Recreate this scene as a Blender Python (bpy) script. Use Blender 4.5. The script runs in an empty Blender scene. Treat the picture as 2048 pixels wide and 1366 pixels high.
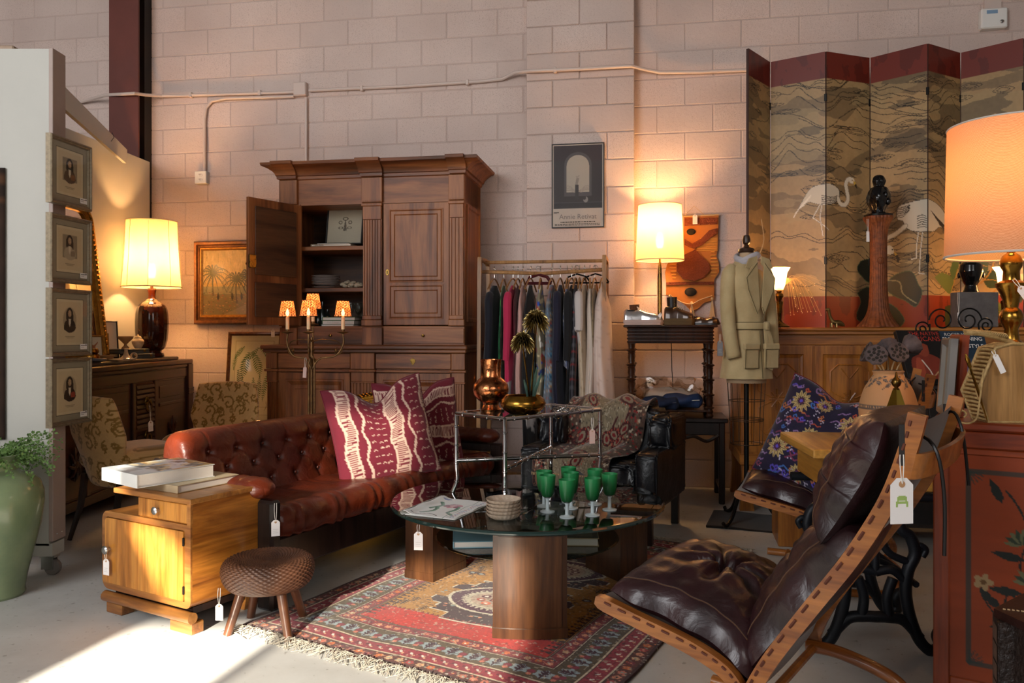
import bpy, math, random
import numpy as np
from mathutils import Vector, Matrix
R = math.radians
rnd = random.Random(7)
scene = bpy.context.scene
col = scene.collection

# ---------------------------------------------------------------- camera
EYE = 1.15                      # eye height above the floor (m)
FPX, HOR = 1600.0, 665.0        # focal length in px of a 2048x1366 frame, row of the horizon
cam_d = bpy.data.cameras.new('camera'); cam = bpy.data.objects.new('camera', cam_d); col.objects.link(cam)
cam_d.sensor_width = 36.0; cam_d.lens = FPX / 2048 * 36.0
cam_d.shift_y = (HOR - 683.0) / 2048.0
cam.location = (0, 0, EYE); cam.rotation_euler = (R(90), 0, 0)
cam_d.clip_start = .05; cam_d.clip_end = 60
scene.camera = cam

# ---------------------------------------------------------------- sky, sun, daylight, exposure
scene.view_settings.view_transform = 'Standard'
scene.view_settings.look = 'None'
scene.view_settings.gamma = 1.0
scene.view_settings.use_curve_mapping = False
scene.view_settings.exposure = 0.5
world = bpy.data.worlds.new('world'); scene.world = world; world.use_nodes = True
bg = world.node_tree.nodes['Background']; bg.inputs[0].default_value = (.62, .78, 1.0, 1); bg.inputs[1].default_value = 1.0

def add_light(name, kind, loc, rot, energy, color, **kw):
    d = bpy.data.lights.new(name, kind); d.energy = energy; d.color = color
    for k, v in kw.items(): setattr(d, k, v)
    o = bpy.data.objects.new(name, d); col.objects.link(o); o.location = loc; o.rotation_euler = rot
    return o
SUN_AZ, SUN_EL = R(14), R(18)
sd = Vector((math.sin(SUN_AZ) * math.cos(SUN_EL), math.cos(SUN_AZ) * math.cos(SUN_EL), -math.sin(SUN_EL)))
add_light('sun', 'SUN', (-3, -6, 5), sd.to_track_quat('-Z', 'Y').to_euler(), 30.0, (1.0, .90, .74), angle=R(.9))
# area lamp added for daylight from behind the camera; no glazing modelled
add_light('daylight_left', 'AREA', (-4.25, -2.2, 3.3), (R(97), 0, R(-10)), 265, (.97, .98, 1.0), shape='RECTANGLE', size=3.6, size_y=3.2)
add_light('fill_right', 'AREA', (1.8, -2.3, 2.6), (R(70), 0, R(4)), 52, (1.0, .97, .93), shape='RECTANGLE', size=2.4, size_y=2.4)  # added fill for the right side and front floor, no door there

# ---------------------------------------------------------------- helpers
def srgb(h):
    if not isinstance(h, str): return np.array(h, float)
    h = h.lstrip('#'); c = np.array([int(h[i:i + 2], 16) for i in (0, 2, 4)]) / 255.0
    return np.where(c <= .04045, c / 12.92, ((c + .055) / 1.055) ** 2.4)

def at(px, py, Y):
    return Vector(((px - 1024) / FPX * Y, Y, EYE - (py - HOR) / FPX * Y))
def onz(px, py, z):
    return at(px, py, (EYE - z) * FPX / (py - HOR))

TH = R(9.8); WD = Vector((math.cos(TH), -math.sin(TH), 0)); WN = Vector((-math.sin(TH), -math.cos(TH), 0)); W0 = Vector((0, 6.186, 0))
WROT = -TH
def wp(u, v, z=0): return W0 + WD * u + WN * v + Vector((0, 0, z))
def wu(px, v=0):            # distance along the block wall of the point seen in column px, v metres in front of it
    t = (px - 1024) / FPX; c, s = math.cos(TH), math.sin(TH)
    return (t * (6.186 - v * c) + v * s) / (c + t * s)
def wz(px, py, v=0): return EYE - (py - HOR) / FPX * wp(wu(px, v), v).y
def wall_pt(px, py, v=0): return wp(wu(px, v), v, wz(px, py, v))

class MB:
    """collects geometry for ONE mesh"""
    def __init__(s): s.v = []; s.f = []
    def add(s, vs, fs, M=None):
        b = len(s.v)
        s.v += [tuple(M @ Vector(p)) for p in vs] if M is not None else [tuple(p) for p in vs]
        s.f += [tuple(i + b for i in f) for f in fs]; return s
    def bx(s, x0, y0, z0, x1, y1, z1, b=0.0, M=None):
        x0, x1 = min(x0, x1), max(x0, x1); y0, y1 = min(y0, y1), max(y0, y1); z0, z1 = min(z0, z1), max(z0, z1)
        b = min(b, (x1 - x0) * .49, (y1 - y0) * .49, (z1 - z0) * .49)
        if b <= 0:
            vs = [(x, y, z) for z in (z0, z1) for y in (y0, y1) for x in (x0, x1)]
            fs = [(0, 2, 3, 1), (4, 5, 7, 6), (0, 1, 5, 4), (2, 6, 7, 3), (0, 4, 6, 2), (1, 3, 7, 5)]
            return s.add(vs, fs, M)
        vs = []; idx = {}
        for k, z in enumerate((z0, z1)):
            for j, y in enumerate((y0, y1)):
                for i, x in enumerate((x0, x1)):
                    sx, sy, sz = (1, -1)[i] * b, (1, -1)[j] * b, (1, -1)[k] * b
                    idx[i, j, k] = len(vs); vs += [(x, y + sy, z + sz), (x + sx, y, z + sz), (x + sx, y + sy, z)]
        I = lambda i, j, k, a: idx[i, j, k] + a
        fs = []
        for i in (0, 1): fs.append([I(i, 0, 0, 0), I(i, 1, 0, 0), I(i, 1, 1, 0), I(i, 0, 1, 0)][::(1, -1)[1 - i]])
        for j in (0, 1): fs.append([I(0, j, 0, 1), I(1, j, 0, 1), I(1, j, 1, 1), I(0, j, 1, 1)][::(1, -1)[j]])
        for k in (0, 1): fs.append([I(0, 0, k, 2), I(1, 0, k, 2), I(1, 1, k, 2), I(0, 1, k, 2)][::(1, -1)[1 - k]])
        for j in (0, 1):
            for k in (0, 1): fs.append([I(0, j, k, 1), I(1, j, k, 1), I(1, j, k, 2), I(0, j, k, 2)])
        for i in (0, 1):
            for k in (0, 1): fs.append([I(i, 0, k, 0), I(i, 1, k, 0), I(i, 1, k, 2), I(i, 0, k, 2)])
            for j in (0, 1): fs.append([I(i, j, 0, 0), I(i, j, 1, 0), I(i, j, 1, 1), I(i, j, 0, 1)])
        for i in (0, 1):
            for j in (0, 1):
                for k in (0, 1): fs.append([I(i, j, k, 0), I(i, j, k, 1), I(i, j, k, 2)])
        return s.add(vs, fs, M)
    def lathe(s, prof, n=24, c=(0, 0, 0), M=None, wob=None):
        vs = []; fs = []
        for k, (r, z) in enumerate(prof):
            for i in range(n):
                a = 2 * math.pi * i / n; rr = r * (wob(a, k) if wob else 1)
                vs.append((c[0] + rr * math.cos(a), c[1] + rr * math.sin(a), c[2] + z))
        for k in range(len(prof) - 1):
            for i in range(n):
                j = (i + 1) % n; fs.append((k * n + i, k * n + j, (k + 1) * n + j, (k + 1) * n + i))
        if prof[0][0] > 1e-6: fs.append(tuple(range(n))[::-1])
        if prof[-1][0] > 1e-6: fs.append(tuple((len(prof) - 1) * n + i for i in range(n)))
        return s.add(vs, fs, M)
    def tube(s, pts, r=.01, n=8, closed=False, M=None, flat=1.0, up=None):
        pts = [Vector(p) for p in pts]; m = len(pts); rs = r if isinstance(r, (list, tuple)) else [r] * m
        vs = []; fs = []; nrm = None
        for i, p in enumerate(pts):
            if closed: t = pts[(i + 1) % m] - pts[i - 1]
            else: t = pts[min(i + 1, m - 1)] - pts[max(i - 1, 0)]
            if t.length < 1e-9: t = Vector((0, 0, 1))
            t.normalize()
            if up is not None: nrm = Vector(up) - t * t.dot(Vector(up))
            elif nrm is None:
                a = Vector((0, 0, 1)) if abs(t.z) < .9 else Vector((1, 0, 0)); nrm = a - t * t.dot(a)
            else: nrm = nrm - t * t.dot(nrm)
            if nrm.length < 1e-6: nrm = t.orthogonal()
            nrm.normalize(); b = t.cross(nrm)
            for k in range(n):
                a = 2 * math.pi * (k + .5) / n
                vs.append(p + nrm * (rs[i] * math.cos(a)) + b * (rs[i] * flat * math.sin(a)))
        for i in range(m if closed else m - 1):
            for k in range(n):
                i2 = (i + 1) % m; k2 = (k + 1) % n
                fs.append((i * n + k, i * n + k2, i2 * n + k2, i2 * n + k))
        if not closed: fs.append(tuple(range(n))[::-1]); fs.append(tuple((m - 1) * n + k for k in range(n)))
        return s.add(vs, fs, M)
    def prism(s, poly, d0, d1, axis='y', M=None):
        """polygon in the two other axes extruded from d0 to d1"""
        n = len(poly)
        mk = {'y': lambda a, b, d: (a, d, b), 'z': lambda a, b, d: (a, b, d), 'x': lambda a, b, d: (d, a, b)}[axis]
        vs = [mk(a, b, d0) for a, b in poly] + [mk(a, b, d1) for a, b in poly]
        fs = [tuple(range(n)), tuple(range(n, 2 * n))[::-1]] + [(i, i + n, (i + 1) % n + n, (i + 1) % n) for i in range(n)]
        return s.add(vs, fs, M)
    def grid(s, fn, nu, nv, wrapu=False, flip=False, M=None):
        vs = [fn(i / (nu if wrapu else nu - 1), j / (nv - 1)) for j in range(nv) for i in range(nu)]
        fs = []
        for j in range(nv - 1):
            for i in range(nu if wrapu else nu - 1):
                i2 = (i + 1) % nu; q = (j * nu + i, j * nu + i2, (j + 1) * nu + i2, (j + 1) * nu + i)
                fs.append(q[::-1] if flip else q)
        return s.add(vs, fs, M)
    def ball(s, c, r, n=12, m=8, M=None):
        r = r if isinstance(r, (tuple, list)) else (r, r, r)
        return s.grid(lambda u, v: (c[0] + r[0] * math.cos(2 * math.pi * u) * math.sin(math.pi * v), c[1] + r[1] * math.sin(2 * math.pi * u) * math.sin(math.pi * v), c[2] - r[2] * math.cos(math.pi * v)), n, m + 1, wrapu=True, M=M)
    def build(s, name, mat, parent=None, ang=35, smooth=True):
        me = bpy.data.meshes.new(name); me.from_pydata(s.v, [], s.f); me.validate(clean_customdata=False)
        return link(name, me, mat, parent, ang, smooth)

def link(name, me, mat, parent=None, ang=35, smooth=True):
    if mat is not None: me.materials.append(MT[mat] if isinstance(mat, str) else mat)
    if smooth and len(me.polygons):
        me.polygons.foreach_set('use_smooth', [True] * len(me.polygons))
        if ang < 180: me.set_sharp_from_angle(angle=R(ang))
    me.update()
    o = bpy.data.objects.new(name, me); col.objects.link(o)
    if parent: o.parent = parent
    return o
def tag(o, label, cat, group=None):
    o['label'] = label; o['category'] = cat
    if group: o['group'] = group
    return o
def thing(name, label, cat, loc=(0, 0, 0), rz=0, group=None):
    o = bpy.data.objects.new(name, None); o.empty_display_size = .05; col.objects.link(o)
    o.location = loc; o.rotation_euler = (0, 0, rz)
    return tag(o, label, cat, group)
def place(o, loc, rz=0, rx=0, ry=0): o.location = loc; o.rotation_euler = (rx, ry, rz); return o
def copy_tree(o, parent=None):
    c = o.copy(); col.objects.link(c); c.parent = parent
    for k in ('label', 'category', 'group'):
        if k in o.keys(): c[k] = o[k]
    for ch in [x for x in col.objects if x.parent == o]: copy_tree(ch, c)
    return c
def struct(o): o['kind'] = 'structure'; return o
def bez(p0, p1, p2, p3, n=12):
    p0, p1, p2, p3 = map(Vector, (p0, p1, p2, p3))
    return [p0 * (1 - t) ** 3 + p1 * 3 * t * (1 - t) ** 2 + p2 * 3 * t * t * (1 - t) + p3 * t ** 3 for t in [i / n for i in range(n + 1)]]
def spline(pts, n=8):                     # Catmull-Rom through 2-D or 3-D points
    P = [Vector(p) for p in pts]; out = []
    for i in range(len(P) - 1):
        a, b, c, d = P[max(i - 1, 0)], P[i], P[i + 1], P[min(i + 2, len(P) - 1)]
        for k in range(n):
            t = k / n
            out.append(.5 * ((2 * b) + (c - a) * t + (2 * a - 5 * b + 4 * c - d) * t * t + (3 * b - a - 3 * c + d) * t ** 3))
    return out + [P[-1]]

# ---------------------------------------------------------------- drawn patterns, kept as a colour per mesh point
def vnoise(w, h, cx, cy, seed):
    g = np.random.RandomState(seed).rand(int(cy) + 3, int(cx) + 3)
    x = np.linspace(0, cx, w); y = np.linspace(0, cy, h); xi = x.astype(int); yi = y.astype(int)
    fx = x - xi; fy = y - yi; fx = fx * fx * (3 - 2 * fx); fy = (fy * fy * (3 - 2 * fy))[:, None]
    a = g[yi][:, xi]; b = g[yi][:, xi + 1]; c = g[yi + 1][:, xi]; d = g[yi + 1][:, xi + 1]
    return (a * (1 - fx) + b * fx) * (1 - fy) + (c * (1 - fx) + d * fx) * fy
def fbm(w, h, cx, cy, seed, o=4):
    r = 0; t = 0
    for k in range(o): r = r + vnoise(w, h, cx * 2 ** k, cy * 2 ** k, seed + k * 13) / 2 ** k; t += 1 / 2 ** k
    return r / t
class Canvas:
    """x to the right 0..W, y down 0..H in any units; n columns"""
    def __init__(s, W, H, n, bgc='#ffffff', seed=1):
        s.W, s.H, s.w, s.h, s.seed = W, H, n, max(2, int(round(n * H / W))), seed
        s.x = np.linspace(0, W, s.w)[None, :].repeat(s.h, 0); s.y = np.linspace(0, H, s.h)[:, None].repeat(s.w, 1)
        s.a = np.empty((s.h, s.w, 3)); s.a[:] = srgb(bgc)
    def put(s, m, c, al=1.0):
        k = (np.clip(m, 0, 1) * al)[..., None]; s.a = s.a * (1 - k) + srgb(c) * k; return s
    def noise(s, cx, cy, k=0, o=4): return fbm(s.w, s.h, cx, cy, s.seed + k * 101, o)
    def shade(s, amt, cx, cy, k=0, o=4): s.a *= (1 + amt * (s.noise(cx, cy, k, o) - .5) * 2)[..., None]; return s
    def sub(s, x0, y0, x1, y1):
        i0 = max(0, int((x0 / s.W) * (s.w - 1)) - 1); i1 = min(s.w, int((x1 / s.W) * (s.w - 1)) + 3)
        j0 = max(0, int((y0 / s.H) * (s.h - 1)) - 1); j1 = min(s.h, int((y1 / s.H) * (s.h - 1)) + 3)
        return slice(j0, max(j1, j0)), slice(i0, max(i1, i0))
    def _mix(s, sl, m, c, al):
        k = (m * al)[..., None]; s.a[sl] = s.a[sl] * (1 - k) + srgb(c) * k; return s
    def poly(s, pts, c, al=1.0):
        P = np.array([(p[0], p[1]) for p in pts], float); sl = s.sub(P[:, 0].min(), P[:, 1].min(), P[:, 0].max(), P[:, 1].max())
        x, y = s.x[sl], s.y[sl]; m = np.zeros(x.shape, bool)
        if not x.size: return s
        for i in range(len(P)):
            (xa, ya), (xb, yb) = P[i], P[i - 1]
            if ya == yb: continue
            m ^= ((ya > y) != (yb > y)) & (x < (xb - xa) * (y - ya) / (yb - ya) + xa)
        return s._mix(sl, m.astype(float), c, al)
    def blob(s, pts, c, al=1.0, n=5): return s.poly(spline([(*p, 0) for p in list(pts) + [pts[0]]], n), c, al)
    def ell(s, cx, cy, rx, ry, c, al=1.0, rot=0, soft=0.0):
        q = max(rx, ry) * (1 + soft); sl = s.sub(cx - q, cy - q, cx + q, cy + q); dx, dy = s.x[sl] - cx, s.y[sl] - cy
        if not dx.size: return s
        ca, sa = math.cos(rot), math.sin(rot); d = np.hypot((dx * ca + dy * sa) / rx, (-dx * sa + dy * ca) / ry)
        m = (d <= 1).astype(float) if soft == 0 else np.clip((1 + soft - d) / (2 * soft), 0, 1)
        return s._mix(sl, m, c, al)
    def line(s, pts, wd, c, al=1.0, taper=False):
        P = [(p[0], p[1]) for p in pts]
        for i in range(len(P) - 1):
            (xa, ya), (xb, yb) = P[i], P[i + 1]; w = wd * (1 - .8 * i / max(1, len(P) - 2)) if taper else wd
            w = max(w, s.W / s.w * .75)
            sl = s.sub(min(xa, xb) - w, min(ya, yb) - w, max(xa, xb) + w, max(ya, yb) + w); x, y = s.x[sl], s.y[sl]
            if not x.size: continue
            L = (xb - xa) ** 2 + (yb - ya) ** 2 + 1e-12; t = np.clip(((x - xa) * (xb - xa) + (y - ya) * (yb - ya)) / L, 0, 1)
            s._mix(sl, (np.hypot(x - xa - t * (xb - xa), y - ya - t * (yb - ya)) <= w / 2).astype(float), c, al)
        return s
    def curve(s, pts, wd, c, al=1.0, n=6, taper=False): return s.line(spline([(*p, 0) for p in pts], n), wd, c, al, taper)
    def rect(s, x0, y0, x1, y1, c, al=1.0): return s.put(((s.x >= x0) & (s.x <= x1) & (s.y >= y0) & (s.y <= y1)).astype(float), c, al)
    def leaf(s, x, y, L, wd, a, c, al=1.0):
        ca, sa = math.cos(a), math.sin(a)
        return s.poly([(x + L * t * ca - wd * k * sa, y + L * t * sa + wd * k * ca) for t, k in ((0, 0), (.25, .4), (.5, .5), (.8, .28), (1, 0), (.8, -.28), (.5, -.5), (.25, -.4))], c, al)
    def cols(s): return s.a.reshape(-1, 3)
    def sample(s, u, v):                    # v measured downwards
        i = np.clip((np.asarray(u) % 1.00001) * (s.w - 1), 0, s.w - 1).round().astype(int); j = np.clip(np.asarray(v) * (s.h - 1), 0, s.h - 1).round().astype(int)
        return s.a[j, i]
def paint(me, C):
    at_ = me.color_attributes.new('Col', 'FLOAT_COLOR', 'POINT')
    at_.data.foreach_set('color', np.concatenate([np.clip(C, 0, 1), np.ones((len(C), 1))], 1).astype(np.float32).ravel())
def sheet(name, cv, fn, mat, parent=None, nu=None, nv=None, thick=0, ang=180, back=True):
    """a grid u right 0..1, v down 0..1 at fn(u,v), coloured from the canvas; with thickness it gets a rim and a back"""
    nu = nu or cv.w; nv = nv or cv.h
    U, V = np.meshgrid(np.linspace(0, 1, nu), np.linspace(0, 1, nv)); U = U.ravel(); V = V.ravel()
    P = fn(U, V); P = np.stack([np.broadcast_to(p, U.shape) for p in P], 1); C = cv.sample(U, V)
    i, j = np.meshgrid(np.arange(nu - 1), np.arange(nv - 1)); q = (j * nu + i).ravel()
    F = np.stack([q, q + nu, q + nu + 1, q + 1], 1)
    if thick:
        G = P.reshape(nv, nu, 3); N = np.cross(np.gradient(G, axis=1), -np.gradient(G, axis=0)); N /= np.linalg.norm(N, axis=2, keepdims=True) + 1e-12
        n = len(P); P = np.concatenate([P, (G - N * thick).reshape(-1, 3)]); C = np.concatenate([C, C])
        rim = np.concatenate([np.arange(nu), np.arange(1, nv) * nu + nu - 1, (nv - 1) * nu + np.arange(nu - 2, -1, -1), np.arange(nv - 2, 0, -1) * nu]); r2 = np.roll(rim, -1)
        F = np.concatenate([F, F[:, ::-1] + n, np.stack([rim, r2, r2 + n, rim + n], 1)])
    me = bpy.data.meshes.new(name); me.from_pydata(P.tolist(), [], F.tolist()); paint(me, C)
    return link(name, me, mat, parent, ang)
def flat(name, cv, w, h, mat, parent=None, x=0, y=0, z=0, nu=None, nv=None):
    """a printed face standing in the local xz plane, looking towards -y, centred on x, bottom at z"""
    return sheet(name, cv, lambda u, v: (x - w / 2 + u * w, y + 0 * u, z + h * (1 - v)), mat, parent, nu, nv)
def text_mesh(name, txt, size, mat, parent, loc, rot=(R(90), 0, 0), sx=1.0, ext=.0003, align='CENTER', bold=0):
    cu = bpy.data.curves.new(name, 'FONT'); cu.body = txt; cu.size = size; cu.extrude = ext; cu.align_x = align; cu.align_y = 'CENTER'; cu.offset = bold; cu.resolution_u = 3
    t = bpy.data.objects.new(name, cu); col.objects.link(t); bpy.context.view_layer.update()
    me = bpy.data.meshes.new_from_object(t); bpy.data.objects.remove(t); bpy.data.curves.remove(cu)
    me.materials.clear(); o = link(name, me, mat, parent, 180, False); o.location = loc; o.rotation_euler = rot; o.scale = (sx, 1, 1)
    return o
# ---------------------------------------------------------------- materials
MT = {}
def nodes(name):
    m = bpy.data.materials.new(name); m.use_nodes = True; MT[name] = m
    nt = m.node_tree; return m, nt, nt.nodes['Principled BSDF']
def nn(nt, t, **kw):
    n = nt.nodes.new(t)
    for k, v in kw.items():
        if k in n.inputs: n.inputs[k].default_value = v
        else: setattr(n, k, v)
    return n
def coords(nt, kind='Object', scale=(1, 1, 1)):
    if kind == 'World': src = nn(nt, 'ShaderNodeNewGeometry').outputs['Position']
    else: src = nn(nt, 'ShaderNodeTexCoord').outputs[kind]
    mp = nn(nt, 'ShaderNodeMapping'); mp.inputs['Scale'].default_value = scale; nt.links.new(src, mp.inputs[0]); return mp.outputs[0]
def ramp(nt, src, stops):
    r = nn(nt, 'ShaderNodeValToRGB'); e = r.color_ramp.elements
    while len(e) < len(stops): e.new(.5)
    for k, (p, c) in enumerate(stops): e[k].position = p; e[k].color = (*srgb(c), 1)
    nt.links.new(src, r.inputs[0]); return r.outputs[0]
def bump(nt, b, src, strength, dist=.01, prev=None):
    n = nn(nt, 'ShaderNodeBump'); n.inputs['Strength'].default_value = strength; n.inputs['Distance'].default_value = dist
    nt.links.new(src, n.inputs['Height'])
    if prev is not None: nt.links.new(prev, n.inputs['Normal'])
    nt.links.new(n.outputs[0], b.inputs['Normal']); return n.outputs[0]
def plain(name, c, rough=.5, metal=0, coat=0, var=0, vs=6, c2=None, bs=0, bscale=120, bdist=.002, sheen=0, sss=0, kind='Object', spec=.5, attr=False, emit=None, trans=0, ior=1.45, rvar=0):
    m, nt, b = nodes(name)
    b.inputs['Base Color'].default_value = (*srgb(c), 1); b.inputs['Roughness'].default_value = rough; b.inputs['Metallic'].default_value = metal
    b.inputs['Specular IOR Level'].default_value = spec; b.inputs['IOR'].default_value = ior
    if coat: b.inputs['Coat Weight'].default_value = coat; b.inputs['Coat Roughness'].default_value = .06
    if sheen: b.inputs['Sheen Weight'].default_value = sheen; b.inputs['Sheen Roughness'].default_value = .4
    if trans: b.inputs['Transmission Weight'].default_value = trans
    if emit: b.inputs['Emission Color'].default_value = (*srgb(emit[0]), 1); b.inputs['Emission Strength'].default_value = emit[1]
    co = None
    if attr:
        a = nn(nt, 'ShaderNodeAttribute', attribute_name='Col'); nt.links.new(a.outputs['Color'], b.inputs['Base Color'])
    elif c2 or var:
        co = coords(nt, kind); t = nn(nt, 'ShaderNodeTexNoise'); t.inputs['Scale'].default_value = vs; t.inputs['Detail'].default_value = 5; t.inputs['Roughness'].default_value = .62
        nt.links.new(co, t.inputs[0])
        a_ = srgb(c); b_ = srgb(c2) if c2 else a_ * (1 - var)
        nt.links.new(ramp(nt, t.outputs[0], [(.3, b_), (.68, a_)]), b.inputs['Base Color'])
        if rvar:
            mr = nn(nt, 'ShaderNodeMapRange'); mr.inputs[1].default_value = .3; mr.inputs[2].default_value = .7; mr.inputs[3].default_value = max(.02, rough - rvar); mr.inputs[4].default_value = rough + rvar
            nt.links.new(t.outputs[0], mr.inputs[0]); nt.links.new(mr.outputs[0], b.inputs['Roughness'])
    if bs:
        co = co or coords(nt, kind); t = nn(nt, 'ShaderNodeTexNoise'); t.inputs['Scale'].default_value = bscale; t.inputs['Detail'].default_value = 4; nt.links.new(co, t.inputs[0]); bump(nt, b, t.outputs[0], bs, bdist)
    return m
def wood(name, c1, c2, axis='z', sc=9, rough=.38, coat=0.0, fig=.5, dark=None, kind='Object', bs=.15):
    """long fibres along one axis, with darker figure"""
    m, nt, b = nodes(name)
    st = {'x': (.09, 1, 1), 'y': (1, .09, 1), 'z': (1, 1, .09)}[axis]
    co = coords(nt, kind, tuple(q * sc for q in st))
    n1 = nn(nt, 'ShaderNodeTexNoise'); n1.inputs['Scale'].default_value = 1.0; n1.inputs['Detail'].default_value = 6; n1.inputs['Roughness'].default_value = .6; n1.inputs['Distortion'].default_value = fig * 2
    nt.links.new(co, n1.inputs[0])
    co2 = coords(nt, kind, tuple(q * sc * 9 for q in st))
    n2 = nn(nt, 'ShaderNodeTexNoise'); n2.inputs['Scale'].default_value = 1.0; n2.inputs['Detail'].default_value = 3; nt.links.new(co2, n2.inputs[0])
    a, d = srgb(c1), srgb(c2); dk = srgb(dark) if dark else d * .55
    r1 = ramp(nt, n1.outputs[0], [(.28, dk), (.42, d), (.56, a), (.72, a * 1.12)])
    mx = nn(nt, 'ShaderNodeMix', data_type='RGBA', blend_type='MULTIPLY'); mx.inputs[0].default_value = .55
    nt.links.new(r1, mx.inputs[6]); nt.links.new(ramp(nt, n2.outputs[0], [(.3, (.5, .5, .5)), (.6, (1, 1, 1))]), mx.inputs[7]); nt.links.new(mx.outputs[2], b.inputs['Base Color'])
    b.inputs['Roughness'].default_value = rough
    if coat: b.inputs['Coat Weight'].default_value = coat; b.inputs['Coat Roughness'].default_value = .12
    if bs: bump(nt, b, n2.outputs[0], bs, .002)
    return m
def leather(name, c1, c2, rough=.36, sc=7, wr=.5, coat=.0):
    m, nt, b = nodes(name); co = coords(nt, 'Object')
    t = nn(nt, 'ShaderNodeTexNoise'); t.inputs['Scale'].default_value = sc; t.inputs['Detail'].default_value = 5; nt.links.new(co, t.inputs[0])
    nt.links.new(ramp(nt, t.outputs[0], [(.3, c2), (.65, c1)]), b.inputs['Base Color'])
    mr = nn(nt, 'ShaderNodeMapRange'); mr.inputs[1].default_value = .3; mr.inputs[2].default_value = .7; mr.inputs[3].default_value = rough + .12; mr.inputs[4].default_value = rough - .06
    nt.links.new(t.outputs[0], mr.inputs[0]); nt.links.new(mr.outputs[0], b.inputs['Roughness'])
    w = nn(nt, 'ShaderNodeTexNoise'); w.inputs['Scale'].default_value = 16; w.inputs['Detail'].default_value = 3; w.inputs['Distortion'].default_value = 1.6; nt.links.new(co, w.inputs[0])
    p = bump(nt, b, w.outputs[0], wr, .012)
    v = nn(nt, 'ShaderNodeTexVoronoi', feature='DISTANCE_TO_EDGE'); v.inputs['Scale'].default_value = 260; nt.links.new(co, v.inputs[0]); bump(nt, b, v.outputs[0], .18, .001, p)
    if coat: b.inputs['Coat Weight'].default_value = coat; b.inputs['Coat Roughness'].default_value = .2
    return m
def shade_mat(name, c, trans_c, w=.75, clear=.1):
    """lampshade cloth that lets the lamp's light through"""
    m, nt, b = nodes(name); nt.nodes.remove(b); out = nt.nodes['Material Output']
    d = nn(nt, 'ShaderNodeBsdfDiffuse'); t = nn(nt, 'ShaderNodeBsdfTranslucent'); mx = nn(nt, 'ShaderNodeMixShader'); mx.inputs[0].default_value = w
    if c is None:
        a = nn(nt, 'ShaderNodeAttribute', attribute_name='Col'); nt.links.new(a.outputs['Color'], d.inputs[0]); nt.links.new(a.outputs['Color'], t.inputs[0])
    else: d.inputs[0].default_value = (*srgb(c), 1); t.inputs[0].default_value = (*srgb(trans_c), 1)
    nt.links.new(d.outputs[0], mx.inputs[1]); nt.links.new(t.outputs[0], mx.inputs[2])
    tr = nn(nt, 'ShaderNodeBsdfTransparent'); m2 = nn(nt, 'ShaderNodeMixShader'); m2.inputs[0].default_value = clear      # the open weave passes some light straight through
    nt.links.new(mx.outputs[0], m2.inputs[1]); nt.links.new(tr.outputs[0], m2.inputs[2]); nt.links.new(m2.outputs[0], out.inputs[0])
    return m
def glass(name, c, rough=0.0, ior=1.45, thin=True):
    """a clear pane that mirrors at grazing angles and lets light through"""
    m, nt, b = nodes(name); nt.nodes.remove(b); out = nt.nodes['Material Output']
    g = nn(nt, 'ShaderNodeBsdfGlossy'); g.inputs['Roughness'].default_value = rough; g.inputs[0].default_value = (1, 1, 1, 1)
    t = nn(nt, 'ShaderNodeBsdfTransparent'); t.inputs[0].default_value = (*srgb(c), 1); f = nn(nt, 'ShaderNodeFresnel'); f.inputs[0].default_value = ior
    ge = nn(nt, 'ShaderNodeNewGeometry'); iv = nn(nt, 'ShaderNodeMath', operation='SUBTRACT'); iv.inputs[0].default_value = 1; nt.links.new(ge.outputs['Backfacing'], iv.inputs[1])
    ml = nn(nt, 'ShaderNodeMath', operation='MULTIPLY'); nt.links.new(f.outputs[0], ml.inputs[0]); nt.links.new(iv.outputs[0], ml.inputs[1])   # only the near face mirrors
    mx = nn(nt, 'ShaderNodeMixShader'); nt.links.new(ml.outputs[0], mx.inputs[0]); nt.links.new(t.outputs[0], mx.inputs[1]); nt.links.new(g.outputs[0], mx.inputs[2]); nt.links.new(mx.outputs[0], out.inputs[0])
    return m
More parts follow.
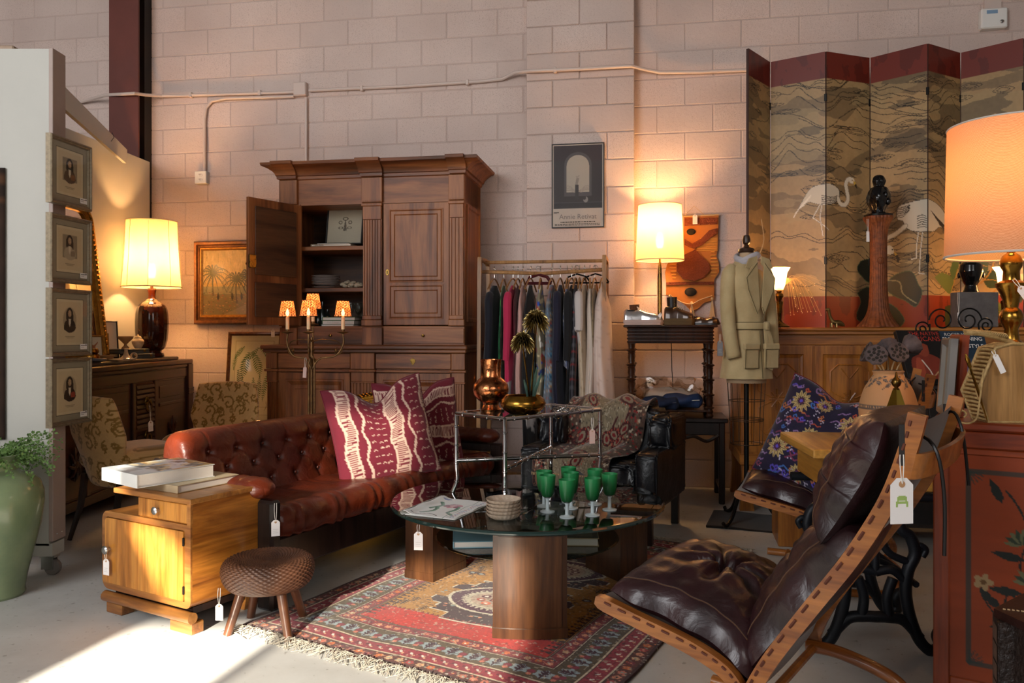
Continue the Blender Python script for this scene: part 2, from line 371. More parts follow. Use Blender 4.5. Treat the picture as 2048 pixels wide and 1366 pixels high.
# painted concrete block: pitted, pinkish white
def block_mat(name, c, c2):
    m, nt, b = nodes(name); co = coords(nt, 'World')
    t = nn(nt, 'ShaderNodeTexNoise'); t.inputs['Scale'].default_value = 1.6; t.inputs['Detail'].default_value = 5; nt.links.new(co, t.inputs[0])
    base = ramp(nt, t.outputs[0], [(.3, c2), (.7, c)])
    oi = nn(nt, 'ShaderNodeObjectInfo'); mr = nn(nt, 'ShaderNodeMapRange'); mr.inputs[3].default_value = .93; mr.inputs[4].default_value = 1.04; nt.links.new(oi.outputs['Random'], mr.inputs[0])
    hs = nn(nt, 'ShaderNodeHueSaturation'); nt.links.new(base, hs.inputs['Color']); nt.links.new(mr.outputs[0], hs.inputs['Value'])
    v = nn(nt, 'ShaderNodeTexNoise'); v.inputs['Scale'].default_value = 210; v.inputs['Detail'].default_value = 2; nt.links.new(co, v.inputs[0])
    # some blocks are rougher than others
    mr2 = nn(nt, 'ShaderNodeMapRange'); mr2.inputs[3].default_value = .33; mr2.inputs[4].default_value = .41; nt.links.new(oi.outputs['Random'], mr2.inputs[0])
    lt = nn(nt, 'ShaderNodeMath', operation='LESS_THAN'); nt.links.new(v.outputs[0], lt.inputs[0]); nt.links.new(mr2.outputs[0], lt.inputs[1])
    mx = nn(nt, 'ShaderNodeMix', data_type='RGBA', blend_type='MULTIPLY'); nt.links.new(lt.outputs[0], mx.inputs[0]); nt.links.new(hs.outputs[0], mx.inputs[6]); mx.inputs[7].default_value = (.74, .7, .67, 1)
    nt.links.new(mx.outputs[2], b.inputs['Base Color']); b.inputs['Roughness'].default_value = .55; b.inputs['Specular IOR Level'].default_value = .35
    g = nn(nt, 'ShaderNodeTexNoise'); g.inputs['Scale'].default_value = 40; g.inputs['Detail'].default_value = 5; nt.links.new(co, g.inputs[0])
    p = bump(nt, b, g.outputs[0], .35, .006); bump(nt, b, lt.outputs[0], -.35, .004, p)
block_mat('block_paint', '#d8c2b7', '#c9b2a7')
block_mat('mortar_paint', '#cbb5aa', '#bda79c')
def concrete():
    m, nt, b = nodes('concrete'); co = coords(nt, 'World')
    t = nn(nt, 'ShaderNodeTexNoise'); t.inputs['Scale'].default_value = 1.3; t.inputs['Detail'].default_value = 8; t.inputs['Roughness'].default_value = .65; nt.links.new(co, t.inputs[0])
    base = ramp(nt, t.outputs[0], [(.3, '#b0aea9'), (.5, '#c3c2be'), (.7, '#d0d0cd')])
    v = nn(nt, 'ShaderNodeTexNoise'); v.inputs['Scale'].default_value = 34; v.inputs['Detail'].default_value = 4; nt.links.new(co, v.inputs[0])
    lt = ramp(nt, v.outputs[0], [(.30, (.55, .53, .5)), (.36, (1, 1, 1))])
    mx = nn(nt, 'ShaderNodeMix', data_type='RGBA', blend_type='MULTIPLY'); mx.inputs[0].default_value = .8; nt.links.new(base, mx.inputs[6]); nt.links.new(lt, mx.inputs[7])
    nt.links.new(mx.outputs[2], b.inputs['Base Color']); b.inputs['Roughness'].default_value = .48
    bump(nt, b, t.outputs[0], .12, .01)
concrete()
plain('white_paint', '#b4b1a8', .5, var=.06, vs=3)
plain('ceiling_paint', '#6f6a66', .8)
plain('side_wall', '#a39a92', .7)
plain('steel_red', '#6b3b33', .45, var=.2, vs=4)
plain('steel_dark', '#17110f', .6)
plain('raw_plywood', '#a98f78', .6, var=.15, vs=14)
plain('conduit_paint', '#d2beb3', .4)
plain('grey_plastic', '#cfc8c0', .4)
plain('white_plastic', '#e8e4de', .35)
plain('dark_hole', '#1a1410', .7)
plain('black_metal', '#141312', .42, metal=.6)
plain('cast_iron', '#171a20', .48, metal=.35, bs=.2, bscale=160)
plain('steel', '#b9b7b4', .3, metal=1)
plain('chrome', '#d9dade', .07, metal=1)
plain('brass', '#b8893a', .22, metal=1, c2='#7d5a22', vs=22, rvar=.1)
plain('old_brass', '#8a6a34', .3, metal=1, c2='#4d3a1c', vs=18, rvar=.1)
plain('copper', '#d08a5a', .2, metal=1, c2='#8e4f2c', vs=26, rvar=.12, bs=.35, bscale=70, bdist=.004)
plain('gilt', '#b98a35', .34, metal=.85, c2='#7a531b', vs=30)
plain('tag_card', '#efe8e4', .7)
plain('string', '#e5ded4', .8)
plain('eyelet', '#b88b62', .5)
plain('print', '#ffffff', .5, attr=True, coat=.12)
plain('paper_print', '#ffffff', .7, attr=True)
plain('cloth_print', '#ffffff', .85, attr=True, sheen=.3, bs=.2, bscale=320)
plain('pile_print', '#ffffff', .95, attr=True, sheen=.15, bs=.5, bscale=240)
plain('painted_wood', '#ffffff', .42, attr=True, bs=.1, bscale=60)
plain('velvet_print', '#ffffff', .75, attr=True, sheen=.5, bs=.25, bscale=300)
plain('black_print', '#16130f', .6)
plain('dark_print', '#3b332d', .6)
plain('pale_print', '#cfc7be', .6)
plain('white_print', '#efeae4', .6)
plain('red_print', '#b3362a', .6)
plain('green_print', '#9fb765', .6)
plain('page_edge', '#e3d9cf', .75, bs=.5, bscale=400)
glass('clear_glass', '#f2f6f4')
glass('table_glass', '#b9c6c2', ior=1.62)
glass('picture_glass', '#fbfbf9', ior=1.33)
# ---------------------------------------------------------------- the room
struct(MB().bx(-7, -3, -.12, 6, 7.6, 0).build('floor', 'concrete'))
struct(MB().bx(-7, -3, 5.0, 6, 7.6, 5.1).build('ceiling', 'ceiling_paint'))
struct(MB().bx(-7.1, -3, 0, -7, 7.6, 5).build('wall_left', 'side_wall'))
struct(MB().bx(5.0, -3, 0, 5.1, 7.6, 5).build('wall_right', 'side_wall'))
# unseen wall behind the camera; its openings are shaped to cast the sun patches
def front_wall(Y, holes, x0, x1, z0, z1):
    xs = sorted({x0, x1, *[h[0] for h in holes], *[h[1] for h in holes]}); zs = sorted({z0, z1, *[h[2] for h in holes], *[h[3] for h in holes]}); m = MB()
    for a, b in zip(xs, xs[1:]):
        for c, d in zip(zs, zs[1:]):
            if not any(h[0] <= (a + b) / 2 <= h[1] and h[2] <= (c + d) / 2 <= h[3] for h in holes): m.bx(a, Y - .01, c, b, Y, d)
    return m
HOLES = [(-2.87, -2.27, .95, 1.88), (-2.22, -1.30, .95, 2.16), (-2.72, -2.2, 2.42, 2.98), (-3.32, -2.98, 2.38, 2.98), (-2.97, -2.57, 1.95, 2.30)]  # openings traced back along the sun from the wanted floor and furniture patches
SUN_DIM = [1.0, .26, .13, .5, .5]; CORNERS = {4: [[(-2.97, 2.30), (-2.97, 1.95), (-2.72, 1.95)], [(-2.85, 2.30), (-2.57, 2.12), (-2.57, 2.30)]]}  # how much sun each opening passes, and corner masks that slant one beam
fw = struct(front_wall(-2.5, HOLES, -7, 5, 0, 5).build('wall_front', 'side_wall'))
for k, (a, b, c, d) in enumerate(HOLES):
    m = MB().bx(a - .03, -2.46, c - .03, a, -2.5, d + .03).bx(b, -2.46, c - .03, b + .03, -2.5, d + .03).bx(a, -2.46, c - .03, b, -2.5, c).bx(a, -2.46, d, b, -2.5, d + .03)
    w = struct(m.build('gobo_window_%d' % (k + 1), 'steel_dark'))
    for T in CORNERS.get(k, []): MB().prism(T, -2.5, -2.49).build('sun_mask', 'side_wall', w)  # unseen triangles added to cut the beam into a diagonal band
    if SUN_DIM[k] < 1: MB().bx(a, -2.482, c, b, -2.48, d).build('sun_dimmer', glass('pane_%d' % k, (SUN_DIM[k] ** .5,) * 3), w)  # unseen filter added to weaken the sun through this opening
# block wall: painted concrete blocks 16 x 8 in, running bond, joints slightly recessed
BH, BL, JT = .2032, .4064, .007
wallback = struct(MB().bx(-6.9, 0, 0, 5.0, .2, 5).build('wall_back', 'mortar_paint')); place(wallback, wp(0, 0), WROT)
full = MB().bx(-BL / 2 + JT / 2, -.004, JT / 2, BL / 2 - JT / 2, .03, BH - JT / 2, .004)
block0 = None; rest = MB(); cand = []
def block_u(k): return -2.3475 + (BL / 2 if k % 2 else 0)
for k in range(0, 24):
    for i in range(-12, 20):
        u = block_u(k) + BL / 2 + i * BL; p = wp(u, 0, (k + .5) * BH)
        if not -6.7 < u < 4.8: continue
        px = 1024 + FPX * p.x / p.y; py = HOR - FPX * (p.z - EYE) / p.y
        cand.append((px > -60 and px < 2110 and -35 < py < 880, -py, u, k * BH))
cand.sort(key=lambda c: (not c[0], -c[1]))
for n_, (vis, _, u, z) in enumerate(cand):
    if n_ < 300 and vis:
        if block0 is None: block0 = full.build('block', 'block_paint', wallback); o = block0
        else: o = block0.copy(); col.objects.link(o)
        o.location = (u, 0, z)
    else: rest.add(full.v, full.f, Matrix.Translation((u, 0, z)))
ro = rest.build('block_field', 'block_paint', wallback); ro['kind'] = 'stuff'
# pilaster standing 11 cm proud
PV = .11; pu0 = wu(1052, PV); pu1 = pu0 + 2 * BL
pil = struct(MB().bx(pu0 + .004, -PV + .006, 0, pu1 - .004, 0, 5).build('wall_pilaster', 'mortar_paint')); place(pil, wp(0, 0), WROT)
half = MB().bx(-BL / 4 + JT / 2, -.004, JT / 2, BL / 4 - JT / 2, .03, BH - JT / 2, .004)
b1 = b2 = None
for k in range(0, 20):
    segs = [(pu0, BL), (pu0 + BL, BL)] if k % 2 else [(pu0, BL / 2), (pu0 + BL / 2, BL), (pu0 + 1.5 * BL, BL / 2)]
    for a, L in segs:
        if L == BL:
            if b1 is None: b1 = full.build('block', 'block_paint', pil); o = b1
            else: o = b1.copy(); col.objects.link(o)
        else:
            if b2 is None: b2 = half.build('block', 'block_paint', pil); o = b2
            else: o = b2.copy(); col.objects.link(o)
        o.location = (a + L / 2, -PV, k * BH)
# steel column against the wall
u0, u1 = wu(218, .22), wu(276, .22)
colm = struct(MB().bx(u0, -.22, 0, u1, -.2, 5).bx(u0 + .11, -.2, 0, u1 - .11, -.03, 5).build('steel_column', 'steel_red')); place(colm, wp(0, 0), WROT)
struct(place(MB().bx(wu(274, .1), -.1, 0, wu(289, .1), 0, 5).build('gap_strip', 'steel_dark'), wp(0, 0), WROT))  # dark strip put in for the black gap right of the column
# conduit
def wtube(name, pts, r, mat, parent=None, v=.03):
    m = MB().tube([wall_pt(x, y, v + (q[0] if q else 0)) for x, y, *q in pts], r, 8); return m.build(name, mat, parent)
cd = thing('electrical_conduit', 'pale painted conduit running across the whole block wall', 'conduit')
wtube('pipe', [(130, 205, .03), (165, 203, .02), (190, 196, .06), (212, 190, .2), (270, 187, .24), (292, 190, .1), (325, 192), (500, 187), (590, 184)], .013, 'conduit_paint', cd)
wtube('pipe', [(618, 181), (800, 173), (960, 163), (1005, 158), (1030, 145, .05), (1060, 142, .12), (1160, 138, .12), (1262, 132, .12), (1290, 139, .03), (1320, 145, .01), (1400, 144), (1500, 140)], .013, 'conduit_paint', cd)
wtube('pipe', [(612, 195), (612, 330)], .011, 'conduit_paint', cd)
for x, y in ((382, 190), (520, 186), (724, 177), (935, 165), (1110, 140)):
    p = wall_pt(x, y, .03 + (.11 if x > 1060 else 0)); m = MB().bx(-.012, -.018, -.022, .012, .02, .022, .004); place(m.build('strap', 'conduit_paint', cd), p, WROT)
jb = thing('junction_box', 'square pale junction box where the conduits meet above the armoire', 'junction box', wall_pt(604, 181, 0), WROT)
MB().bx(-.055, -.05, -.055, .055, 0, .055, .006).build('box', 'conduit_paint', jb); MB().bx(-.05, -.055, -.05, .05, -.05, .05, .002).build('cover', 'conduit_paint', jb)
ob = thing('outlet_box', 'pale double outlet box at the end of the bent conduit', 'outlet', wall_pt(408, 357, 0), WROT)
m = MB().bx(-.052, -.05, -.052, .052, 0, .052, .005); m.build('box', 'grey_plastic', ob)
MB().bx(-.05, -.056, -.05, .05, -.05, .05, .002).build('cover', 'white_plastic', ob)
for dz in (.02, -.02):
    o = MB().prism([(.018 * math.cos(a) * 1.1, dz + .015 * math.sin(a)) for a in [i * math.pi / 8 for i in range(16)]], -.059, -.056).build('socket', 'white_plastic', ob)
    MB().bx(-.009, -.0605, dz - .002, -.006, -.059, dz + .008).bx(.006, -.0605, dz - .002, .009, -.059, dz + .008).bx(-.002, -.0605, dz - .011, .002, -.059, dz - .007).build('slot', 'dark_hole', o)
wtube('bent_conduit', [(588, 193), (450, 197), (424, 202), (412, 216), (409, 240), (409, 344)], .012, 'conduit_paint', None)
tag(bpy.data.objects['bent_conduit'], 'bent pale conduit dropping to the outlet box', 'conduit')
sb = thing('wall_sensor', 'small white sensor box high on the wall above the folding screen', 'sensor', wall_pt(1982, 42, 0), WROT)
MB().bx(-.085, -.06, -.07, .085, 0, .07, .008).build('box', 'white_plastic', sb); MB().bx(-.05, -.02, .07, .06, 0, .2).build('plate', 'conduit_paint', sb)
MB().lathe([(.012, 0), (.012, .01), (.007, .014)], 10, M=Matrix.Translation((.045, -.06, -.03)) @ Matrix.Rotation(R(90), 4, 'X')).build('lock', 'steel', sb)
MB().bx(-.05, -.0615, .03, .02, -.06, .055).build('sticker', plain('blue_sticker', '#7f9bb5', .5), sb)
# ---------------------------------------------------------------- shared builders
def frame(name, w, h, prof, mat, parent, z0=0, cx=0):
    """picture frame swept round a rectangle; prof = (inset, y) from the back outside edge round to the sight edge"""
    m = MB(); vs = []; n = len(prof)
    for sx, sz in ((-1, 0), (1, 0), (1, 1), (-1, 1)):
        for i, y in prof: vs.append((cx + sx * (w / 2 - i), y, z0 + (i if sz == 0 else h - i)))
    fs = [(a * n + k, a * n + k + 1, (a + 1) % 4 * n + k + 1, (a + 1) % 4 * n + k) for a in range(4) for k in range(n - 1)]
    m.add(vs, fs); return m.build(name, mat, parent, 25)
def picture(name, label, cat, loc, rz, w, h, prof, fmat, cv, inset, tilt=0, glz=True, group=None, pmat='print', yb=None, n=None):
    t = thing(name, label, cat, loc, rz, group); t.rotation_euler = (tilt, 0, rz)
    frame('frame', w, h, prof, fmat, t); yy = prof[-1][1] if yb is None else yb
    flat('picture_sheet', cv, w - 2 * inset, h - 2 * inset, pmat, t, 0, yy, inset)
    MB().bx(-w / 2 + .004, -.001, .004, w / 2 - .004, yy + .003, h - .004).build('backing', 'raw_plywood', t)
    if glz: MB().bx(-w / 2 + inset, yy - .003, inset, w / 2 - inset, yy - .002, h - inset).build('glazing', 'picture_glass', t)
    return t
def price_tag(where, loc, rz, w=.03, h=.05, drop=.06, lean=0, mat='tag_card', lines=True, sw=0, cname='price_tag', cols='pale_print'):
    """card hanging on a string from loc"""
    t = thing(cname, where, 'price tag', loc, rz); t.rotation_euler = (0, lean, rz); c = w * .28; z1 = -drop; z0 = z1 - h
    k = MB().prism([(-w / 2, z0), (w / 2, z0), (w / 2, z1 - c), (w / 2 - c, z1), (-w / 2 + c, z1), (-w / 2, z1 - c)], -.0008, .0008).build('card', mat, t)
    MB().lathe([(w * .07, -.0004), (w * .14, -.0004), (w * .14, .0004), (w * .07, .0004)], 12, M=Matrix.Translation((0, -.0012, z1 - c * .9)) @ Matrix.Rotation(R(90), 4, 'X')).build('eyelet', 'eyelet', k)
    MB().tube(spline([(-.004 + sw, 0, 0), (-.005 + sw * .5, -.002, -drop * .5), (0, -.002, z1 - c * .8), (.004 + sw * .4, -.001, -drop * .5), (.004 + sw, 0, 0)], 5), .0011, 5).build('string', 'string', t)
    if lines:
        m = MB()
        for i in range(3): m.bx(-w * .3, -.0012, z0 + h * (.2 + .11 * i), w * (.3 - .1 * (i % 2)), -.0008, z0 + h * (.22 + .11 * i))
        m.build('print_lines', cols, k)
    return t
wood('mahogany', '#421c10', '#2a1009', 'x', 8, .34, .25)
wood('mahogany_v', '#3f1b10', '#260f08', 'z', 8, .34, .25)
wood('walnut_side', '#b8742c', '#94551c', 'y', 12, .3, .3, dark='#4f2c0e')
wood('walnut_front', '#c28238', '#a86826', 'z', 9, .3, .3, fig=1.0, dark='#6e3f14')
wood('walnut_trim', '#a86f34', '#8a5426', 'x', 10, .32, .3)
wood('ebonised', '#2a1c18', '#17100e', 'z', 12, .3, .2)
plain('marble_dark', '#3b332e', .3, c2='#554a42', vs=20)
plain('champagne', '#8f8068', .36, metal=.45, c2='#716350', vs=60)
plain('black_frame', '#1c1714', .4)
plain('gold_frame', '#a8792f', .38, metal=.6, c2='#7d5520', vs=40)
plain('mirror', '#e8e6e2', .03, metal=1)
plain('brown_glaze', '#4a1c0e', .12, c2='#230c07', vs=9, coat=.6)
plain('amber_glaze', '#8a3a14', .15, c2='#53200c', vs=12, coat=.5)
plain('cream_glaze', '#d9c3a4', .3, c2='#b29570', vs=30)
plain('grey_case', '#4c4c48', .6)
plain('slate_dish', '#5b6670', .4)
plain('bowl_wood', '#b08a5c', .5, var=.2)
plain('green_glaze', '#8b9a72', .24, c2='#6d8060', vs=5, coat=.5)
plain('leaf_green', '#3f5f2a', .6, c2='#6f8f4a', vs=30)
plain('grey_wicker', '#6b4630', .4, c2='#38221a', vs=7, bs=.2)
plain('stool_leg', '#4b2a1b', .35, c2='#6a4128', vs=14, coat=.2)
shade_mat('cream_shade', '#d6c6a4', '#dcc496', .38)
plain('shade_trim', '#d8c59c', .7)
plain('bulb_warm', '#ffe2b0', .4, emit=('#ffd090', 18))

def lamp_light(parent_loc, energy, r=.045, color=(1.0, .53, .20), name='lamp_bulb_light'):
    return add_light(name, 'POINT', parent_loc, (0, 0, 0), energy, color, shadow_soft_size=r)
def lampshade(parent, z0, z1, r0, r1, mat, n=48, ribs=0, wave=0.0, name='lamp_shade', cv=None, trim=None, t=.0015):
    if cv is not None:
        o = sheet(name, cv, lambda u, v: (( r1 + (r0 - r1) * v) * np.cos(2 * np.pi * u), (r1 + (r0 - r1) * v) * np.sin(2 * np.pi * u), z1 + (z0 - z1) * v), mat, parent, n + 1, 44)
    else:
        wf = (lambda a: 1 - wave * abs(math.sin(a * ribs / 2))) if ribs and wave else (lambda a: 1)
        def fn(u, v):
            a = 2 * math.pi * u; r = (r0 + (r1 - r0) * v) - wave * .25 * math.sin(math.pi * v); r *= wf(a); return (r * math.cos(a), r * math.sin(a), z0 + (z1 - z0) * v)
        o = MB().grid(fn, n, 9, wrapu=True).build(name, mat, parent, 180)
    if trim:
        for zz, rr in ((z0, r0), (z1, r1)): MB().tube([(rr * math.cos(a), rr * math.sin(a), zz) for a in [2 * math.pi * i / 48 for i in range(48)]], .004 if zz == z0 else .003, 6, True).build('shade_rim', trim, o)
        for k in range(ribs):
            a = 2 * math.pi * k / ribs + .3; MB().tube([((r0 + (r1 - r0) * q) * 1.003 * math.cos(a), (r0 + (r1 - r0) * q) * 1.003 * math.sin(a), z0 + (z1 - z0) * q) for q in (0, .33, .66, 1)], .0018, 5).build('shade_rib', trim, o)
    return o

# ---------------------------------------------------------------- left side: rolling partition, portraits, dresser
rp = thing('rolling_partition', 'tall white rolling display partition with portraits on its edge', 'partition', (-2.15, 3.75, 0))
MB().bx(-2.2, 0, .15, -.02, .1, 2.48).build('panel', 'white_paint', rp)
MB().bx(-.02, -.004, .17, 0, .104, 2.483, .002).build('edge_board', plain('edge_paint', '#a8948a', .55, var=.1), rp)
MB().bx(-.1, .0, .1, -.005, .1, .16).build('corner_block', 'white_paint', rp)
MB().bx(-.42, .02, 2.48, -.2, .07, 2.505, .006).build('top_cleat', 'raw_plywood', rp)
m = MB()
for y in (.03, .07): m.ball((.001, y, .2), .004, 8, 5)
m.build('screw', 'steel', rp)
ca = MB().bx(-.08, .025, .085, -.01, .075, .1).bx(-.075, .03, .035, -.06, .07, .09).bx(-.075, .028, .03, -.02, .034, .09).bx(-.075, .066, .03, -.02, .072, .09).build('caster', 'steel', rp)
MB().lathe([(0, -.014), (.02, -.014), (.036, -.012), (.038, -.006), (.038, .006), (.036, .012), (.02, .014), (0, .014)], 24, M=Matrix.Translation((-.03, .05, .038)) @ Matrix.Rotation(R(90), 4, 'X')).build('wheel', plain('caster_rubber', '#77706a', .5), ca)
sp = thing('white_partition', 'white partition wall behind the dresser, lit warm by the lamp', 'partition', (-3.13, 5.24, 0), R(-4))
MB().bx(-.04, -1.36, 0, .04, 1.38, 2.56, .003).build('panel', 'white_paint', sp)
bw = thing('brace_board', 'slanted timber board bracing the rolling partition to the white partition', 'board', (0, 0, 0))
pa, pb = Vector((-2.20, 3.87, 2.31)), Vector((-2.97, 6.15, 2.50)); dd = (pb - pa); q = dd.to_track_quat('X', 'Z').to_matrix().to_4x4()
MB().prism([(0, -.055), (dd.length - .06, -.055), (dd.length, -.02), (dd.length, .055), (0, .055)], -.011, .011, M=Matrix.Translation(pa) @ q).build('board', 'white_paint', bw)
MB().tube([(0, -.013, 0), (.01, -.03, .03), (.0, -.02, .06)], .002, 5, M=Matrix.Translation(pa.lerp(pb, .66)) @ q).build('hook', 'black_metal', bw)

def portrait_canvas(seed, oval, tone, accent, cx=0):
    c = Canvas(75, 84, 84, '#9a927f', seed); c.shade(.05, 5, 5)
    c.rect(9, 8, 66, 75, '#4b4338'); c.rect(9.6, 8.6, 65.4, 74.4, '#d9c9a8'); c.rect(13, 12, 62, 71, '#8a7a62'); c.rect(13.4, 12.4, 61.6, 70.6, '#d3bf9c'); c.shade(.05, 8, 8, 2)
    if oval: c.ell(37, 38, 14, 18, '#a8977c', .9, soft=.06)
    else: c.rect(22, 20, 53, 54, '#8f8069', .9)
    x = 37 + cx; D = '#241c16'
    c.blob([(x - 12, 52), (x - 11, 43), (x - 5, 38), (x + 5, 38), (x + 11, 43), (x + 12, 52), (x, 57)], tone); c.blob([(x + 2, 44), (x + 10, 43), (x + 11, 50), (x + 3, 51)], accent, .85)
    c.blob([(x - 7, 40), (x - 7.5, 28), (x - 4, 22), (x, 20.5), (x + 4, 22), (x + 7, 28), (x + 7.5, 41), (x + 3, 37), (x - 3, 37)], D)
    c.ell(x, 29, 3.6, 5.2, '#b99a78'); c.ell(x + .9, 29.5, 2.2, 3.6, '#cfb190', .7)
    for ex in (-1.5, 1.5): c.ell(x + ex, 28.3, .7, .45, D)
    c.line([(x, 29), (x + .4, 31)], .5, '#8a6a4e'); c.line([(x - 1.1, 32.4), (x + 1.1, 32.4)], .5, '#7a4a3a')
    c.poly([(x - 2.5, 37), (x + 2.5, 37), (x + 1.6, 46), (x, 48), (x - 1.6, 46)], '#d8cbb4')
    c.line([(28, 62), (47, 62)], .5, '#8a7a62'); c.line([(31, 64.2), (44, 64.2)], .4, '#9a8a70')
    return c
FPROF = [(0, 0), (0, -.024), (.004, -.03), (.009, -.03), (.012, -.025), (.017, -.024), (.02, -.018), (.022, -.015)]
PD = [(265, 0, '#5a4634', '#8a5a34', 0, 'grey cloak over one shoulder, topmost on the partition edge'), (424, 0, '#b3a48c', '#8a7a66', 0, 'pale dress, second from the top on the partition edge'), (575, 1, '#1d1815', '#2a231e', 0, 'black coat in an oval, third on the partition edge'), (718, 1, '#1f1a17', '#a03a2a', 0, 'coat with red sash, oval, lowest on the partition edge')]
for k, (y0, ov, tn, ac, cx, who) in enumerate(PD):
    a = at(83, y0, 3.66); zt = a.z; h = .318
    mid = Vector((-2.119, 3.81, zt - h))
    t = picture('portrait_print', 'framed engraving of a sitter in ' + who, 'picture', mid, R(84), .30, h, FPROF, 'champagne', portrait_canvas(30 + k, ov, tn, ac), .021, group='portraits on the partition edge')
    s = MB().bx(.07, -.0195, .03, .122, -.0188, .056).build('price_sticker', 'white_print', t)
    MB().bx(.075, -.0198, .047, .105, -.0195, .050).bx(.108, -.0198, .047, .118, -.0195, .053).bx(.075, -.0198, .040, .098, -.0195, .0415).build('print_lines', 'dark_print', s)
cvr = Canvas(30, 60, 30, '#2c1c12', 5); cvr.shade(.6, 10, 20)
for k in range(40): cvr.ell(rnd.uniform(0, 30), rnd.uniform(0, 60), 1.5, 1, '#5b3a22', .6)
hr = sheet('hanging_textile', cvr, lambda u, v: (-2.90 + .53 * u + 0 * v, 3.735 + .004 * np.sin(u * 20), 1.92 - 1.27 * v), 'pile_print', None, thick=.006)
tag(hr, 'dark brown woven textile hanging at the far left of the partition face', 'textile')

# dresser: dark carved mahogany with a stone slab, standing along the white partition and facing right
dr = thing('dresser', 'dark carved mahogany dresser with louvred drawers and stone top', 'dresser', (-2.845, 5.55, 0), R(90))
MB().bx(-.97, -.22, .08, .93, .25, .9, .004).build('body', 'mahogany', dr)
MB().bx(-1.0, -.25, .9, .96, .25, .935, .006).bx(-.99, -.235, .875, .95, .25, .9, .005).build('top_board', 'mahogany', dr)
MB().bx(-.98, -.2, .935, .8, .25, .96, .006).build('stone_top', 'marble_dark', dr)
for x in (-.95, .93):
    g = MB().bx(x - .05, -.245, .0, x + .05, .245, .9, .006)
    for i in range(4): g.tube([(x - .05, -.245 , .66 + i * .014), (x + .05, -.245, .66 + i * .014)], .006, 6)
    g.build('corner_post', 'mahogany_v', dr)
for z0, z1 in ((.08, .14), (.8, .87)): MB().bx(-.9, -.234, z0, .88, -.2, z1, .004).build('rail', 'mahogany', dr)
for x in (-.62, -.02, .32): MB().bx(x - .025, -.238, .14, x + .025, -.2, .8, .005).build('stile', 'mahogany_v', dr)
for i, (z0, z1) in enumerate(((.47, .79), (.15, .45))):
    d = MB().bx(-.0, -.226, z0, .295, -.2, z1, .004)
    n = int((z1 - z0) / .035)
    for j in range(n): d.prism([(-.226, z0 + j * .035), (-.242, z0 + j * .035 + .006), (-.236, z0 + j * .035 + .028), (-.226, z0 + j * .035 + .034)], .012, .283, axis='x')
    d = d.build('drawer', 'mahogany', dr)
    zc = .66 if i == 0 else .42
    MB().lathe([(0, -.012), (.03, -.01), (.034, -.004), (.034, 0)], 16, M=Matrix.Translation((.15, -.242, zc)) @ Matrix.Rotation(R(-90), 4, 'X')).build('pull_plate', 'old_brass', d)
    MB().tube([(.15 + .036 * math.cos(a), -.258, zc - .03 + .042 * math.sin(a)) for a in [2 * math.pi * i / 20 for i in range(20)]], .007, 8, True).build('ring_pull', 'old_brass', d)
for x0, x1 in ((-.86, -.67), (-.58, -.07), (.36, .86)):
    d = MB().bx(x0, -.224, .15, x1, -.2, .79, .004).bx(x0 + .03, -.23, .66, x1 - .03, -.22, .75, .003).bx(x0 + .02, -.236, .6, x1 - .02, -.22, .625, .004).build('door', 'mahogany', dr)
    g = MB(); cx, cz = (x0 + x1) / 2, .36
    for k in range(8):
        a = k * math.pi / 4; L = min(.1, (x1 - x0) * .36); g.tube(spline([(cx, -.228, cz), (cx + .5 * L * math.cos(a + .3), -.238, cz + .8 * L * math.sin(a + .3)), (cx + L * math.cos(a), -.232, cz + 1.5 * L * math.sin(a))], 5), [.004] + [.012] * 5 + [.010] * 3 + [.004] * 2, 6)
    g.ball((cx, -.23, cz), (.03, .02, .03)); g.build('carving', 'mahogany_v', d)
price_tag('white price tag on a string hanging from the dresser ring pull', (-2.58, 5.70, .63), R(70), .045, .075, .11, lean=R(-3))
# gilt mirror leaning on the partition
gm = thing('gilt_mirror', 'tall gilt mirror with rounded corners leaning on the white partition', 'mirror', (-2.94, 5.36, .962), R(90)); gm.rotation_euler = (R(-7), 0, R(88))
def arch(w, h, r, i, n=8):
    pts = [(-w / 2 + i, i * .6)] + [(-w / 2 + r + (r - i) * math.cos(a), h - r + (r - i) * math.sin(a)) for a in [math.pi - math.pi / 2 * k / n for k in range(n + 1)]]
    return pts + [(-x, z) for x, z in pts[::-1]]
m = MB(); L = [arch(.8, 1.13, .17, i) for i in (0, .0, .02, .05, .065, .085, .09)]; Y = [0, -.03, -.045, -.04, -.025, -.03, -.012]; n = len(L[0])
m.add([(x, Y[k], z) for k in range(7) for x, z in L[k]], [(k * n + i, k * n + (i + 1) % n, (k + 1) * n + (i + 1) % n, (k + 1) * n + i) for k in range(6) for i in range(n)])
m.build('frame', 'gilt', gm, 30)
g = MB(); P = arch(.8, 1.13, .17, .036, 8)
for a, b in zip(P, P[1:]):
    d = math.dist(a, b)
    for k in range(max(1, int(d / .035))):
        t = (k + .5) / max(1, int(d / .035)); g.ball((a[0] + (b[0] - a[0]) * t, -.044, a[1] + (b[1] - a[1]) * t), (.014, .008, .014), 6, 4)
g.build('carved_beading', 'gilt', gm)
MB().prism(arch(.8, 1.13, .17, .085), -.016, -.004).build('mirror_plate', 'mirror', gm)
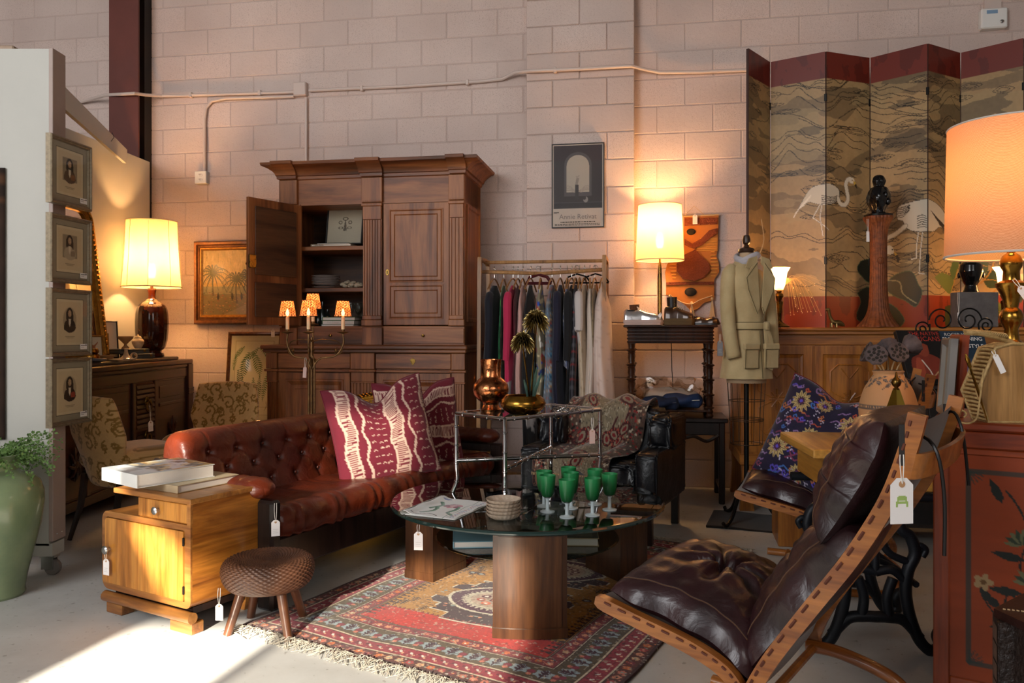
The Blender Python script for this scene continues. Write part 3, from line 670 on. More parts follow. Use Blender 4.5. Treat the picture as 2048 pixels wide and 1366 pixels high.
# small gilt picture on the partition
c = Canvas(40, 50, 60, '#e6cf9a'); c.rect(12, 12, 27, 40, '#9a7a48'); c.rect(12.7, 12.7, 26.3, 39.3, '#d8bd82'); c.poly([(13, 36), (17, 28), (20, 30), (24, 26), (26, 38), (13, 39)], '#8a6a3c', .7); c.line([(19, 18), (19, 32)], .8, '#5c4424'); c.ell(22, 33, 2, 1.2, '#a34b28')
picture('gilt_picture', 'small gilt-framed sketch on the white partition beside the lamp', 'picture', (-3.062, 6.27, 1.73), R(87), .33, .42, [(0, 0), (0, -.018), (.006, -.024), (.016, -.02), (.02, -.014)], 'gold_frame', c, .019)
# table lamp on the dresser
lp = thing('table_lamp', 'brown-glazed ceramic table lamp with cream panelled shade on the dresser', 'lamp', (-2.765, 6.14, .962))
fl = lambda a, k: 1 - (.028 * abs(math.sin(a * 9)) ** .6 if 4 <= k <= 11 else 0)
MB().lathe([(.085, 0), (.09, .012), (.085, .03), (.07, .036)], 36).build('foot', 'brown_glaze', lp)
MB().lathe([(.07, .036), (.072, .05), (.086, .06), (.1, .08), (.113, .13), (.119, .2), (.12, .27), (.117, .33), (.11, .37), (.098, .395), (.075, .415), (.05, .43), (.035, .445)], 72, wob=fl).build('base', 'brown_glaze', lp)
MB().lathe([(.035, .44), (.026, .46), (.028, .49), (.033, .515), (.03, .525), (.012, .53), (.008, .6)], 24).build('neck', 'amber_glaze', lp)
lampshade(lp, .535, 1.04, .215, .184, 'cream_shade', 64, 8, .02, trim='shade_trim')
MB().lathe([(0, .6), (.02, .605), (.032, .64), (.03, .68), (.014, .71), (0, .715)], 12).build('bulb', 'bulb_warm', lp)
lamp_light((-2.765, 6.14, .962 + .76), 36, .05)
# things on the dresser
def dl(px, X): return (X, X / ((px - 1024) / FPX), .962)
c = Canvas(60, 75, 60, '#ece4d2'); c.rect(15, 24, 44, 55, '#8a7a4a'); c.rect(17, 26, 42, 53, '#6e6a3a'); c.rect(24, 32, 30, 52, '#2f3a2c'); c.rect(32, 36, 40, 52, '#b5532f'); c.ell(27, 31, 4, 3, '#3a3a34')
picture('small_picture', 'black-framed little painting with wide white mat leaning on the dresser', 'picture', dl(204, -2.96), R(52), .235, .272, [(0, 0), (0, -.014), (.002, -.016), (.007, -.016), (.009, -.01)], 'black_frame', c, .008, tilt=R(-6))
c = Canvas(36, 46, 40, '#e9dcc2'); c.blob([(14, 20), (10, 8), (13, 9), (17, 18), (22, 16), (28, 10), (27, 15), (22, 22), (26, 34), (20, 42), (14, 40), (16, 30)], '#b0642c'); c.ell(20, 34, 4, 8, '#f3ecdc')
picture('small_picture', 'tiny oak-framed picture of a rabbit on the dresser', 'picture', dl(187, -2.85), R(50), .135, .17, [(0, 0), (0, -.016), (.003, -.018), (.010, -.018), (.013, -.01)], 'gold_frame', c, .012, tilt=R(-8))
t = thing('brass_bowl', 'round lidded brass bowl at the left end of the dresser things', 'bowl', dl(178, -2.76))
MB().lathe([(.04, 0), (.062, .012), (.066, .03), (.06, .045), (.05, .05)], 28).build('body', 'brass', t); MB().lathe([(.05, .05), (.058, .056), (.06, .066), (.054, .08), (.05, .084), (0, .086)], 28).build('lid', 'brass', t)
o = MB().lathe([(.03, 0), (.05, .014), (.062, .034), (.058, .034), (.046, .016), (0, .006)], 28).build('wooden_bowl', 'bowl_wood'); place(o, dl(210, -2.74)); tag(o, 'shallow pale wooden bowl on the dresser in front of the framed pictures', 'bowl')
o = MB().lathe([(.03, 0), (.056, .008), (.06, .018), (.055, .022), (.04, .018), (0, .016)], 28).build('slate_dish', 'slate_dish'); place(o, dl(193, -2.66)); tag(o, 'flat blue-grey dish near the front edge of the dresser', 'dish')
o = MB().lathe([(.03, 0), (.045, .006), (.043, .009), (0, .006)], 24).build('saucer', 'cream_glaze'); place(o, dl(232, -2.65)); tag(o, 'little cream saucer at the front edge of the dresser', 'saucer')
t = thing('candle_holder', 'cream chamberstick with a ring handle on the dresser', 'candle holder', dl(252, -2.69))
MB().lathe([(.05, 0), (.05, .006), (.03, .016), (.016, .035), (.011, .06), (.015, .075), (.012, .078), (0, .076)], 24).build('body', 'cream_glaze', t); MB().tube([(.055 + .02 * math.cos(a), 0, .024 + .02 * math.sin(a)) for a in [2 * math.pi * i / 16 for i in range(16)]], .006, 8, True).build('ring_handle', 'cream_glaze', t)
for nm, px, X, z, w, d, h, lb in (('storage_case', 283, -2.735, 0, .2, .13, .034, 'flat dark grey case on the dresser, lower of two'), ('storage_case', 266, -2.79, .034, .24, .14, .036, 'flat dark grey case with latches on the dresser, upper of two')):
    t = thing(nm, lb, 'case', Vector(dl(px - 8, X)) + Vector((0, 0, z)), R(62)); MB().bx(-w / 2, -d / 2, 0, w / 2, d / 2, h * .6, .004).build('base', 'grey_case', t); MB().bx(-w / 2, -d / 2, h * .62, w / 2, d / 2, h, .004).build('lid', 'grey_case', t)
    for x in (-w * .32, w * .32): MB().bx(x - .01, -d / 2 - .004, h * .35, x + .01, -d / 2, h * .75, .002).build('latch', 'old_brass', t)
o = MB().lathe([(.028, 0), (.024, .012), (.012, .022), (.01, .034), (.03, .055), (.05, .075), (.054, .09), (.05, .09), (.03, .062), (0, .05)], 24).build('goblet', 'bowl_wood'); place(o, Vector(dl(251, -2.765)) + Vector((0, 0, .071))); tag(o, 'small turned wooden goblet standing on the grey case', 'goblet')
t = thing('ginger_jar', 'little cream ginger jar with lid standing on the grey case', 'jar', Vector(dl(276, -2.775)) + Vector((0, 0, .071)))
MB().lathe([(.022, 0), (.03, .012), (.041, .035), (.043, .052), (.034, .068), (.022, .074)], 24).build('body', 'cream_glaze', t); MB().lathe([(.022, .074), (.026, .076), (.02, .088), (.006, .094), (.006, .1), (0, .102)], 20).build('lid', 'cream_glaze', t)

# damask chairs
def damask(n=130, seed=3):
    c = Canvas(50, 50, n, '#c79d64', seed); rr = random.Random(seed); D = '#86611f'
    c.shade(.08, 30, 30)
    def scroll(x, y, s, a, fl):
        P = []
        for k in range(22):
            t = k / 21; ang = a + fl * t * 7.5; r = s * (1 - t * .93); P.append((x + r * math.cos(ang), y + r * math.sin(ang)))
        c.line(P, 1.5, D)
        for k in range(3, 16, 3): c.leaf(P[k][0], P[k][1], 2.2, 1.2, a + fl * (k / 21 * 7.5) - fl * .5, D)
    def flower(x, y, s):
        for k in range(7): c.ell(x + s * .62 * math.cos(k * .9), y + s * .62 * math.sin(k * .9), s * .42, s * .36, D, rot=k * .9)
        c.ell(x, y, s * .5, s * .5, D); c.ell(x - .3 * s, y - .1 * s, s * .15, s * .2, '#c79d64'); c.ell(x + .3 * s, y + .1 * s, s * .13, s * .2, '#c79d64'); c.line([(x, y + s), (x + .6 * s, y + 2 * s)], 1, D)
    def berry(x, y, s):
        c.ell(x, y, s, s * 1.2, D)
        for i in (-1, 0, 1):
            for j in (-1, 0, 1): c.ell(x + i * s * .45, y + j * s * .5, s * .17, s * .2, '#c79d64', rot=.7)
        c.leaf(x, y - s, s * 1.4, s, -1.57, D); c.leaf(x + s * .6, y + s, s * 1.6, s, 1.2, D)
    for x, y, s, a, f in ((14, 12, 6.5, 2, 1), (36, 9, 6, 0, -1), (27, 26, 7, 4, 1), (9, 33, 6, 1, -1), (41, 33, 6.5, 3, 1), (22, 43, 6, 5, -1), (45, 19, 4.5, 1, 1), (4, 20, 4, 0, 1)): scroll(x, y, s, a, f)
    for x, y, s in ((25, 7, 3.6), (9, 23, 3.4), (38, 22, 3.6), (19, 33, 3.2), (33, 41, 3.5), (6, 45, 3), (47, 44, 3)): flower(x, y, s)
    for x, y, s in ((19, 19, 2.3), (45, 8, 2.1), (31, 33, 2.2), (13, 42, 2), (4, 9, 2), (44, 27, 2)): berry(x, y, s)
    for k in range(7): x, y = rr.uniform(3, 47), rr.uniform(3, 47); c.curve([(x, y), (x + 3, y + 2), (x + 4, y + 6), (x + 2, y + 9)], 1.2, D)
    c.shade(.06, 60, 60, 3); return c
DAM = damask(200); wood('chair_leg', '#2a1a12', '#170d08', 'z', 10, .35)
def hex_back(name, parent, mat='velvet_print', canvas=DAM):
    """upholstered back: flares from the top to the widest point and tapers to the seat; front and rear skins joined at the rim"""
    zs = [(.30, .15), (.42, .17), (.50, .2), (.58, .235), (.60, .237), (.68, .225), (.78, .205), (.80, .2)]
    nu, nv = 120, 110; zz = np.linspace(.30, .80, nv); hw = np.interp(zz, [a for a, b in zs], [b for a, b in zs])
    P = []; C = []
    for side in (-1, 1):
        u = np.linspace(-1, 1, nu)[None, :]; w = hw[:, None]; x = u * w; th = .035 * np.clip((1 - np.abs(u) ** 8), 0, 1) ** .5 * np.clip(1 - np.abs((zz[:, None] - .55) / .25) ** 10, 0, 1) ** .5 + .001
        z = zz[:, None] + 0 * u + .012 * (1 - u ** 2) * (zz[:, None] - .3) / .5; y = .2 + .12 * (zz[:, None] - .3) / .5 + .05 * (u ** 2) * -1 + side * th
        P.append(np.stack([x + 0 * z, y, z], 2).reshape(-1, 3)); C.append(canvas.sample(((x * 2.9 + .5) + 0 * z).ravel() % 1, ((1 - (z - .29) / .56) * 1.6).ravel() % 1))
    n = nu * nv; i, j = np.meshgrid(np.arange(nu - 1), np.arange(nv - 1)); q = (j * nu + i).ravel(); F = np.stack([q, q + 1, q + nu + 1, q + nu], 1)
    rim = np.concatenate([np.arange(nu), np.arange(1, nv) * nu + nu - 1, (nv - 1) * nu + np.arange(nu - 2, -1, -1), np.arange(nv - 2, 0, -1) * nu]); r2 = np.roll(rim, -1)
    F = np.concatenate([F, F[:, ::-1] + n, np.stack([r2, rim, rim + n, r2 + n], 1)])
    me = bpy.data.meshes.new(name); me.from_pydata(np.concatenate(P).tolist(), [], F.tolist()); paint(me, np.concatenate(C)); return link(name, me, mat, parent, 60)
def damask_chair(label, loc, rz):
    t = thing('upholstered_chair', label, 'chair', loc, rz, 'damask chairs'); hex_back('backrest', t)
    def sf(u, v):
        a = 2 * np.pi * u; s = np.sin(np.pi * v); k = .24; sx = np.sign(np.cos(a)) * np.abs(np.cos(a)) ** k; sy = np.sign(np.sin(a)) * np.abs(np.sin(a)) ** k
        rr = np.clip(s, 0, 1) ** .3; return (.235 * sx * rr, -.01 + .235 * sy * rr, .44 + .075 * np.cos(np.pi * v))
    sheet('seat', DAM, sf, 'velvet_print', t, 90, 40)
    MB().bx(-.2, -.19, .33, .2, .2, .38, .01).build('seat_frame', 'chair_leg', t)
    for x, y, k in ((-.19, -.19, 0), (.19, -.19, 0), (-.17, .2, .09), (.17, .2, .09)):
        MB().tube([(x, y, .36), (x, y + k * .3, .18), (x, y + k, 0)], [.024, .019, .013], 6).build('leg', 'chair_leg', t)
    return t
damask_chair('mustard damask chair with dark legs seen from behind beside the rolling partition', (-2.15, 4.58, 0), R(148))
damask_chair('mustard damask chair standing behind the leather sofa below the palm painting', (-1.97, 5.22, 0), R(-4))

# palm painting and fern print on the block wall
def palm_canvas():
    c = Canvas(120, 118, 190, '#c9a765', 8); c.put((c.y < 60).astype(float), '#d6bc85', .7); c.shade(.22, 30, 14); c.shade(.1, 60, 60, 2)
    for k in range(170):
        x, y = rnd.uniform(0, 120), rnd.uniform(2, 52); c.line([(x, y), (x + rnd.uniform(-1, 1), y + rnd.uniform(3, 10))], .7, rnd.choice(['#8a7340', '#e6d19c', '#b79555', '#f0e0b4']), .6)
    c.rect(0, 66, 120, 82, '#6f7a66', .75); c.put((c.y > 80).astype(float), '#6d6242', .9); c.shade(.12, 20, 20, 3)
    for k in range(240):
        x, y = rnd.uniform(0, 120), rnd.uniform(76, 117); c.ell(x, y, rnd.uniform(.6, 2.4), rnd.uniform(.4, 1), rnd.choice(['#8a5a34', '#4a4a30', '#a88a52', '#5e6a52', '#c08a5a', '#3a3624', '#a04a30']), .7)
    c.poly([(40, 118), (120, 84), (120, 97), (80, 118)], '#9a8a6a', .6)
    for px, py, s in ((20, 42, 33), (66, 54, 27), (90, 48, 26), (110, 54, 24)):
        c.curve([(px, py), (px - 1, py + 20), (px + 1, py + 40)], 2.6, '#4a4028')
        for k in range(15):
            a = -2.9 + k * .42 / 1.0 * .98; L = s * rnd.uniform(.8, 1.1); ex, ey = px + L * math.cos(a), py + L * math.sin(a) * .75 + L * .3
            mid = (px + L * .55 * math.cos(a), py + L * .6 * math.sin(a) * .8 - 1); P = spline([(px, py, 0), (*mid, 0), (ex, ey, 0)], 5); c.line(P, 3.2, rnd.choice(['#30341c', '#3d4224', '#272a16']), .95, taper=True)
            for q in P[3:]: c.line([(q[0], q[1]), (q[0] + 1, q[1] + 4)], 1.0, '#2f331b', .8)
    for px in (30, 58, 76): c.leaf(px, 92, 15, 5, -1.57, '#26281c')
    return c
GPROF = [(0, 0), (0, -.03), (.01, -.045), (.028, -.042), (.036, -.03), (.05, -.032), (.056, -.026), (.07, -.024), (.076, -.018)]
plain('bronze_frame', '#7a4a22', .38, metal=.35, c2='#4a2812', vs=30, coat=.2)
pu = wu(388, .04); ww, hh = .69, .68
t = picture('palm_painting', 'oil painting of palm trees in a wide bronze frame, half behind the open armoire door', 'painting', wp(pu + ww / 2, .012, wz(388, 648, .04)), WROT, ww, hh, GPROF, 'bronze_frame', palm_canvas(), .075, glz=False, pmat='print')
frame('gilt_slip', ww - .11, hh - .11, [(0, -.026), (.0, -.031), (.008, -.03), (.02, -.022)], 'gold_frame', t, .055)
def fern_canvas():
    c = Canvas(104, 190, 150, '#cdbfa0', 5); c.shade(.05, 8, 12); c.rect(10, 12, 94, 178, '#7a6a48'); c.rect(10.8, 12.8, 93.2, 177.2, '#d3c6a8'); c.line([(14, 160), (90, 160)], .7, '#8f7f5f')
    def frond(x, y, L, a, col_, bend=.3, n=12, w=.42):
        P = []
        for k in range(n + 1): aa = a + bend * k / n; x2 = x + L / n * math.cos(aa); y2 = y + L / n * math.sin(aa); P.append((x, y, aa)); x, y = x2, y2
        c.line([(p[0], p[1]) for p in P], .9, col_)
        for k, (px_, py_, aa) in enumerate(P):
            q = L * w * math.sin(math.pi * (.12 + .86 * k / n)) * .62
            for s in (-1, 1): c.leaf(px_, py_, q * .8, q * .15 + .5, aa + s * 1.0, col_)
    G = ['#3f5a2a', '#4d6a30', '#36502a', '#5c7438']
    frond(60, 28, 50, 2.2, G[1], .5, w=.34); frond(62, 28, 48, .6, G[3], .6, w=.3); frond(40, 38, 62, 1.9, G[0], -.3); frond(48, 36, 60, 1.1, G[1], .35); frond(66, 92, 58, 1.62, G[2], 0, 13, .28); frond(52, 95, 55, 1.5, G[0], .1, 13, .28)
    frond(82, 86, 62, 1.75, G[1], -.1, 13, .26); frond(18, 78, 46, 1.3, G[2], .2); frond(20, 120, 40, .9, G[1], .3); frond(24, 150, 30, -.6, G[0], .3); frond(16, 40, 40, 2.0, G[3], -.5, w=.3); frond(30, 25, 35, 2.4, G[1], -.4)
    for x in (52, 66, 82): c.curve([(x, 148), (x + 1, 158), (x - 3, 168)], .8, '#5b4a30')
    return c
fu = wu(457, .08)
picture('fern_print', 'framed botanical print of green ferns leaning between chair and armoire', 'picture', wp(fu + .235, .14, wz(457, 846, .1)), WROT, .47, .74, [(0, 0), (0, -.02), (.006, -.026), (.018, -.024), (.024, -.018), (.03, -.014)], 'bronze_frame', fern_canvas(), .029, tilt=R(-6))
price_tag('white price tag in the top corner of the fern print', wp(wu(547, .16), .17, wz(547, 655, .17)), WROT, .03, .055, .02)

# green floor vase and its plant
gv = tag(MB().lathe([(.12, 0), (.125, .01), (.122, .03), (.135, .1), (.16, .2), (.185, .31), (.197, .40), (.195, .45), (.18, .495), (.15, .525), (.115, .54), (.098, .552), (.095, .585), (.105, .605), (.115, .615), (.108, .617), (.09, .59), (.085, .55), (0, .5)], 56).build('floor_vase', 'green_glaze'), 'large green glazed floor vase in the left corner', 'vase'); place(gv, (-2.27, 3.5, 0))
pl = thing('potted_plant', 'small feathery green plant growing out of the green floor vase', 'plant', (-2.27, 3.5, .575)); ms, ml = MB(), MB(); rg = random.Random(4)
for k in range(90):
    a = rg.uniform(0, 6.28); L = rg.uniform(.09, .21); up = rg.uniform(.25, 1.25); P = [Vector((.05 * math.cos(a), .05 * math.sin(a), 0))]
    for q in range(6): dr_ = Vector((math.cos(a) * math.cos(up - .25 * q), math.sin(a) * math.cos(up - .25 * q), math.sin(up - .25 * q))); P.append(P[-1] + dr_ * L / 5)
    ms.tube(P, .0012, 4)
    for p in P[1:]:
        for j in range(7):
            d = Vector((rg.gauss(0, 1), rg.gauss(0, 1), rg.gauss(.2, 1))).normalized(); s = rg.uniform(.008, .017); e = d.orthogonal().normalized() * s * .36; p2 = p + d * s * .4
            ml.add([p2, p2 + d * s * .5 + e, p2 + d * s, p2 + d * s * .5 - e], [(0, 1, 2, 3)])
ms.build('stems', 'leaf_green', pl); o = ml.build('foliage', 'leaf_green', pl); o['kind'] = 'stuff'

# art deco nightstand, stepped, rounded corners
ns = thing('nightstand', 'stepped art deco walnut nightstand with price tag on its door', 'nightstand', (-1.372, 3.327, 0), R(-30))
W2, D2 = .275, .17
def rrect(x0, z0, x1, z1, rs, n=6):
    out = []
    for (cx, cz, a0), r in zip(((x0, z0, math.pi), (x1, z0, 1.5 * math.pi), (x1, z1, 0), (x0, z1, .5 * math.pi)), rs):
        if r == 0: out.append((cx, cz)); continue
        ox = cx + (r if cx == x0 else -r); oz = cz + (r if cz == z0 else -r); out += [(ox + r * math.cos(a0 + math.pi / 2 * k / n), oz + r * math.sin(a0 + math.pi / 2 * k / n)) for k in range(n + 1)]
    return out
MB().prism(rrect(-W2, .095, W2, .415, (.04, .03, 0, .035)), -D2 + .004, D2).build('body', 'walnut_side', ns, 30)
m = MB(); o_, i_ = rrect(-W2, .095, W2, .415, (.04, .03, .004, .035)), rrect(-W2 + .022, .12, W2 - .035, .392, (.028, .004, .004, .02)); n = len(o_)
m.add([(x, -D2 + .004, z) for x, z in o_] + [(x, -D2 - .004, z) for x, z in o_] + [(x, -D2 - .004, z) for x, z in i_] + [(x, -D2 + .004, z) for x, z in i_], [(k * n + i, k * n + (i + 1) % n, (k + 1) * n + (i + 1) % n, (k + 1) * n + i) for k in range(3) for i in range(n)]).build('face_frame', 'walnut_trim', ns, 30)
d = MB().prism(rrect(-W2 + .025, .123, W2 - .038, .389, (.025, .003, .003, .018)), -D2 - .009, -D2 + .003).build('door', 'walnut_front', ns, 30)
MB().lathe([(.008, 0), (.008, .012), (.017, .016), (.018, .022), (.012, .028), (0, .03)], 16, M=Matrix.Translation((-W2 + .055, -D2 - .008, .262)) @ Matrix.Rotation(R(90), 4, 'X')).build('knob', 'steel', d)
for z in (.165, .35): MB().bx(W2 - .04, -D2 - .012, z - .016, W2 - .033, -D2 - .004, z + .016, .002).build('hinge', 'black_metal', d)
MB().bx(-.045, -D2 + .006, .415, W2, D2, .496).build('drawer_case', 'walnut_side', ns)
d = MB().bx(-.04, -D2 - .004, .42, W2 - .02, -D2 + .006, .492, .002).build('drawer', 'walnut_front', ns)
MB().lathe([(.007, 0), (.007, .01), (.015, .014), (.016, .02), (.01, .025), (0, .026)], 16, M=Matrix.Translation((.085, -D2 - .004, .455)) @ Matrix.Rotation(R(90), 4, 'X')).build('knob', 'steel', d)
MB().bx(W2 - .02, -D2 - .004, .415, W2, -D2 + .006, .496).build('drawer_stile', 'walnut_trim', ns)
MB().bx(-.19, -D2 - .012, .496, W2 + .008, D2, .517, .003).build('top', 'walnut_trim', ns)
MB().bx(-.22, -D2 + .02, .07, .26, D2 - .02, .096).build('plinth', 'ebonised', ns)
MB().tube([(-.25, -D2 - .006, .066), (.29, -D2 - .006, .066)], .022, 14).build('plinth_roll', 'walnut_trim', ns, 50)
for x0, x1 in ((-.24, -.14), (.16, .285)): MB().bx(x0, -D2 - .01, 0, x1, -D2 + .05, .046, .004).build('foot', 'walnut_trim', ns)
for x in (-.2, .17): MB().prism([(x, .075), (x + .08, .075), (x + .065, 0), (x + .02, 0)], D2 - .05, D2).build('foot', 'walnut_trim', ns)
q = Matrix.Rotation(R(-30), 4, 'Z'); kp = Vector((-1.372, 3.327, 0)) + q @ Vector((-W2 + .06, -D2 - .026, .258))
price_tag('white price tag hanging from the round knob of the nightstand door', kp, R(-25), .034, .066, .032, sw=-.004)
# books
def book(name, label, loc, rz, w, d, h, cover, cv=None, group=None, cat='book', hard=True, spine='x-', tilt=0):
    """lying book: cover boards, page block, spine; w along x, d along y"""
    t = thing(name, label, cat, loc, rz, group); t.rotation_euler = (0, tilt, rz); c = .003
    MB().bx(-w / 2 + .004, -d / 2 + .005, c, w / 2 - .005, d / 2 - .005, h - c).build('pages', 'page_edge', t)
    MB().bx(-w / 2, -d / 2, 0, w / 2, d / 2, c, .001).bx(-w / 2, -d / 2, h - c, w / 2, d / 2, h, .001).bx(-w / 2 - .002, -d / 2, 0, -w / 2 + .003, d / 2, h, .001).build('cover', cover, t)
    if cv is not None: sheet('cover_print', cv, lambda u, v: (-w / 2 + .002 + u * (w - .004), d / 2 - .002 - v * (d - .004), h + .0006 + 0 * u), 'print', t)
    return t
c = Canvas(33, 28, 90, '#b9c3cb', 9); c.shade(.3, 6, 6); c.put((c.noise(5, 5, 2) > .55).astype(float), '#2c3a46', .8); c.put(((c.noise(4, 6, 3) > .5) & (c.x > 15)).astype(float), '#b08a48', .8); c.put(((c.noise(9, 9, 4) > .58) & (c.x > 10)).astype(float), '#e2d6b0', .6); c.put((c.x < 9).astype(float), '#dfe6ea', .55)
plain('book_white', '#d9d7d2', .5); plain('book_tan', '#b29c7c', .6, var=.2); plain('book_black', '#1b1a1a', .4); plain('book_green', '#4e6b34', .5); plain('book_blue', '#7fa6b4', .45)
plain('book_dgreen', '#35502c', .5)
book('art_book', 'big art book with a pale misty cover on the nightstand, upper of two', (-1.455, 3.3, .5485), R(52), .33, .285, .052, 'book_white', c, 'books on the nightstand')
c = Canvas(27, 20, 60, '#c4b494', 4); c.shade(.15, 6, 6); c.rect(2, 1, 25, 3, '#3a3228', .6)
b2_ = book('art_book', 'tan cloth book on the nightstand, lower of two', (-1.34, 3.33, .5175), R(60), .30, .24, .030, 'book_tan', c, 'books on the nightstand')
# wicker stool
st = thing('wicker_stool', 'low round wicker stool with splayed wooden legs beside the nightstand', 'stool', (-.945, 3.1, 0))
prof = spline([(0, .262, 0), (.05, .262, 0), (.09, .268, 0), (.13, .278, 0), (.155, .274, 0), (.170, .255, 0), (.173, .232, 0), (.168, .205, 0), (.155, .18, 0), (.135, .17, 0), (.08, .172, 0), (0, .172, 0)], 14)
L = [0]
for a, b in zip(prof, prof[1:]): L.append(L[-1] + (b - a).length)
m = MB(); n = 320; vs = []
for k, p in enumerate(prof):
    for i in range(n):
        a = 2 * math.pi * i / n; row = L[k] / .0075; amp = .0026 * min(1, p.x / .04)
        d = amp * math.sin(a * 40 + math.pi * math.floor(row)) * abs(math.sin(math.pi * row)) + amp * .8 * abs(math.sin(math.pi * row))
        t = (prof[min(k + 1, len(prof) - 1)] - prof[max(k - 1, 0)]).normalized(); nx, nz = -t.y * -1, t.x
        r = p.x + d * abs(t.y); vs.append((max(r, 0) * math.cos(a), r * math.sin(a), p.y + d * t.x * (1 if p.y > .22 else -1)))
m.add(vs, [(k * n + i, k * n + (i + 1) % n, (k + 1) * n + (i + 1) % n, (k + 1) * n + i) for k in range(len(prof) - 1) for i in range(n)]).build('woven_seat', 'grey_wicker', st, 180)
for fx, fy in ((-.137, -.06), (.115, -.125), (.105, .125), (-.11, .13)): MB().tube([(fx * .62, fy * .62, .178), (fx, fy, .0)], [.019, .016], 12).build('leg', 'stool_leg', st, 50)
price_tag('white price tag hanging from the left side of the wicker stool', (-1.105, 3.02, .185), R(-5), .03, .062, .06)
# ---------------------------------------------------------------- armoire
wood('armoire_v', '#9a5f34', '#784322', 'z', 7, .5, 0, dark='#4c2c17')
wood('armoire_h', '#9a5f34', '#784322', 'x', 7, .5, 0, dark='#4c2c17')
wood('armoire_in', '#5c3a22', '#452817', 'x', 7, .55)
def ring(m, x0, z0, x1, z1, prof, cap=True, M=None):
    """mitred moulding round a rectangle facing -y, then a flat field"""
    n = len(prof); vs = []
    for sx, sz in ((0, 0), (1, 0), (1, 1), (0, 1)):
        for i, y in prof: vs.append(((x0 + i) if sx == 0 else (x1 - i), y, (z0 + i) if sz == 0 else (z1 - i)))
    fs = [(a * n + k, a * n + k + 1, (a + 1) % 4 * n + k + 1, (a + 1) % 4 * n + k) for a in range(4) for k in range(n - 1)]
    if cap: fs.append(tuple(a * n + n - 1 for a in (0, 1, 2, 3)))
    return m.add(vs, fs, M)
def flutes(m, x0, x1, z0, z1, y, n, dep=.008, back=.03):
    w = (x1 - x0) / (n + .6); P = [(x0, y)]; x = x0 + w * .3
    for k in range(n): P += [(x + w * .12, y), (x + w * .25, y + dep), (x + w * .75, y + dep), (x + w * .88, y)]; x += w
    P += [(x1, y), (x1, y + back), (x0, y + back)]
    return m.prism(P, z0, z1, axis='z')
AV = .58; uL, uR = wu(534, AV + .03), wu(931, AV + .03); uc = (uL + uR) / 2; aw = (uR - uL) / 2
ar = thing('armoire', 'tall carved walnut armoire with one open door against the block wall', 'armoire', wp(uc, 0), WROT)
ax = lambda px, v=AV: wu(px, v) - uc
az = lambda py, px=750, v=AV: wz(px, py, v)
F = -AV; FL = F - .03
zl1, zl0 = az(690), az(702)                      # ledge
xs_l, xs_r = -aw, aw; XU0, XU1 = ax(563), ax(929)
# lower case
m = MB().bx(-aw + .02, FL + .02, .06, aw - .02, -.03, zl0); m.build('lower_case', 'armoire_v', ar)
MB().bx(-aw - .0, FL - .01, .0, aw, -.03, .1, .006).build('plinth', 'armoire_h', ar)
MB().bx(-aw - .035, FL - .045, zl0 + .012, aw + .02, -.02, zl1, .008).bx(-aw - .02, FL - .03, zl0 - .012, aw + .01, -.02, zl0 + .014, .006).build('ledge', 'armoire_h', ar)
xa, xb, xc, xd = ax(557, AV + .03), ax(701, AV + .03), ax(752, AV + .03), ax(902, AV + .03)
zd1, zd0 = az(706), az(738)
for q0, q1 in ((-aw, xa - .006), (xb + .006, xc - .006), (xd + .006, aw)):
    MB().bx(q0, FL - .02, zd0, q1, FL + .02, zd1, .003).build('drawer_block', 'armoire_v', ar)
    mm = MB().bx(q0 - .01, FL - .03, zd0 - .02, q1 + .01, FL + .02, zd0 - .003, .004).bx(q0 + .004, FL - .012, zd0 - .09, q1 - .004, FL + .02, zd0 - .02, .002).bx(q0, FL - .018, zd0 - .1, q1, FL + .02, zd0 - .09, .002)
    flutes(mm, q0 + .008, q1 - .008, .12, zd0 - .1, FL - .012, 4 if q1 - q0 < .14 else 6); mm.build('pilaster', 'armoire_v', ar)
for q0, q1 in ((xa, xb), (xc, xd)):
    d = MB().bx(q0, FL - .008, zd0 + .004, q1, FL + .02, zd1 - .004, .003).build('drawer', 'armoire_h', ar)
    xm = (q0 + q1) / 2; MB().prism([(xm, zd0 + .03), (xm + .016, zd0 + .05), (xm + .02, zd0 + .07), (xm + .008, zd0 + .075), (xm, zd0 + .085), (xm - .008, zd0 + .075), (xm - .02, zd0 + .07), (xm - .016, zd0 + .05)], FL - .011, FL - .008).build('escutcheon', 'old_brass', d)
    MB().bx(q0 - .004, FL - .012, zd0 - .022, q1 + .004, FL + .02, zd0 - .006, .003).build('drawer_rail', 'armoire_h', ar)
    d = MB(); ring(d, q0 + .006, .12, q1 - .006, zd0 - .03, [(0, FL + .02), (0, FL), (.045, FL), (.05, FL - .006), (.06, FL - .006), (.085, FL + .012), (.09, FL + .006), (.115, FL + .006), (.12, FL + .01)]); d.build('lower_door', 'armoire_v', ar, 20)
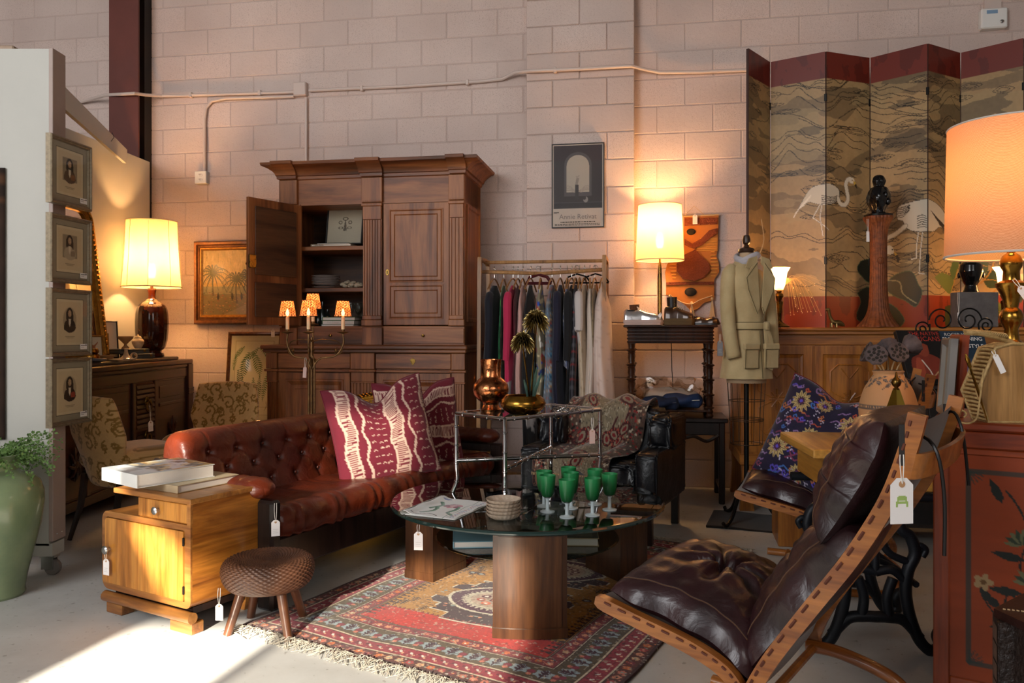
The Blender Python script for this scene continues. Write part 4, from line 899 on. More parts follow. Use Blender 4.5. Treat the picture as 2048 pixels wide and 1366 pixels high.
# upper case
z0u, zdb, zdt, zfr = zl1, az(652), az(405), az(398)
zc0, zc1 = az(356), az(323)
for q0 in (XU0, XU1 - .025): MB().bx(q0, F + .02, z0u, q0 + .025, -.04, zc0).build('side_panel', 'armoire_v', ar)
mm = MB(); Rm = Matrix.Translation((XU1, 0, 0)) @ Matrix.Rotation(R(90), 4, 'Z')
ring(mm, F + .06, zdb + .03, -.09, zdt - .02, [(0, -.0), (0, -.012), (.02, -.012), (.03, -.002), (.05, -.006)], M=Rm); mm.build('side_moulding', 'armoire_v', ar, 20)
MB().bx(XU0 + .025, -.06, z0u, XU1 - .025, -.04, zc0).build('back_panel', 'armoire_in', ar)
xo0, xo1 = ax(603), ax(726); xp0, xp1 = ax(727), ax(765); xq0, xq1 = ax(768), ax(899); xr0 = ax(900)
zs1, zs2 = az(489), az(574)
for zz in (zs1, zs2): MB().bx(XU0 + .025, F + .05, zz - .03, xp0, -.06, zz, .003).build('shelf', 'armoire_h', ar)
MB().bx(XU0, F + .0, z0u, XU1, -.06, zdb, .003).build('base_board', 'armoire_h', ar)
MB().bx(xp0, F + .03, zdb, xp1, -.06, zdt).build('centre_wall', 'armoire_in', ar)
for q0, q1 in ((XU0, ax(596)), (xp0, xp1 + .004)):
    MB().bx(q0 - .004, F - .022, z0u, q1, F + .02, zdb - .01, .003).build('base_block', 'armoire_v', ar)
for q0, q1 in ((ax(600), xp0 - .006), (xp1 + .01, XU1 - .004)):
    d = MB().bx(q0, F - .008, z0u + .012, q1, F + .01, zdb - .02, .002).build('small_drawer', 'armoire_h', ar); MB().lathe([(.006, 0), (.006, .006), (.011, .01), (.009, .016), (0, .018)], 12, M=Matrix.Translation(((q0 + q1) / 2, F - .008, (z0u + zdb) / 2)) @ Matrix.Rotation(R(90), 4, 'X')).build('knob', 'old_brass', d)
for q0, q1, nf in ((XU0, xo0 - .004, 3), (xp0, xp1, 6), (xr0, XU1, 3)):
    m = MB().bx(q0, F - .01, zdb, q1, F + .02, zdt)
    flutes(m, q0 + .006, q1 - .006, zdb + .075, zdt - .13, F - .026, nf)
    m.bx(q0 + .003, F - .026, zdt - .125, q1 - .003, F, zdt - .03, .002).bx(q0 - .006, F - .036, zdt - .03, q1 + .006, F, zdt - .008, .004).bx(q0, F - .03, zdb + .045, q1, F, zdb + .075, .004).bx(q0 - .006, F - .036, zdb, q1 + .006, F, zdb + .045, .004)
    m.build('pilaster', 'armoire_v', ar)
MB().bx(XU0, F, zdt - .008, XU1, -.06, zc0).build('frieze', 'armoire_h', ar)
for q0, q1 in ((XU0 - .006, ax(597)), (xp0 - .006, xp1 + .006), (ax(899), XU1 + .004)):
    m = MB().bx(q0, F - .03, zdt - .002, q1, F + .01, zc0, .003)
    for k in range(int((q1 - q0) / .012)): m.bx(q0 + .004 + k * .012, F - .034, zdt + .002, q0 + .011 + k * .012, F - .03, zdt + .012)
    m.build('frieze_block', 'armoire_v', ar)
# stepped cornice, breaking forward over the pilasters
CP = [(0, zc0), (.014, zc0 + .006), (.016, zc0 + .026), (.03, zc0 + .03), (.034, zc0 + .045), (.05, zc0 + .065), (.085, zc1 - .03), (.11, zc1 - .022), (.115, zc1 - .004), (.11, zc1)]
def cornice(m, x0, x1, f, ret=True):
    n = len(CP); vs = []
    for o, z in CP: vs += [(x0 - (o if ret else 0), -.05, z), (x0 - (o if ret else 0), f - o, z), (x1 + (o if ret else 0), f - o, z), (x1 + (o if ret else 0), -.05, z)]
    fs = [(k * 4 + i, k * 4 + i + 1, k * 4 + i + 5, k * 4 + i + 4) for k in range(n - 1) for i in range(3)] + [(n * 4 - 4, n * 4 - 3, n * 4 - 2, n * 4 - 1)]
    return m.add(vs, fs)
m = MB(); cornice(m, XU0, XU1, F)
for q0, q1 in ((XU0 - .002, ax(593)), (xp0 + .004, xp1 - .004), (ax(905), XU1 + .003)):
    n = len(CP); vs = []
    for o, z in CP: b = min(o, .02); vs += [(q0 - b, F + .02, z + .002), (q0 - b, F - .03 - o, z + .002), (q1 + b, F - .03 - o, z + .002), (q1 + b, F + .02, z + .002)]
    m.add(vs, [(k * 4 + i, k * 4 + i + 1, k * 4 + i + 5, k * 4 + i + 4) for k in range(n - 1) for i in range(3)] + [(n * 4 - 4, n * 4 - 3, n * 4 - 2, n * 4 - 1)])
m.build('cornice', 'armoire_h', ar, 25)
def raised_door(m, x0, z0, x1, z1, f, split):
    s = .055; zs = z0 + (z1 - z0) * split
    m.bx(x0, f, z0, x1, f + .022, z1, .002)
    for a, b in ((z0 + s, zs - .02), (zs + .02, z1 - s)): ring(m, x0 + s, a, x1 - s, b, [(-.012, f), (-.012, f - .006), (-.004, f - .008), (0, f - .002), (.004, f - .008), (.026, f - .008), (.032, f - .001), (.034, f - .004), (.06, f - .004)])
    return m
d = raised_door(MB(), xq0, zdb + .006, xq1, zdt - .012, F - .012, .34).build('door', 'armoire_v', ar, 20)
MB().prism([(xq0 + .03 + .012 * math.cos(a), (zdb + zdt) / 2 - .06 + .022 * math.sin(a)) for a in [i * math.pi / 8 for i in range(16)]], F - .017, F - .012).build('escutcheon', 'old_brass', d)
MB().bx(xq0 + .027, F - .019, (zdb + zdt) / 2 - .072, xq0 + .033, F - .016, (zdb + zdt) / 2 - .05).build('keyhole', 'dark_hole', d)
dw = xo1 - xo0 + .01
dm = raised_door(MB(), 0, zdb + .006, dw, zdt - .012, -.012, .34)
ring(dm, .05, zdb + .07, dw - .05, zdb + .3, [(0, -.01 + .02), (0, -.008 + .02)], cap=False)
d = dm.build('open_door', 'armoire_v', ar, 20); place(d, (xo0 - .002, F - .01, 0), R(-112))
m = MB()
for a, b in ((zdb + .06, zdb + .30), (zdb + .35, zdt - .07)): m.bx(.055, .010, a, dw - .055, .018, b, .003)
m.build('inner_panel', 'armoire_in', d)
MB().bx(dw - .055, .010, (zdb + zdt) / 2 - .05, dw + .002, .026, (zdb + zdt) / 2 + .04, .003).build('lock', 'old_brass', d)
MB().lathe([(.004, 0), (.004, .012), (.009, .016), (.009, .02), (0, .022)], 10, M=Matrix.Translation((dw - .02, -.012, (zdb + zdt) / 2 - .02)) @ Matrix.Rotation(R(90), 4, 'X')).build('key', 'old_brass', d)
AM = Matrix.Translation(wp(uc, 0)) @ Matrix.Rotation(WROT, 4, 'Z')
def arw(x, y, z): return AM @ Vector((x, y, z))
price_tag('white price tag hanging from the key of the open armoire door', wall_pt(513, 545, .9), WROT, .025, .055, .05)
# things inside the armoire
c = Canvas(70, 75, 80, '#b3a795', 3); c.shade(.05, 6, 6)
for x, y, rx, ry in ((36, 22, 6, 4), (26, 30, 4, 4), (46, 30, 4, 4), (27, 42, 5, 3), (45, 42, 5, 3)): c.ell(x, y, rx, ry, '#5a4f44'); c.ell(x, y, rx * .6, ry * .6, '#b3a795')
for k in (-3, -1, 1, 3): c.curve([(36, 26), (36 + k * .5, 36), (36 + k, 48)], 1.4, '#5a4f44')
picture('framed_drawing', 'dark-framed plant drawing leaning on the upper armoire shelf', 'picture', arw(ax(688, .36), -.36, zs1 + .028), WROT, .29, .29, [(0, 0), (0, -.014), (.003, -.018), (.009, -.018), (.012, -.01)], 'black_frame', c, .011, tilt=R(-10))
b = book('shelf_book', 'tan book lettered SAHARA lying on the upper armoire shelf', arw(ax(670, .45), -.42, zs1), WROT, .31, .22, .016, 'book_tan', group='books inside the armoire')
text_mesh('lettering', 'SAHARA', .014, 'dark_print', b, (-.09, -.1105, .008), sx=1.3)
b = book('shelf_book', 'thin black book under the leaning drawing in the armoire', arw(ax(672, .43), -.40, zs1 + .016), WROT + R(3), .25, .2, .012, 'book_black', group='books inside the armoire')
for k in range(7):
    o = MB().lathe([(.06, 0), (.07, .004), (.102, .010), (.106, .0125), (.1, .0115), (.068, .006), (0, .005)], 40).build('dinner_plate', plain('plate_glaze', '#bdb3ae', .3) if k == 0 else 'plate_glaze'); place(o, arw(ax(652, .42), -.42, zs2 + .012 * k + (.012 if k else 0)))
    tag(o, ('bottom', 'second', 'third', 'fourth', 'fifth', 'sixth', 'topmost')[k] + ' white dinner plate, counted upwards, of the stack in the armoire', 'plate', 'dinner plates in the armoire')
t = thing('coral_ornament', 'knobbly pale coral ornament at the right end of the middle armoire shelf', 'ornament', arw(ax(703, .45), -.45, zs2)); m = MB()
for k in range(26): m.ball((rnd.uniform(-.07, .075), rnd.uniform(-.03, .03), .014 + rnd.uniform(0, .03) * (1 if k % 2 else .4)), (rnd.uniform(.012, .026), .018, rnd.uniform(.01, .018)), 8, 5)
m.build('branches', plain('coral', '#b5a78f', .7, var=.3, vs=30), t)
for k, (nm, h, mt, lb) in enumerate((('white_book', .012, 'book_white', 'thin white book under the green books in the armoire'), ('green_book', .03, 'book_dgreen', 'dark green book lying in the bottom of the armoire'), ('green_book', .024, 'book_green', 'light green book on top of the pile in the armoire bottom'))):
    b = book(nm, lb, arw(ax(682, .5), -.46, zdb + (0, .012, .042)[k]), WROT + R(2 * k - 2), .25, .19, h, mt, group='green books in the armoire')
    if k == 1: text_mesh('lettering', 'River Cottage', .016, 'pale_print', b, (-.04, -.0958, .015))
for k, (px, h) in enumerate(((636, .15), (645, .19), (655, .13))):
    o = MB().lathe([(.022, 0), (.024, .01), (.024, h * .6), (.01, h * .75), (.009, h), (0, h)], 16).build('glass_bottle', plain('bottle_dark', '#1d211d', .1, coat=.5) if k == 0 else 'bottle_dark'); place(o, arw(ax(px, .3), -.3, zdb)); tag(o, ('small', 'tall', 'short')[k] + ' dark glass bottle in the bottom of the armoire', 'bottle', 'bottles in the armoire')
for k, px in enumerate((690, 700, 712)):
    o = MB().lathe([(.025, 0), (.025, .003), (.004, .008), (.004, .08), (.02, .1), (.033, .14), (.03, .18), (.029, .18), (.032, .14), (.018, .1), (0, .09)], 20).build('wine_glass', 'clear_glass'); place(o, arw(ax(px, .3), -.25 - .04 * (k % 2), zdb)); tag(o, 'clear stemmed glass behind the green books, ' + ('left', 'middle', 'right')[k] + ' of three', 'glass', 'wine glasses in the armoire')

# ---------------------------------------------------------------- leather sofa
leather('tan_leather', '#652611', '#45180b', .36, 5, .4)
SR = R(61.5); SL = Vector((-.862, 4.344, 0)); SM = Matrix.Translation(SL) @ Matrix.Rotation(SR, 4, 'Z')
so = thing('leather_sofa', 'long tufted rust-brown leather sofa with black wooden frame', 'sofa', SL, SR)
def sweep_x(prof, x0, x1, nx, disp, end=.06, parent=None, name='', mat='tan_leather'):
    """closed-ish cushion: profile in (y,z) swept along x, rounded at both ends, displaced along the outward normal"""
    P = [Vector((p[0], p[1], 0)) for p in prof]; n = len(P); c = sum(P, Vector()) / n; N = []
    for k in range(n): t = (P[min(k + 1, n - 1)] - P[max(k - 1, 0)]).normalized(); N.append(Vector((-t.y, t.x, 0)))
    S = [0]
    for a, b in zip(P, P[1:]): S.append(S[-1] + (b - a).length)
    vs = []
    for i in range(nx):
        x = x0 + (x1 - x0) * i / (nx - 1); e = min(x - x0, x1 - x); s = 1 if e > end else math.sqrt(max(0, 1 - (1 - e / end) ** 2)); s = .55 + .45 * s
        for k in range(n): p = c + (P[k] - c) * s + N[k] * disp(x, S[k], k); vs.append((x, p.x, p.y))
    m = MB(); m.add(vs, [(i * n + k, (i + 1) * n + k, (i + 1) * n + k + 1, i * n + k + 1) for i in range(nx - 1) for k in range(n - 1)] + [tuple(range(n)), tuple((nx - 1) * n + k for k in range(n))[::-1]])
    return m.build(name, mat, parent, 60)
BP = spline([(.07, .34, 0), (.085, .40, 0), (.12, .50, 0), (.155, .585, 0), (.165, .63, 0), (.20, .675, 0), (.26, .69, 0), (.315, .67, 0), (.335, .61, 0), (.335, .50, 0), (.33, .34, 0)], 8)
bt = []                                              # buttons: (x, arc length)
for r_, s_ in enumerate((.10, .19, .275)):
    for k in range(-6, 7):
        x = k * .165 + (.0825 if r_ % 2 else 0)
        if abs(x) < .93: bt.append((x, s_))
def tuft(x, s, k):
    d = .008
    for bx_, bs in bt:
        r2 = (x - bx_) ** 2 + (s - bs) ** 2
        if r2 < .02: d -= .017 * math.exp(-r2 / .0006) + .004 * math.exp(-r2 / .003)
    for a, b in ((.10, .19), (.19, .275)):            # diamond creases
        if a - .01 < s < b + .01:
            f = (s - a) / (b - a); off = 0 if a == .10 else .0825
            for sg in (1, -1):
                q = ((x - off) / .165 - sg * f * .5) ; q = abs(q - round(q)) * .165; d -= .006 * math.exp(-(q / .007) ** 2)
    if s >= .275:                                       # pleats over the top roll
        q = x / .165; q = abs(q - round(q)) * .165; d -= .007 * math.exp(-(q / .007) ** 2) * max(0, 1 - (s - .275) / .16)
    if s < .10:
        q = x / .165; q = abs(q - round(q)) * .165; d -= .007 * math.exp(-(q / .01) ** 2)
    return d
sweep_x(BP, -.96, .93, 300, tuft, .07, so, 'backrest')
b0_ = None
for x, s in bt:
    k = min(range(len(BP)), key=lambda q: abs(sum((BP[j + 1] - BP[j]).length for j in range(q)) - s)); b0_ = MB().ball((0, 0, 0), (.008, .006, .008), 8, 5).build('button', 'tan_leather', so) if b0_ is None else b0_.copy(); b0_.location = (x, BP[k].x + .006, BP[k].y)
    if b0_.name not in col.objects: col.objects.link(b0_)
CPF = spline([(.14, .27, 0), (.14, .385, 0), (.0, .385, 0), (-.2, .392, 0), (-.31, .41, 0), (-.365, .395, 0), (-.39, .345, 0), (-.37, .292, 0), (-.32, .275, 0), (.0, .27, 0)], 7)[::-1]
sweep_x([(p.x, p.y) for p in CPF], -.93, .9, 240, lambda x, s, k: .004 * math.sin(x * 70 + 2 * math.sin(x * 23)) * (1 if CPF[k].x < -.3 else .3) + .003 * math.sin(x * 31), .05, so, 'seat_cushion')
for sx in (-1, 1):
    x = sx * .965
    for y in (-.355, .3): MB().bx(x - .03, y - .045, 0, x + .03, y + .045, .455 if y < 0 else .58, .012).build('frame_post', 'ebonised', so)
    MB().bx(x - .02, -.31, .2, x + .02, .26, .25, .005).bx(x - .02, -.31, .40, x + .02, .26, .45, .005).build('side_rail', 'ebonised', so)
    pf = [(.062 * math.cos(a) * (1.15 if sx else 1), .50 + .042 * math.sin(a)) for a in [2 * math.pi * i / 20 for i in range(20)]]
    m = MB()
    def fn(u, v, x=x): a = 2 * math.pi * u; yy = -.36 + .46 * v; s = min(1, math.sqrt(max(0.0, 1 - (1 - min(v, 1 - v) / .16) ** 2)) if min(v, 1 - v) < .16 else 1) * (1 + .03 * math.sin(v * 50 + 2 * math.sin(a))); return (x - .0 + .075 * s * math.cos(a), yy, .497 + .045 * s * math.sin(a))
    m.grid(fn, 24, 40, wrapu=True); m.build('arm_pad', 'tan_leather', so, 180)
MB().bx(-.94, -.36, .14, .94, -.33, .28, .006).build('front_rail', 'ebonised', so); MB().bx(-.94, .31, .1, .94, .34, .5, .006).build('back_rail', 'ebonised', so); MB().bx(-.94, -.32, .24, .94, .3, .268).build('seat_deck', 'ebonised', so)
price_tag('white price tag on a string hanging on the front post of the sofa', onz(541, 1003, .45) + Vector((.03, -.03, 0)), R(20), .034, .066, .07)
# pillows
def ikat_canvas():
    c = Canvas(100, 100, 170, '#701a2b', 21); c.shade(.16, 10, 10); c.shade(.08, 90, 90, 2); CR = '#d9b8a4'; rr = random.Random(5)
    def ladder(x0, x1, ph):
        for y in np.arange(1, 99, 2.1):
            s = 1.6 * math.sin(y * .16 + ph); c.line([(x0 + s + rr.uniform(-1, .6), y), (x1 + s + rr.uniform(-.6, 1), y + .5)], 1.15, CR, .9)
        for xx in (x0, x1): c.line([(xx + 1.6 * math.sin(y * .16 + ph) + rr.uniform(-.5, .5), y) for y in np.arange(0, 101, 1.5)], 1.9, CR, .8)
    def wave(x, ph): c.curve([(x + 1.9 * math.sin(y * .22 + ph), y) for y in range(-2, 104, 5)], 2.4, CR)
    def dashes(x0, x1):
        for y in np.arange(4, 100, 8):
            for x in np.arange(x0, x1, 6.2):
                xx, yy = x + rr.uniform(-1, 1), y + rr.uniform(-1.5, 1.5); c.line([(xx - 1.6, yy + .8), (xx, yy - .4), (xx + 1.8, yy + .3)], .9, CR, .85)
    ladder(9, 20, 0); wave(29, .5); dashes(36, 52); ladder(55, 68, 1.3); wave(77, 0); dashes(84, 94); ladder(96, 103, .4); return c
IK = ikat_canvas()
def pillow(name, label, loc, rot, w, h, t, cv, chop=.1, turn=False, mat='cloth_print', group=None, nu=100, ear=.05):
    """plump square cushion, seams pinched, pointed corners, top edge pushed in by a chop; faces -y"""
    def half(sd):
        u, v = np.meshgrid(np.linspace(-1, 1, nu), np.linspace(1, -1, nu))
        x = u * w / 2 * (1 - ear * (1 - v ** 2) * 1.0) ; z = v * h / 2 * (1 - ear * (1 - u ** 2))
        z = z - chop * np.exp(-(u / .38) ** 2) * np.clip((v + .6) / 1.6, 0, 1) ** 1.5
        th = t / 2 * (np.clip(1 - np.abs(u) ** 2.6, 0, 1) * np.clip(1 - np.abs(v) ** 2.6, 0, 1)) ** .55
        th = th * (1 + .10 * np.sin(5 * u + 3 * v) * np.abs(u * v)) * (1 - .35 * np.exp(-(u / .3) ** 2) * np.clip(v, 0, 1) * (chop > .02))
        return np.stack([x, sd * th + 0 * x, z], 2).reshape(-1, 3), ((u + 1) / 2).ravel(), ((1 - v) / 2).ravel()
    P = []; C = []
    for sd in (-1, 1): p, uu, vv = half(sd); P.append(p); C.append(cv.sample(vv, uu) if turn else cv.sample(uu, vv))
    n = nu * nu; i, j = np.meshgrid(np.arange(nu - 1), np.arange(nu - 1)); q = (j * nu + i).ravel(); Fq = np.stack([q, q + nu, q + nu + 1, q + 1], 1)
    me = bpy.data.meshes.new(name); me.from_pydata(np.concatenate(P).tolist(), [], np.concatenate([Fq, Fq[:, ::-1] + n]).tolist()); paint(me, np.concatenate(C))
    t_ = thing(name, label, 'pillow', loc, 0, group); t_.rotation_euler = rot; link('cover', me, mat, t_, 180)
    sm = MB(); E = []
    for k in range(40): E.append((-1 + 2 * k / 40, -1))
    for k in range(40): E.append((1, -1 + 2 * k / 40))
    for k in range(40): E.append((1 - 2 * k / 40, 1))
    for k in range(40): E.append((-1, 1 - 2 * k / 40))
    sm.tube([(u * w / 2 * (1 - ear * (1 - v * v)), 0, v * h / 2 * (1 - ear * (1 - u * u)) - chop * math.exp(-(u / .38) ** 2) * max(0, (v + .6) / 1.6) ** 1.5) for u, v in E], .0035, 5, True); sm.build('seam', plain('maroon_seam', '#6a1827', .8) if 'maroon_seam' not in MT else 'maroon_seam', t_)
    return t_
pillow('ikat_pillow', 'maroon ikat pillow with upright cream stripes, front one on the sofa', (-.70, 4.30, .62), (R(-16), R(-9), R(24)), .55, .55, .2, IK, .11, group='ikat pillows on the sofa')
pillow('ikat_pillow', 'maroon ikat pillow with level cream stripes, behind the front one on the sofa', (-.545, 4.66, .615), (R(-14), R(-3), R(22)), .50, .52, .18, IK, .10, turn=True, group='ikat pillows on the sofa')

# ---------------------------------------------------------------- candelabra lamp behind the sofa
cl = thing('candelabra_lamp', 'wrought metal floor candelabra with four leopard print shades behind the sofa', 'floor lamp', (-1.29, 5.15, 0))
plain('aged_gold', '#7d5a33', .42, metal=.7, c2='#4a3520', vs=25)
plain('candle_sleeve', '#e8c79a', .6)
def q3(px, py): v = at(px, py, 5.15) - cl.location; return (v.x, 0, v.z)
px0 = 1024 + FPX * -1.29 / 5.15
m = MB().tube([(0, 0, .02), (0, 0, 1.12)], .008, 8)
for dx in (-.018, .018): m.tube([(dx, 0, .02), (dx, 0, .95), (dx * .4, 0, 1.0)], .007, 8)
m.build('stem', 'aged_gold', cl); MB().lathe([(.14, 0), (.14, .01), (.05, .03), (.02, .05)], 24).build('foot', 'aged_gold', cl)
def leopard():
    c = Canvas(100, 40, 200, '#cf7a4a', 3); c.put((c.noise(6, 3) > .5).astype(float), '#d9a07a', .7); rr = random.Random(2)
    for x in np.arange(0, 100, 4.6):
        for y in np.arange(2, 39, 6.2):
            xx, yy = x + rr.uniform(-.8, .8), y + rr.uniform(-.8, .8) + (3.1 if int(x / 4.6) % 2 else 0); c.ell(xx, yy, 1.5, 2.5, '#14100e', rot=rr.uniform(-.5, .5)); c.ell(xx + .3, yy, .5, 1.1, '#b05a34', rot=.2)
    c.rect(0, 0, 100, 2, '#14100e'); c.rect(0, 38, 100, 40, '#14100e'); return c
LEO = leopard(); shade_mat('leopard_shade', None, None, .45)
CB = [(575, 668, 0, -.16), (617, 668, -.12, 0), (626, 652, .12, .0), (686, 668, 0, .17)]
for k, (cpx, cpy, dy, _) in enumerate(CB):
    Yk = 5.15 + dy; v = at(cpx, cpy, Yk) - cl.location
    m = MB(); end = Vector((v.x, v.y, v.z)); z0 = .97
    m.tube(spline([(0, 0, z0 - .06), (end.x * .25, end.y * .25, z0 + .01), (end.x * .75, end.y * .75, z0 + .03), (end.x, end.y, z0 + .1), (end.x, end.y, end.z)], 7), .006, 8)
    m.tube(spline([(0, 0, 1.09), (end.x * .35, end.y * .35, z0 + .135), (end.x * .85, end.y * .85, z0 + .12), (end.x * .97, end.y * .97, z0 + .06), (end.x * .8, end.y * .8, z0 + .035), (end.x * .74, end.y * .74, z0 + .065), (end.x * .82, end.y * .82, z0 + .085)], 6), .004, 6)
    m.lathe([(0, 0), (.036, .01), (.038, .013), (.012, .018), (.012, .03)], 16, c=(end.x, end.y, end.z)); m.ball((end.x * .79, end.y * .79 - .004, z0 + .062), .012, 8, 6)
    a = m.build('arm', 'aged_gold', cl)
    MB().lathe([(.0115, .012), (.0115, .11), (0, .112)], 14, c=(end.x, end.y, end.z)).build('candle_sleeve', 'candle_sleeve', a)
    s = lampshade(a, .11, .215, .054, .037, 'leopard_shade', 150, cv=LEO, name='leopard_shade'); s.location = tuple(end)
    MB().lathe([(0, .115), (.009, .12), (.012, .135), (.006, .155), (0, .165)], 10, c=(end.x, end.y, end.z)).build('bulb', 'bulb_warm', a)
    lamp_light(cl.location + end + Vector((0, 0, .182)), .5, .012)
price_tag('small pink price tag hanging on the candelabra stem', Vector((-1.32, 5.12, .99)), 0, .022, .07, .06, mat=plain('pink_card', '#dcb9ae', .7), lean=R(4))
# oval brass tray leaning behind the sofa
bt_ = thing('brass_tray', 'large oval brass tray with a pie-crust rim leaning behind the sofa', 'tray', wp(wu(756, .72), .70, 0), WROT); bt_.rotation_euler = (R(-6), 0, WROT)
N_ = 120; E = [(.5 * math.cos(2 * math.pi * k / N_), .365 + .362 * math.sin(2 * math.pi * k / N_)) for k in range(N_)]
m = MB(); rings = [(0.0, .012), (.55, .012), (.86, .010), (.9, .0), (.95, -.014)]
vs = [(x * s, y, .365 + (z - .365) * s) for s, y in rings[1:] for x, z in E]; m.add(vs, [(k * N_ + i, k * N_ + (i + 1) % N_, (k + 1) * N_ + (i + 1) % N_, (k + 1) * N_ + i) for k in range(3) for i in range(N_)] + [tuple(range(N_))]); m.build('dish', 'brass', bt_)
m = MB(); nb = 54
for k in range(nb):                                   # twisted double rim
    a0, a1 = 2 * math.pi * k / nb, 2 * math.pi * (k + 1) / nb
    for s0, s1, y in ((.94, 1.0, -.016), (1.0, .94, -.02)):
        P = []
        for j in range(7):
            t = j / 6; a = a0 + (a1 - a0) * t; s = .97 + (.03 if s0 < s1 else -.03) * math.cos(2 * math.pi * t); P.append((.5 * s * math.cos(a), y, .365 + .362 * s * math.sin(a)))
        m.tube(P, .006, 5)
m.build('rope_rim', 'brass', bt_)

# ---------------------------------------------------------------- rug
def rug_canvas():
    W, H = 148, 204; c = Canvas(W, H, 400, '#3a1714', 12); rr = random.Random(9)
    MOT = ['#c9a07a', '#d98a5a', '#c06a52', '#2f1a1c', '#8a9a8a', '#d8cfc0', '#b8502c']
    def band(i0, i1, bgc): c.rect(i0, i0, W - i0, H - i0, bgc); return (i0 + i1) / 2
    def along(i, step, fn):
        L = [((x, H - i), 0) for x in np.arange(i, W - i, step)] + [((x, i), math.pi) for x in np.arange(i, W - i, step)] + [((i, y), math.pi / 2) for y in np.arange(i + step, H - i - step / 2, step)] + [((W - i, y), -math.pi / 2) for y in np.arange(i + step, H - i - step / 2, step)]
        for (p, a) in L: fn(p[0], p[1], a)
    def bloom(s):
        def f(x, y, a):
            k = rr.choice(['#c4705a', '#d08a6a', '#a83a3a', '#caa37c', '#c9682e', '#7a2430'])
            for q in range(5): c.ell(x + s * .5 * math.cos(q * 1.257 + a), y + s * .5 * math.sin(q * 1.257 + a), s * .36, s * .3, k)
            c.ell(x, y, s * .25, s * .25, rr.choice(MOT))
            for q in range(3): c.ell(x + rr.uniform(-2.2, 2.2), y + rr.uniform(-2.2, 2.2), .5, .35, rr.choice(MOT))
        return f
    def guard(i, c1='#2a1416', c2='#cdb79a'):
        c.rect(i, i, W - i, H - i, c1); c.rect(i + .45, i + .45, W - i - .45, H - i - .45, c2); c.rect(i + .95, i + .95, W - i - .95, H - i - .95, c1)
    band(1.2, 6, '#5c2a20'); along(3.8, 4.4, bloom(1.9)); guard(6.2); band(7.4, 13, '#8e2634'); along(10.2, 4.6, lambda x, y, a: (c.ell(x, y, 1.1, .5, '#ddcfc0', rot=a + .9), c.ell(x + 1.4, y + 1, .5, .5, '#e3a884'), c.ell(x - 1.5, y - .6, .55, .5, '#5a1420')))
    guard(13.2); band(14.4, 24, '#55452f')
    def leafcart(x, y, a):
        c.blob([(x + 3.9 * math.cos(b) * (1 if k % 2 else .72), y + 3.6 * math.sin(b) * (1 if k % 2 else .72)) for k, b in enumerate([2 * math.pi * q / 12 for q in range(12)])], '#8f9ca0')
        d = a - math.pi / 2; c.line([(x - 3 * math.cos(d), y - 3 * math.sin(d)), (x + 3 * math.cos(d), y + 3 * math.sin(d))], .7, '#3d1526')
        for q in (-1.6, 0, 1.4):
            for s in (1, -1): c.leaf(x + q * math.cos(d), y + q * math.sin(d), 2.5, 1.1, d + s * .85, '#3d1526')
    along(19.2, 9.4, leafcart); along(19.2 , 9.4, lambda x, y, a: (c.ell(x + 4.7 * math.cos(a), y + 4.7 * abs(math.sin(a)), 1.5, 1.4, '#7a2436'), c.ell(x + 4.7 * math.cos(a) + 2 * math.sin(a), y + 4.7 * abs(math.sin(a)) + 2 * math.cos(a), 1, .9, '#c4705a')))
    guard(24.2); band(25.4, 30, '#7e2a2e'); along(27.7, 4.4, bloom(1.7)); guard(30.2, '#2a1416', '#8a6a52'); c.rect(31.4, 31.4, W - 31.4, H - 31.4, '#a8742c')
    c.rect(31.4, H - 46, W - 31.4, H - 31.4, '#b5261a'); c.rect(31.4, 31.4, W - 31.4, 44, '#9c4a22')
    cx = W / 2
    # medallions
    for my, s in ((H - 74, 1.0), (78, 1.0)):
        def hexa(k, c_, al=1.0):
            st = []
            for sx, sy in ((1, -1), (1, 1), (-1, 1), (-1, -1)):
                q = [(38, 6), (32, 6), (32, 14), (24, 14), (24, 22), (14, 22), (14, 29), (0, 29)]; q = [(x * k * s * .92, y * k * s) for x, y in q]; q = q if sx * sy < 0 else q[::-1]
                st += [(cx + sx * x, my + sy * y) for x, y in (q if sy < 0 else q)]
            c.poly(st, c_, al)
        hexa(1.0, '#cbbfa9'); hexa(.965, '#40252a'); 
        for k in range(70): a = rr.uniform(0, 6.28); r = rr.uniform(.5, .9); c.ell(cx + 33 * r * math.cos(a), my + 24 * r * math.sin(a), .9, .7, rr.choice(['#cbbfa9', '#9a5a48', '#c98a6a', '#7f8f8c']))
        for sx in (-1, 1):
            for sy in (-1, 1): c.poly([(cx + sx * 20, my + sy * 19), (cx + sx * 31, my + sy * 8), (cx + sx * 31, my + sy * 13), (cx + sx * 23, my + sy * 21)], '#a8742c'); [c.line([(cx + sx * (22 + 2.4 * q), my + sy * (18.5 - 2.4 * q)), (cx + sx * (24 + 2.4 * q), my + sy * (18.6 - 2.4 * q))], .6, '#2d1a16') for q in range(4)]
        c.blob([(cx + 25 * math.cos(b), my + 17 * math.sin(b)) for b in [2 * math.pi * q / 6 for q in range(6)]], '#cbbfa9'); c.blob([(cx + 23.5 * math.cos(b), my + 15.6 * math.sin(b)) for b in [2 * math.pi * q / 6 for q in range(6)]], '#4c1a34')
        for k in range(40): a = k * 2 * math.pi / 40; c.leaf(cx + 16 * math.cos(a), my + 10.6 * math.sin(a), 2.4, 1.2, a, '#cbbfa9')
        c.ell(cx, my, 16.5, 11, '#b9ad98'); c.ell(cx, my, 14, 9, '#8e4a44', .35)
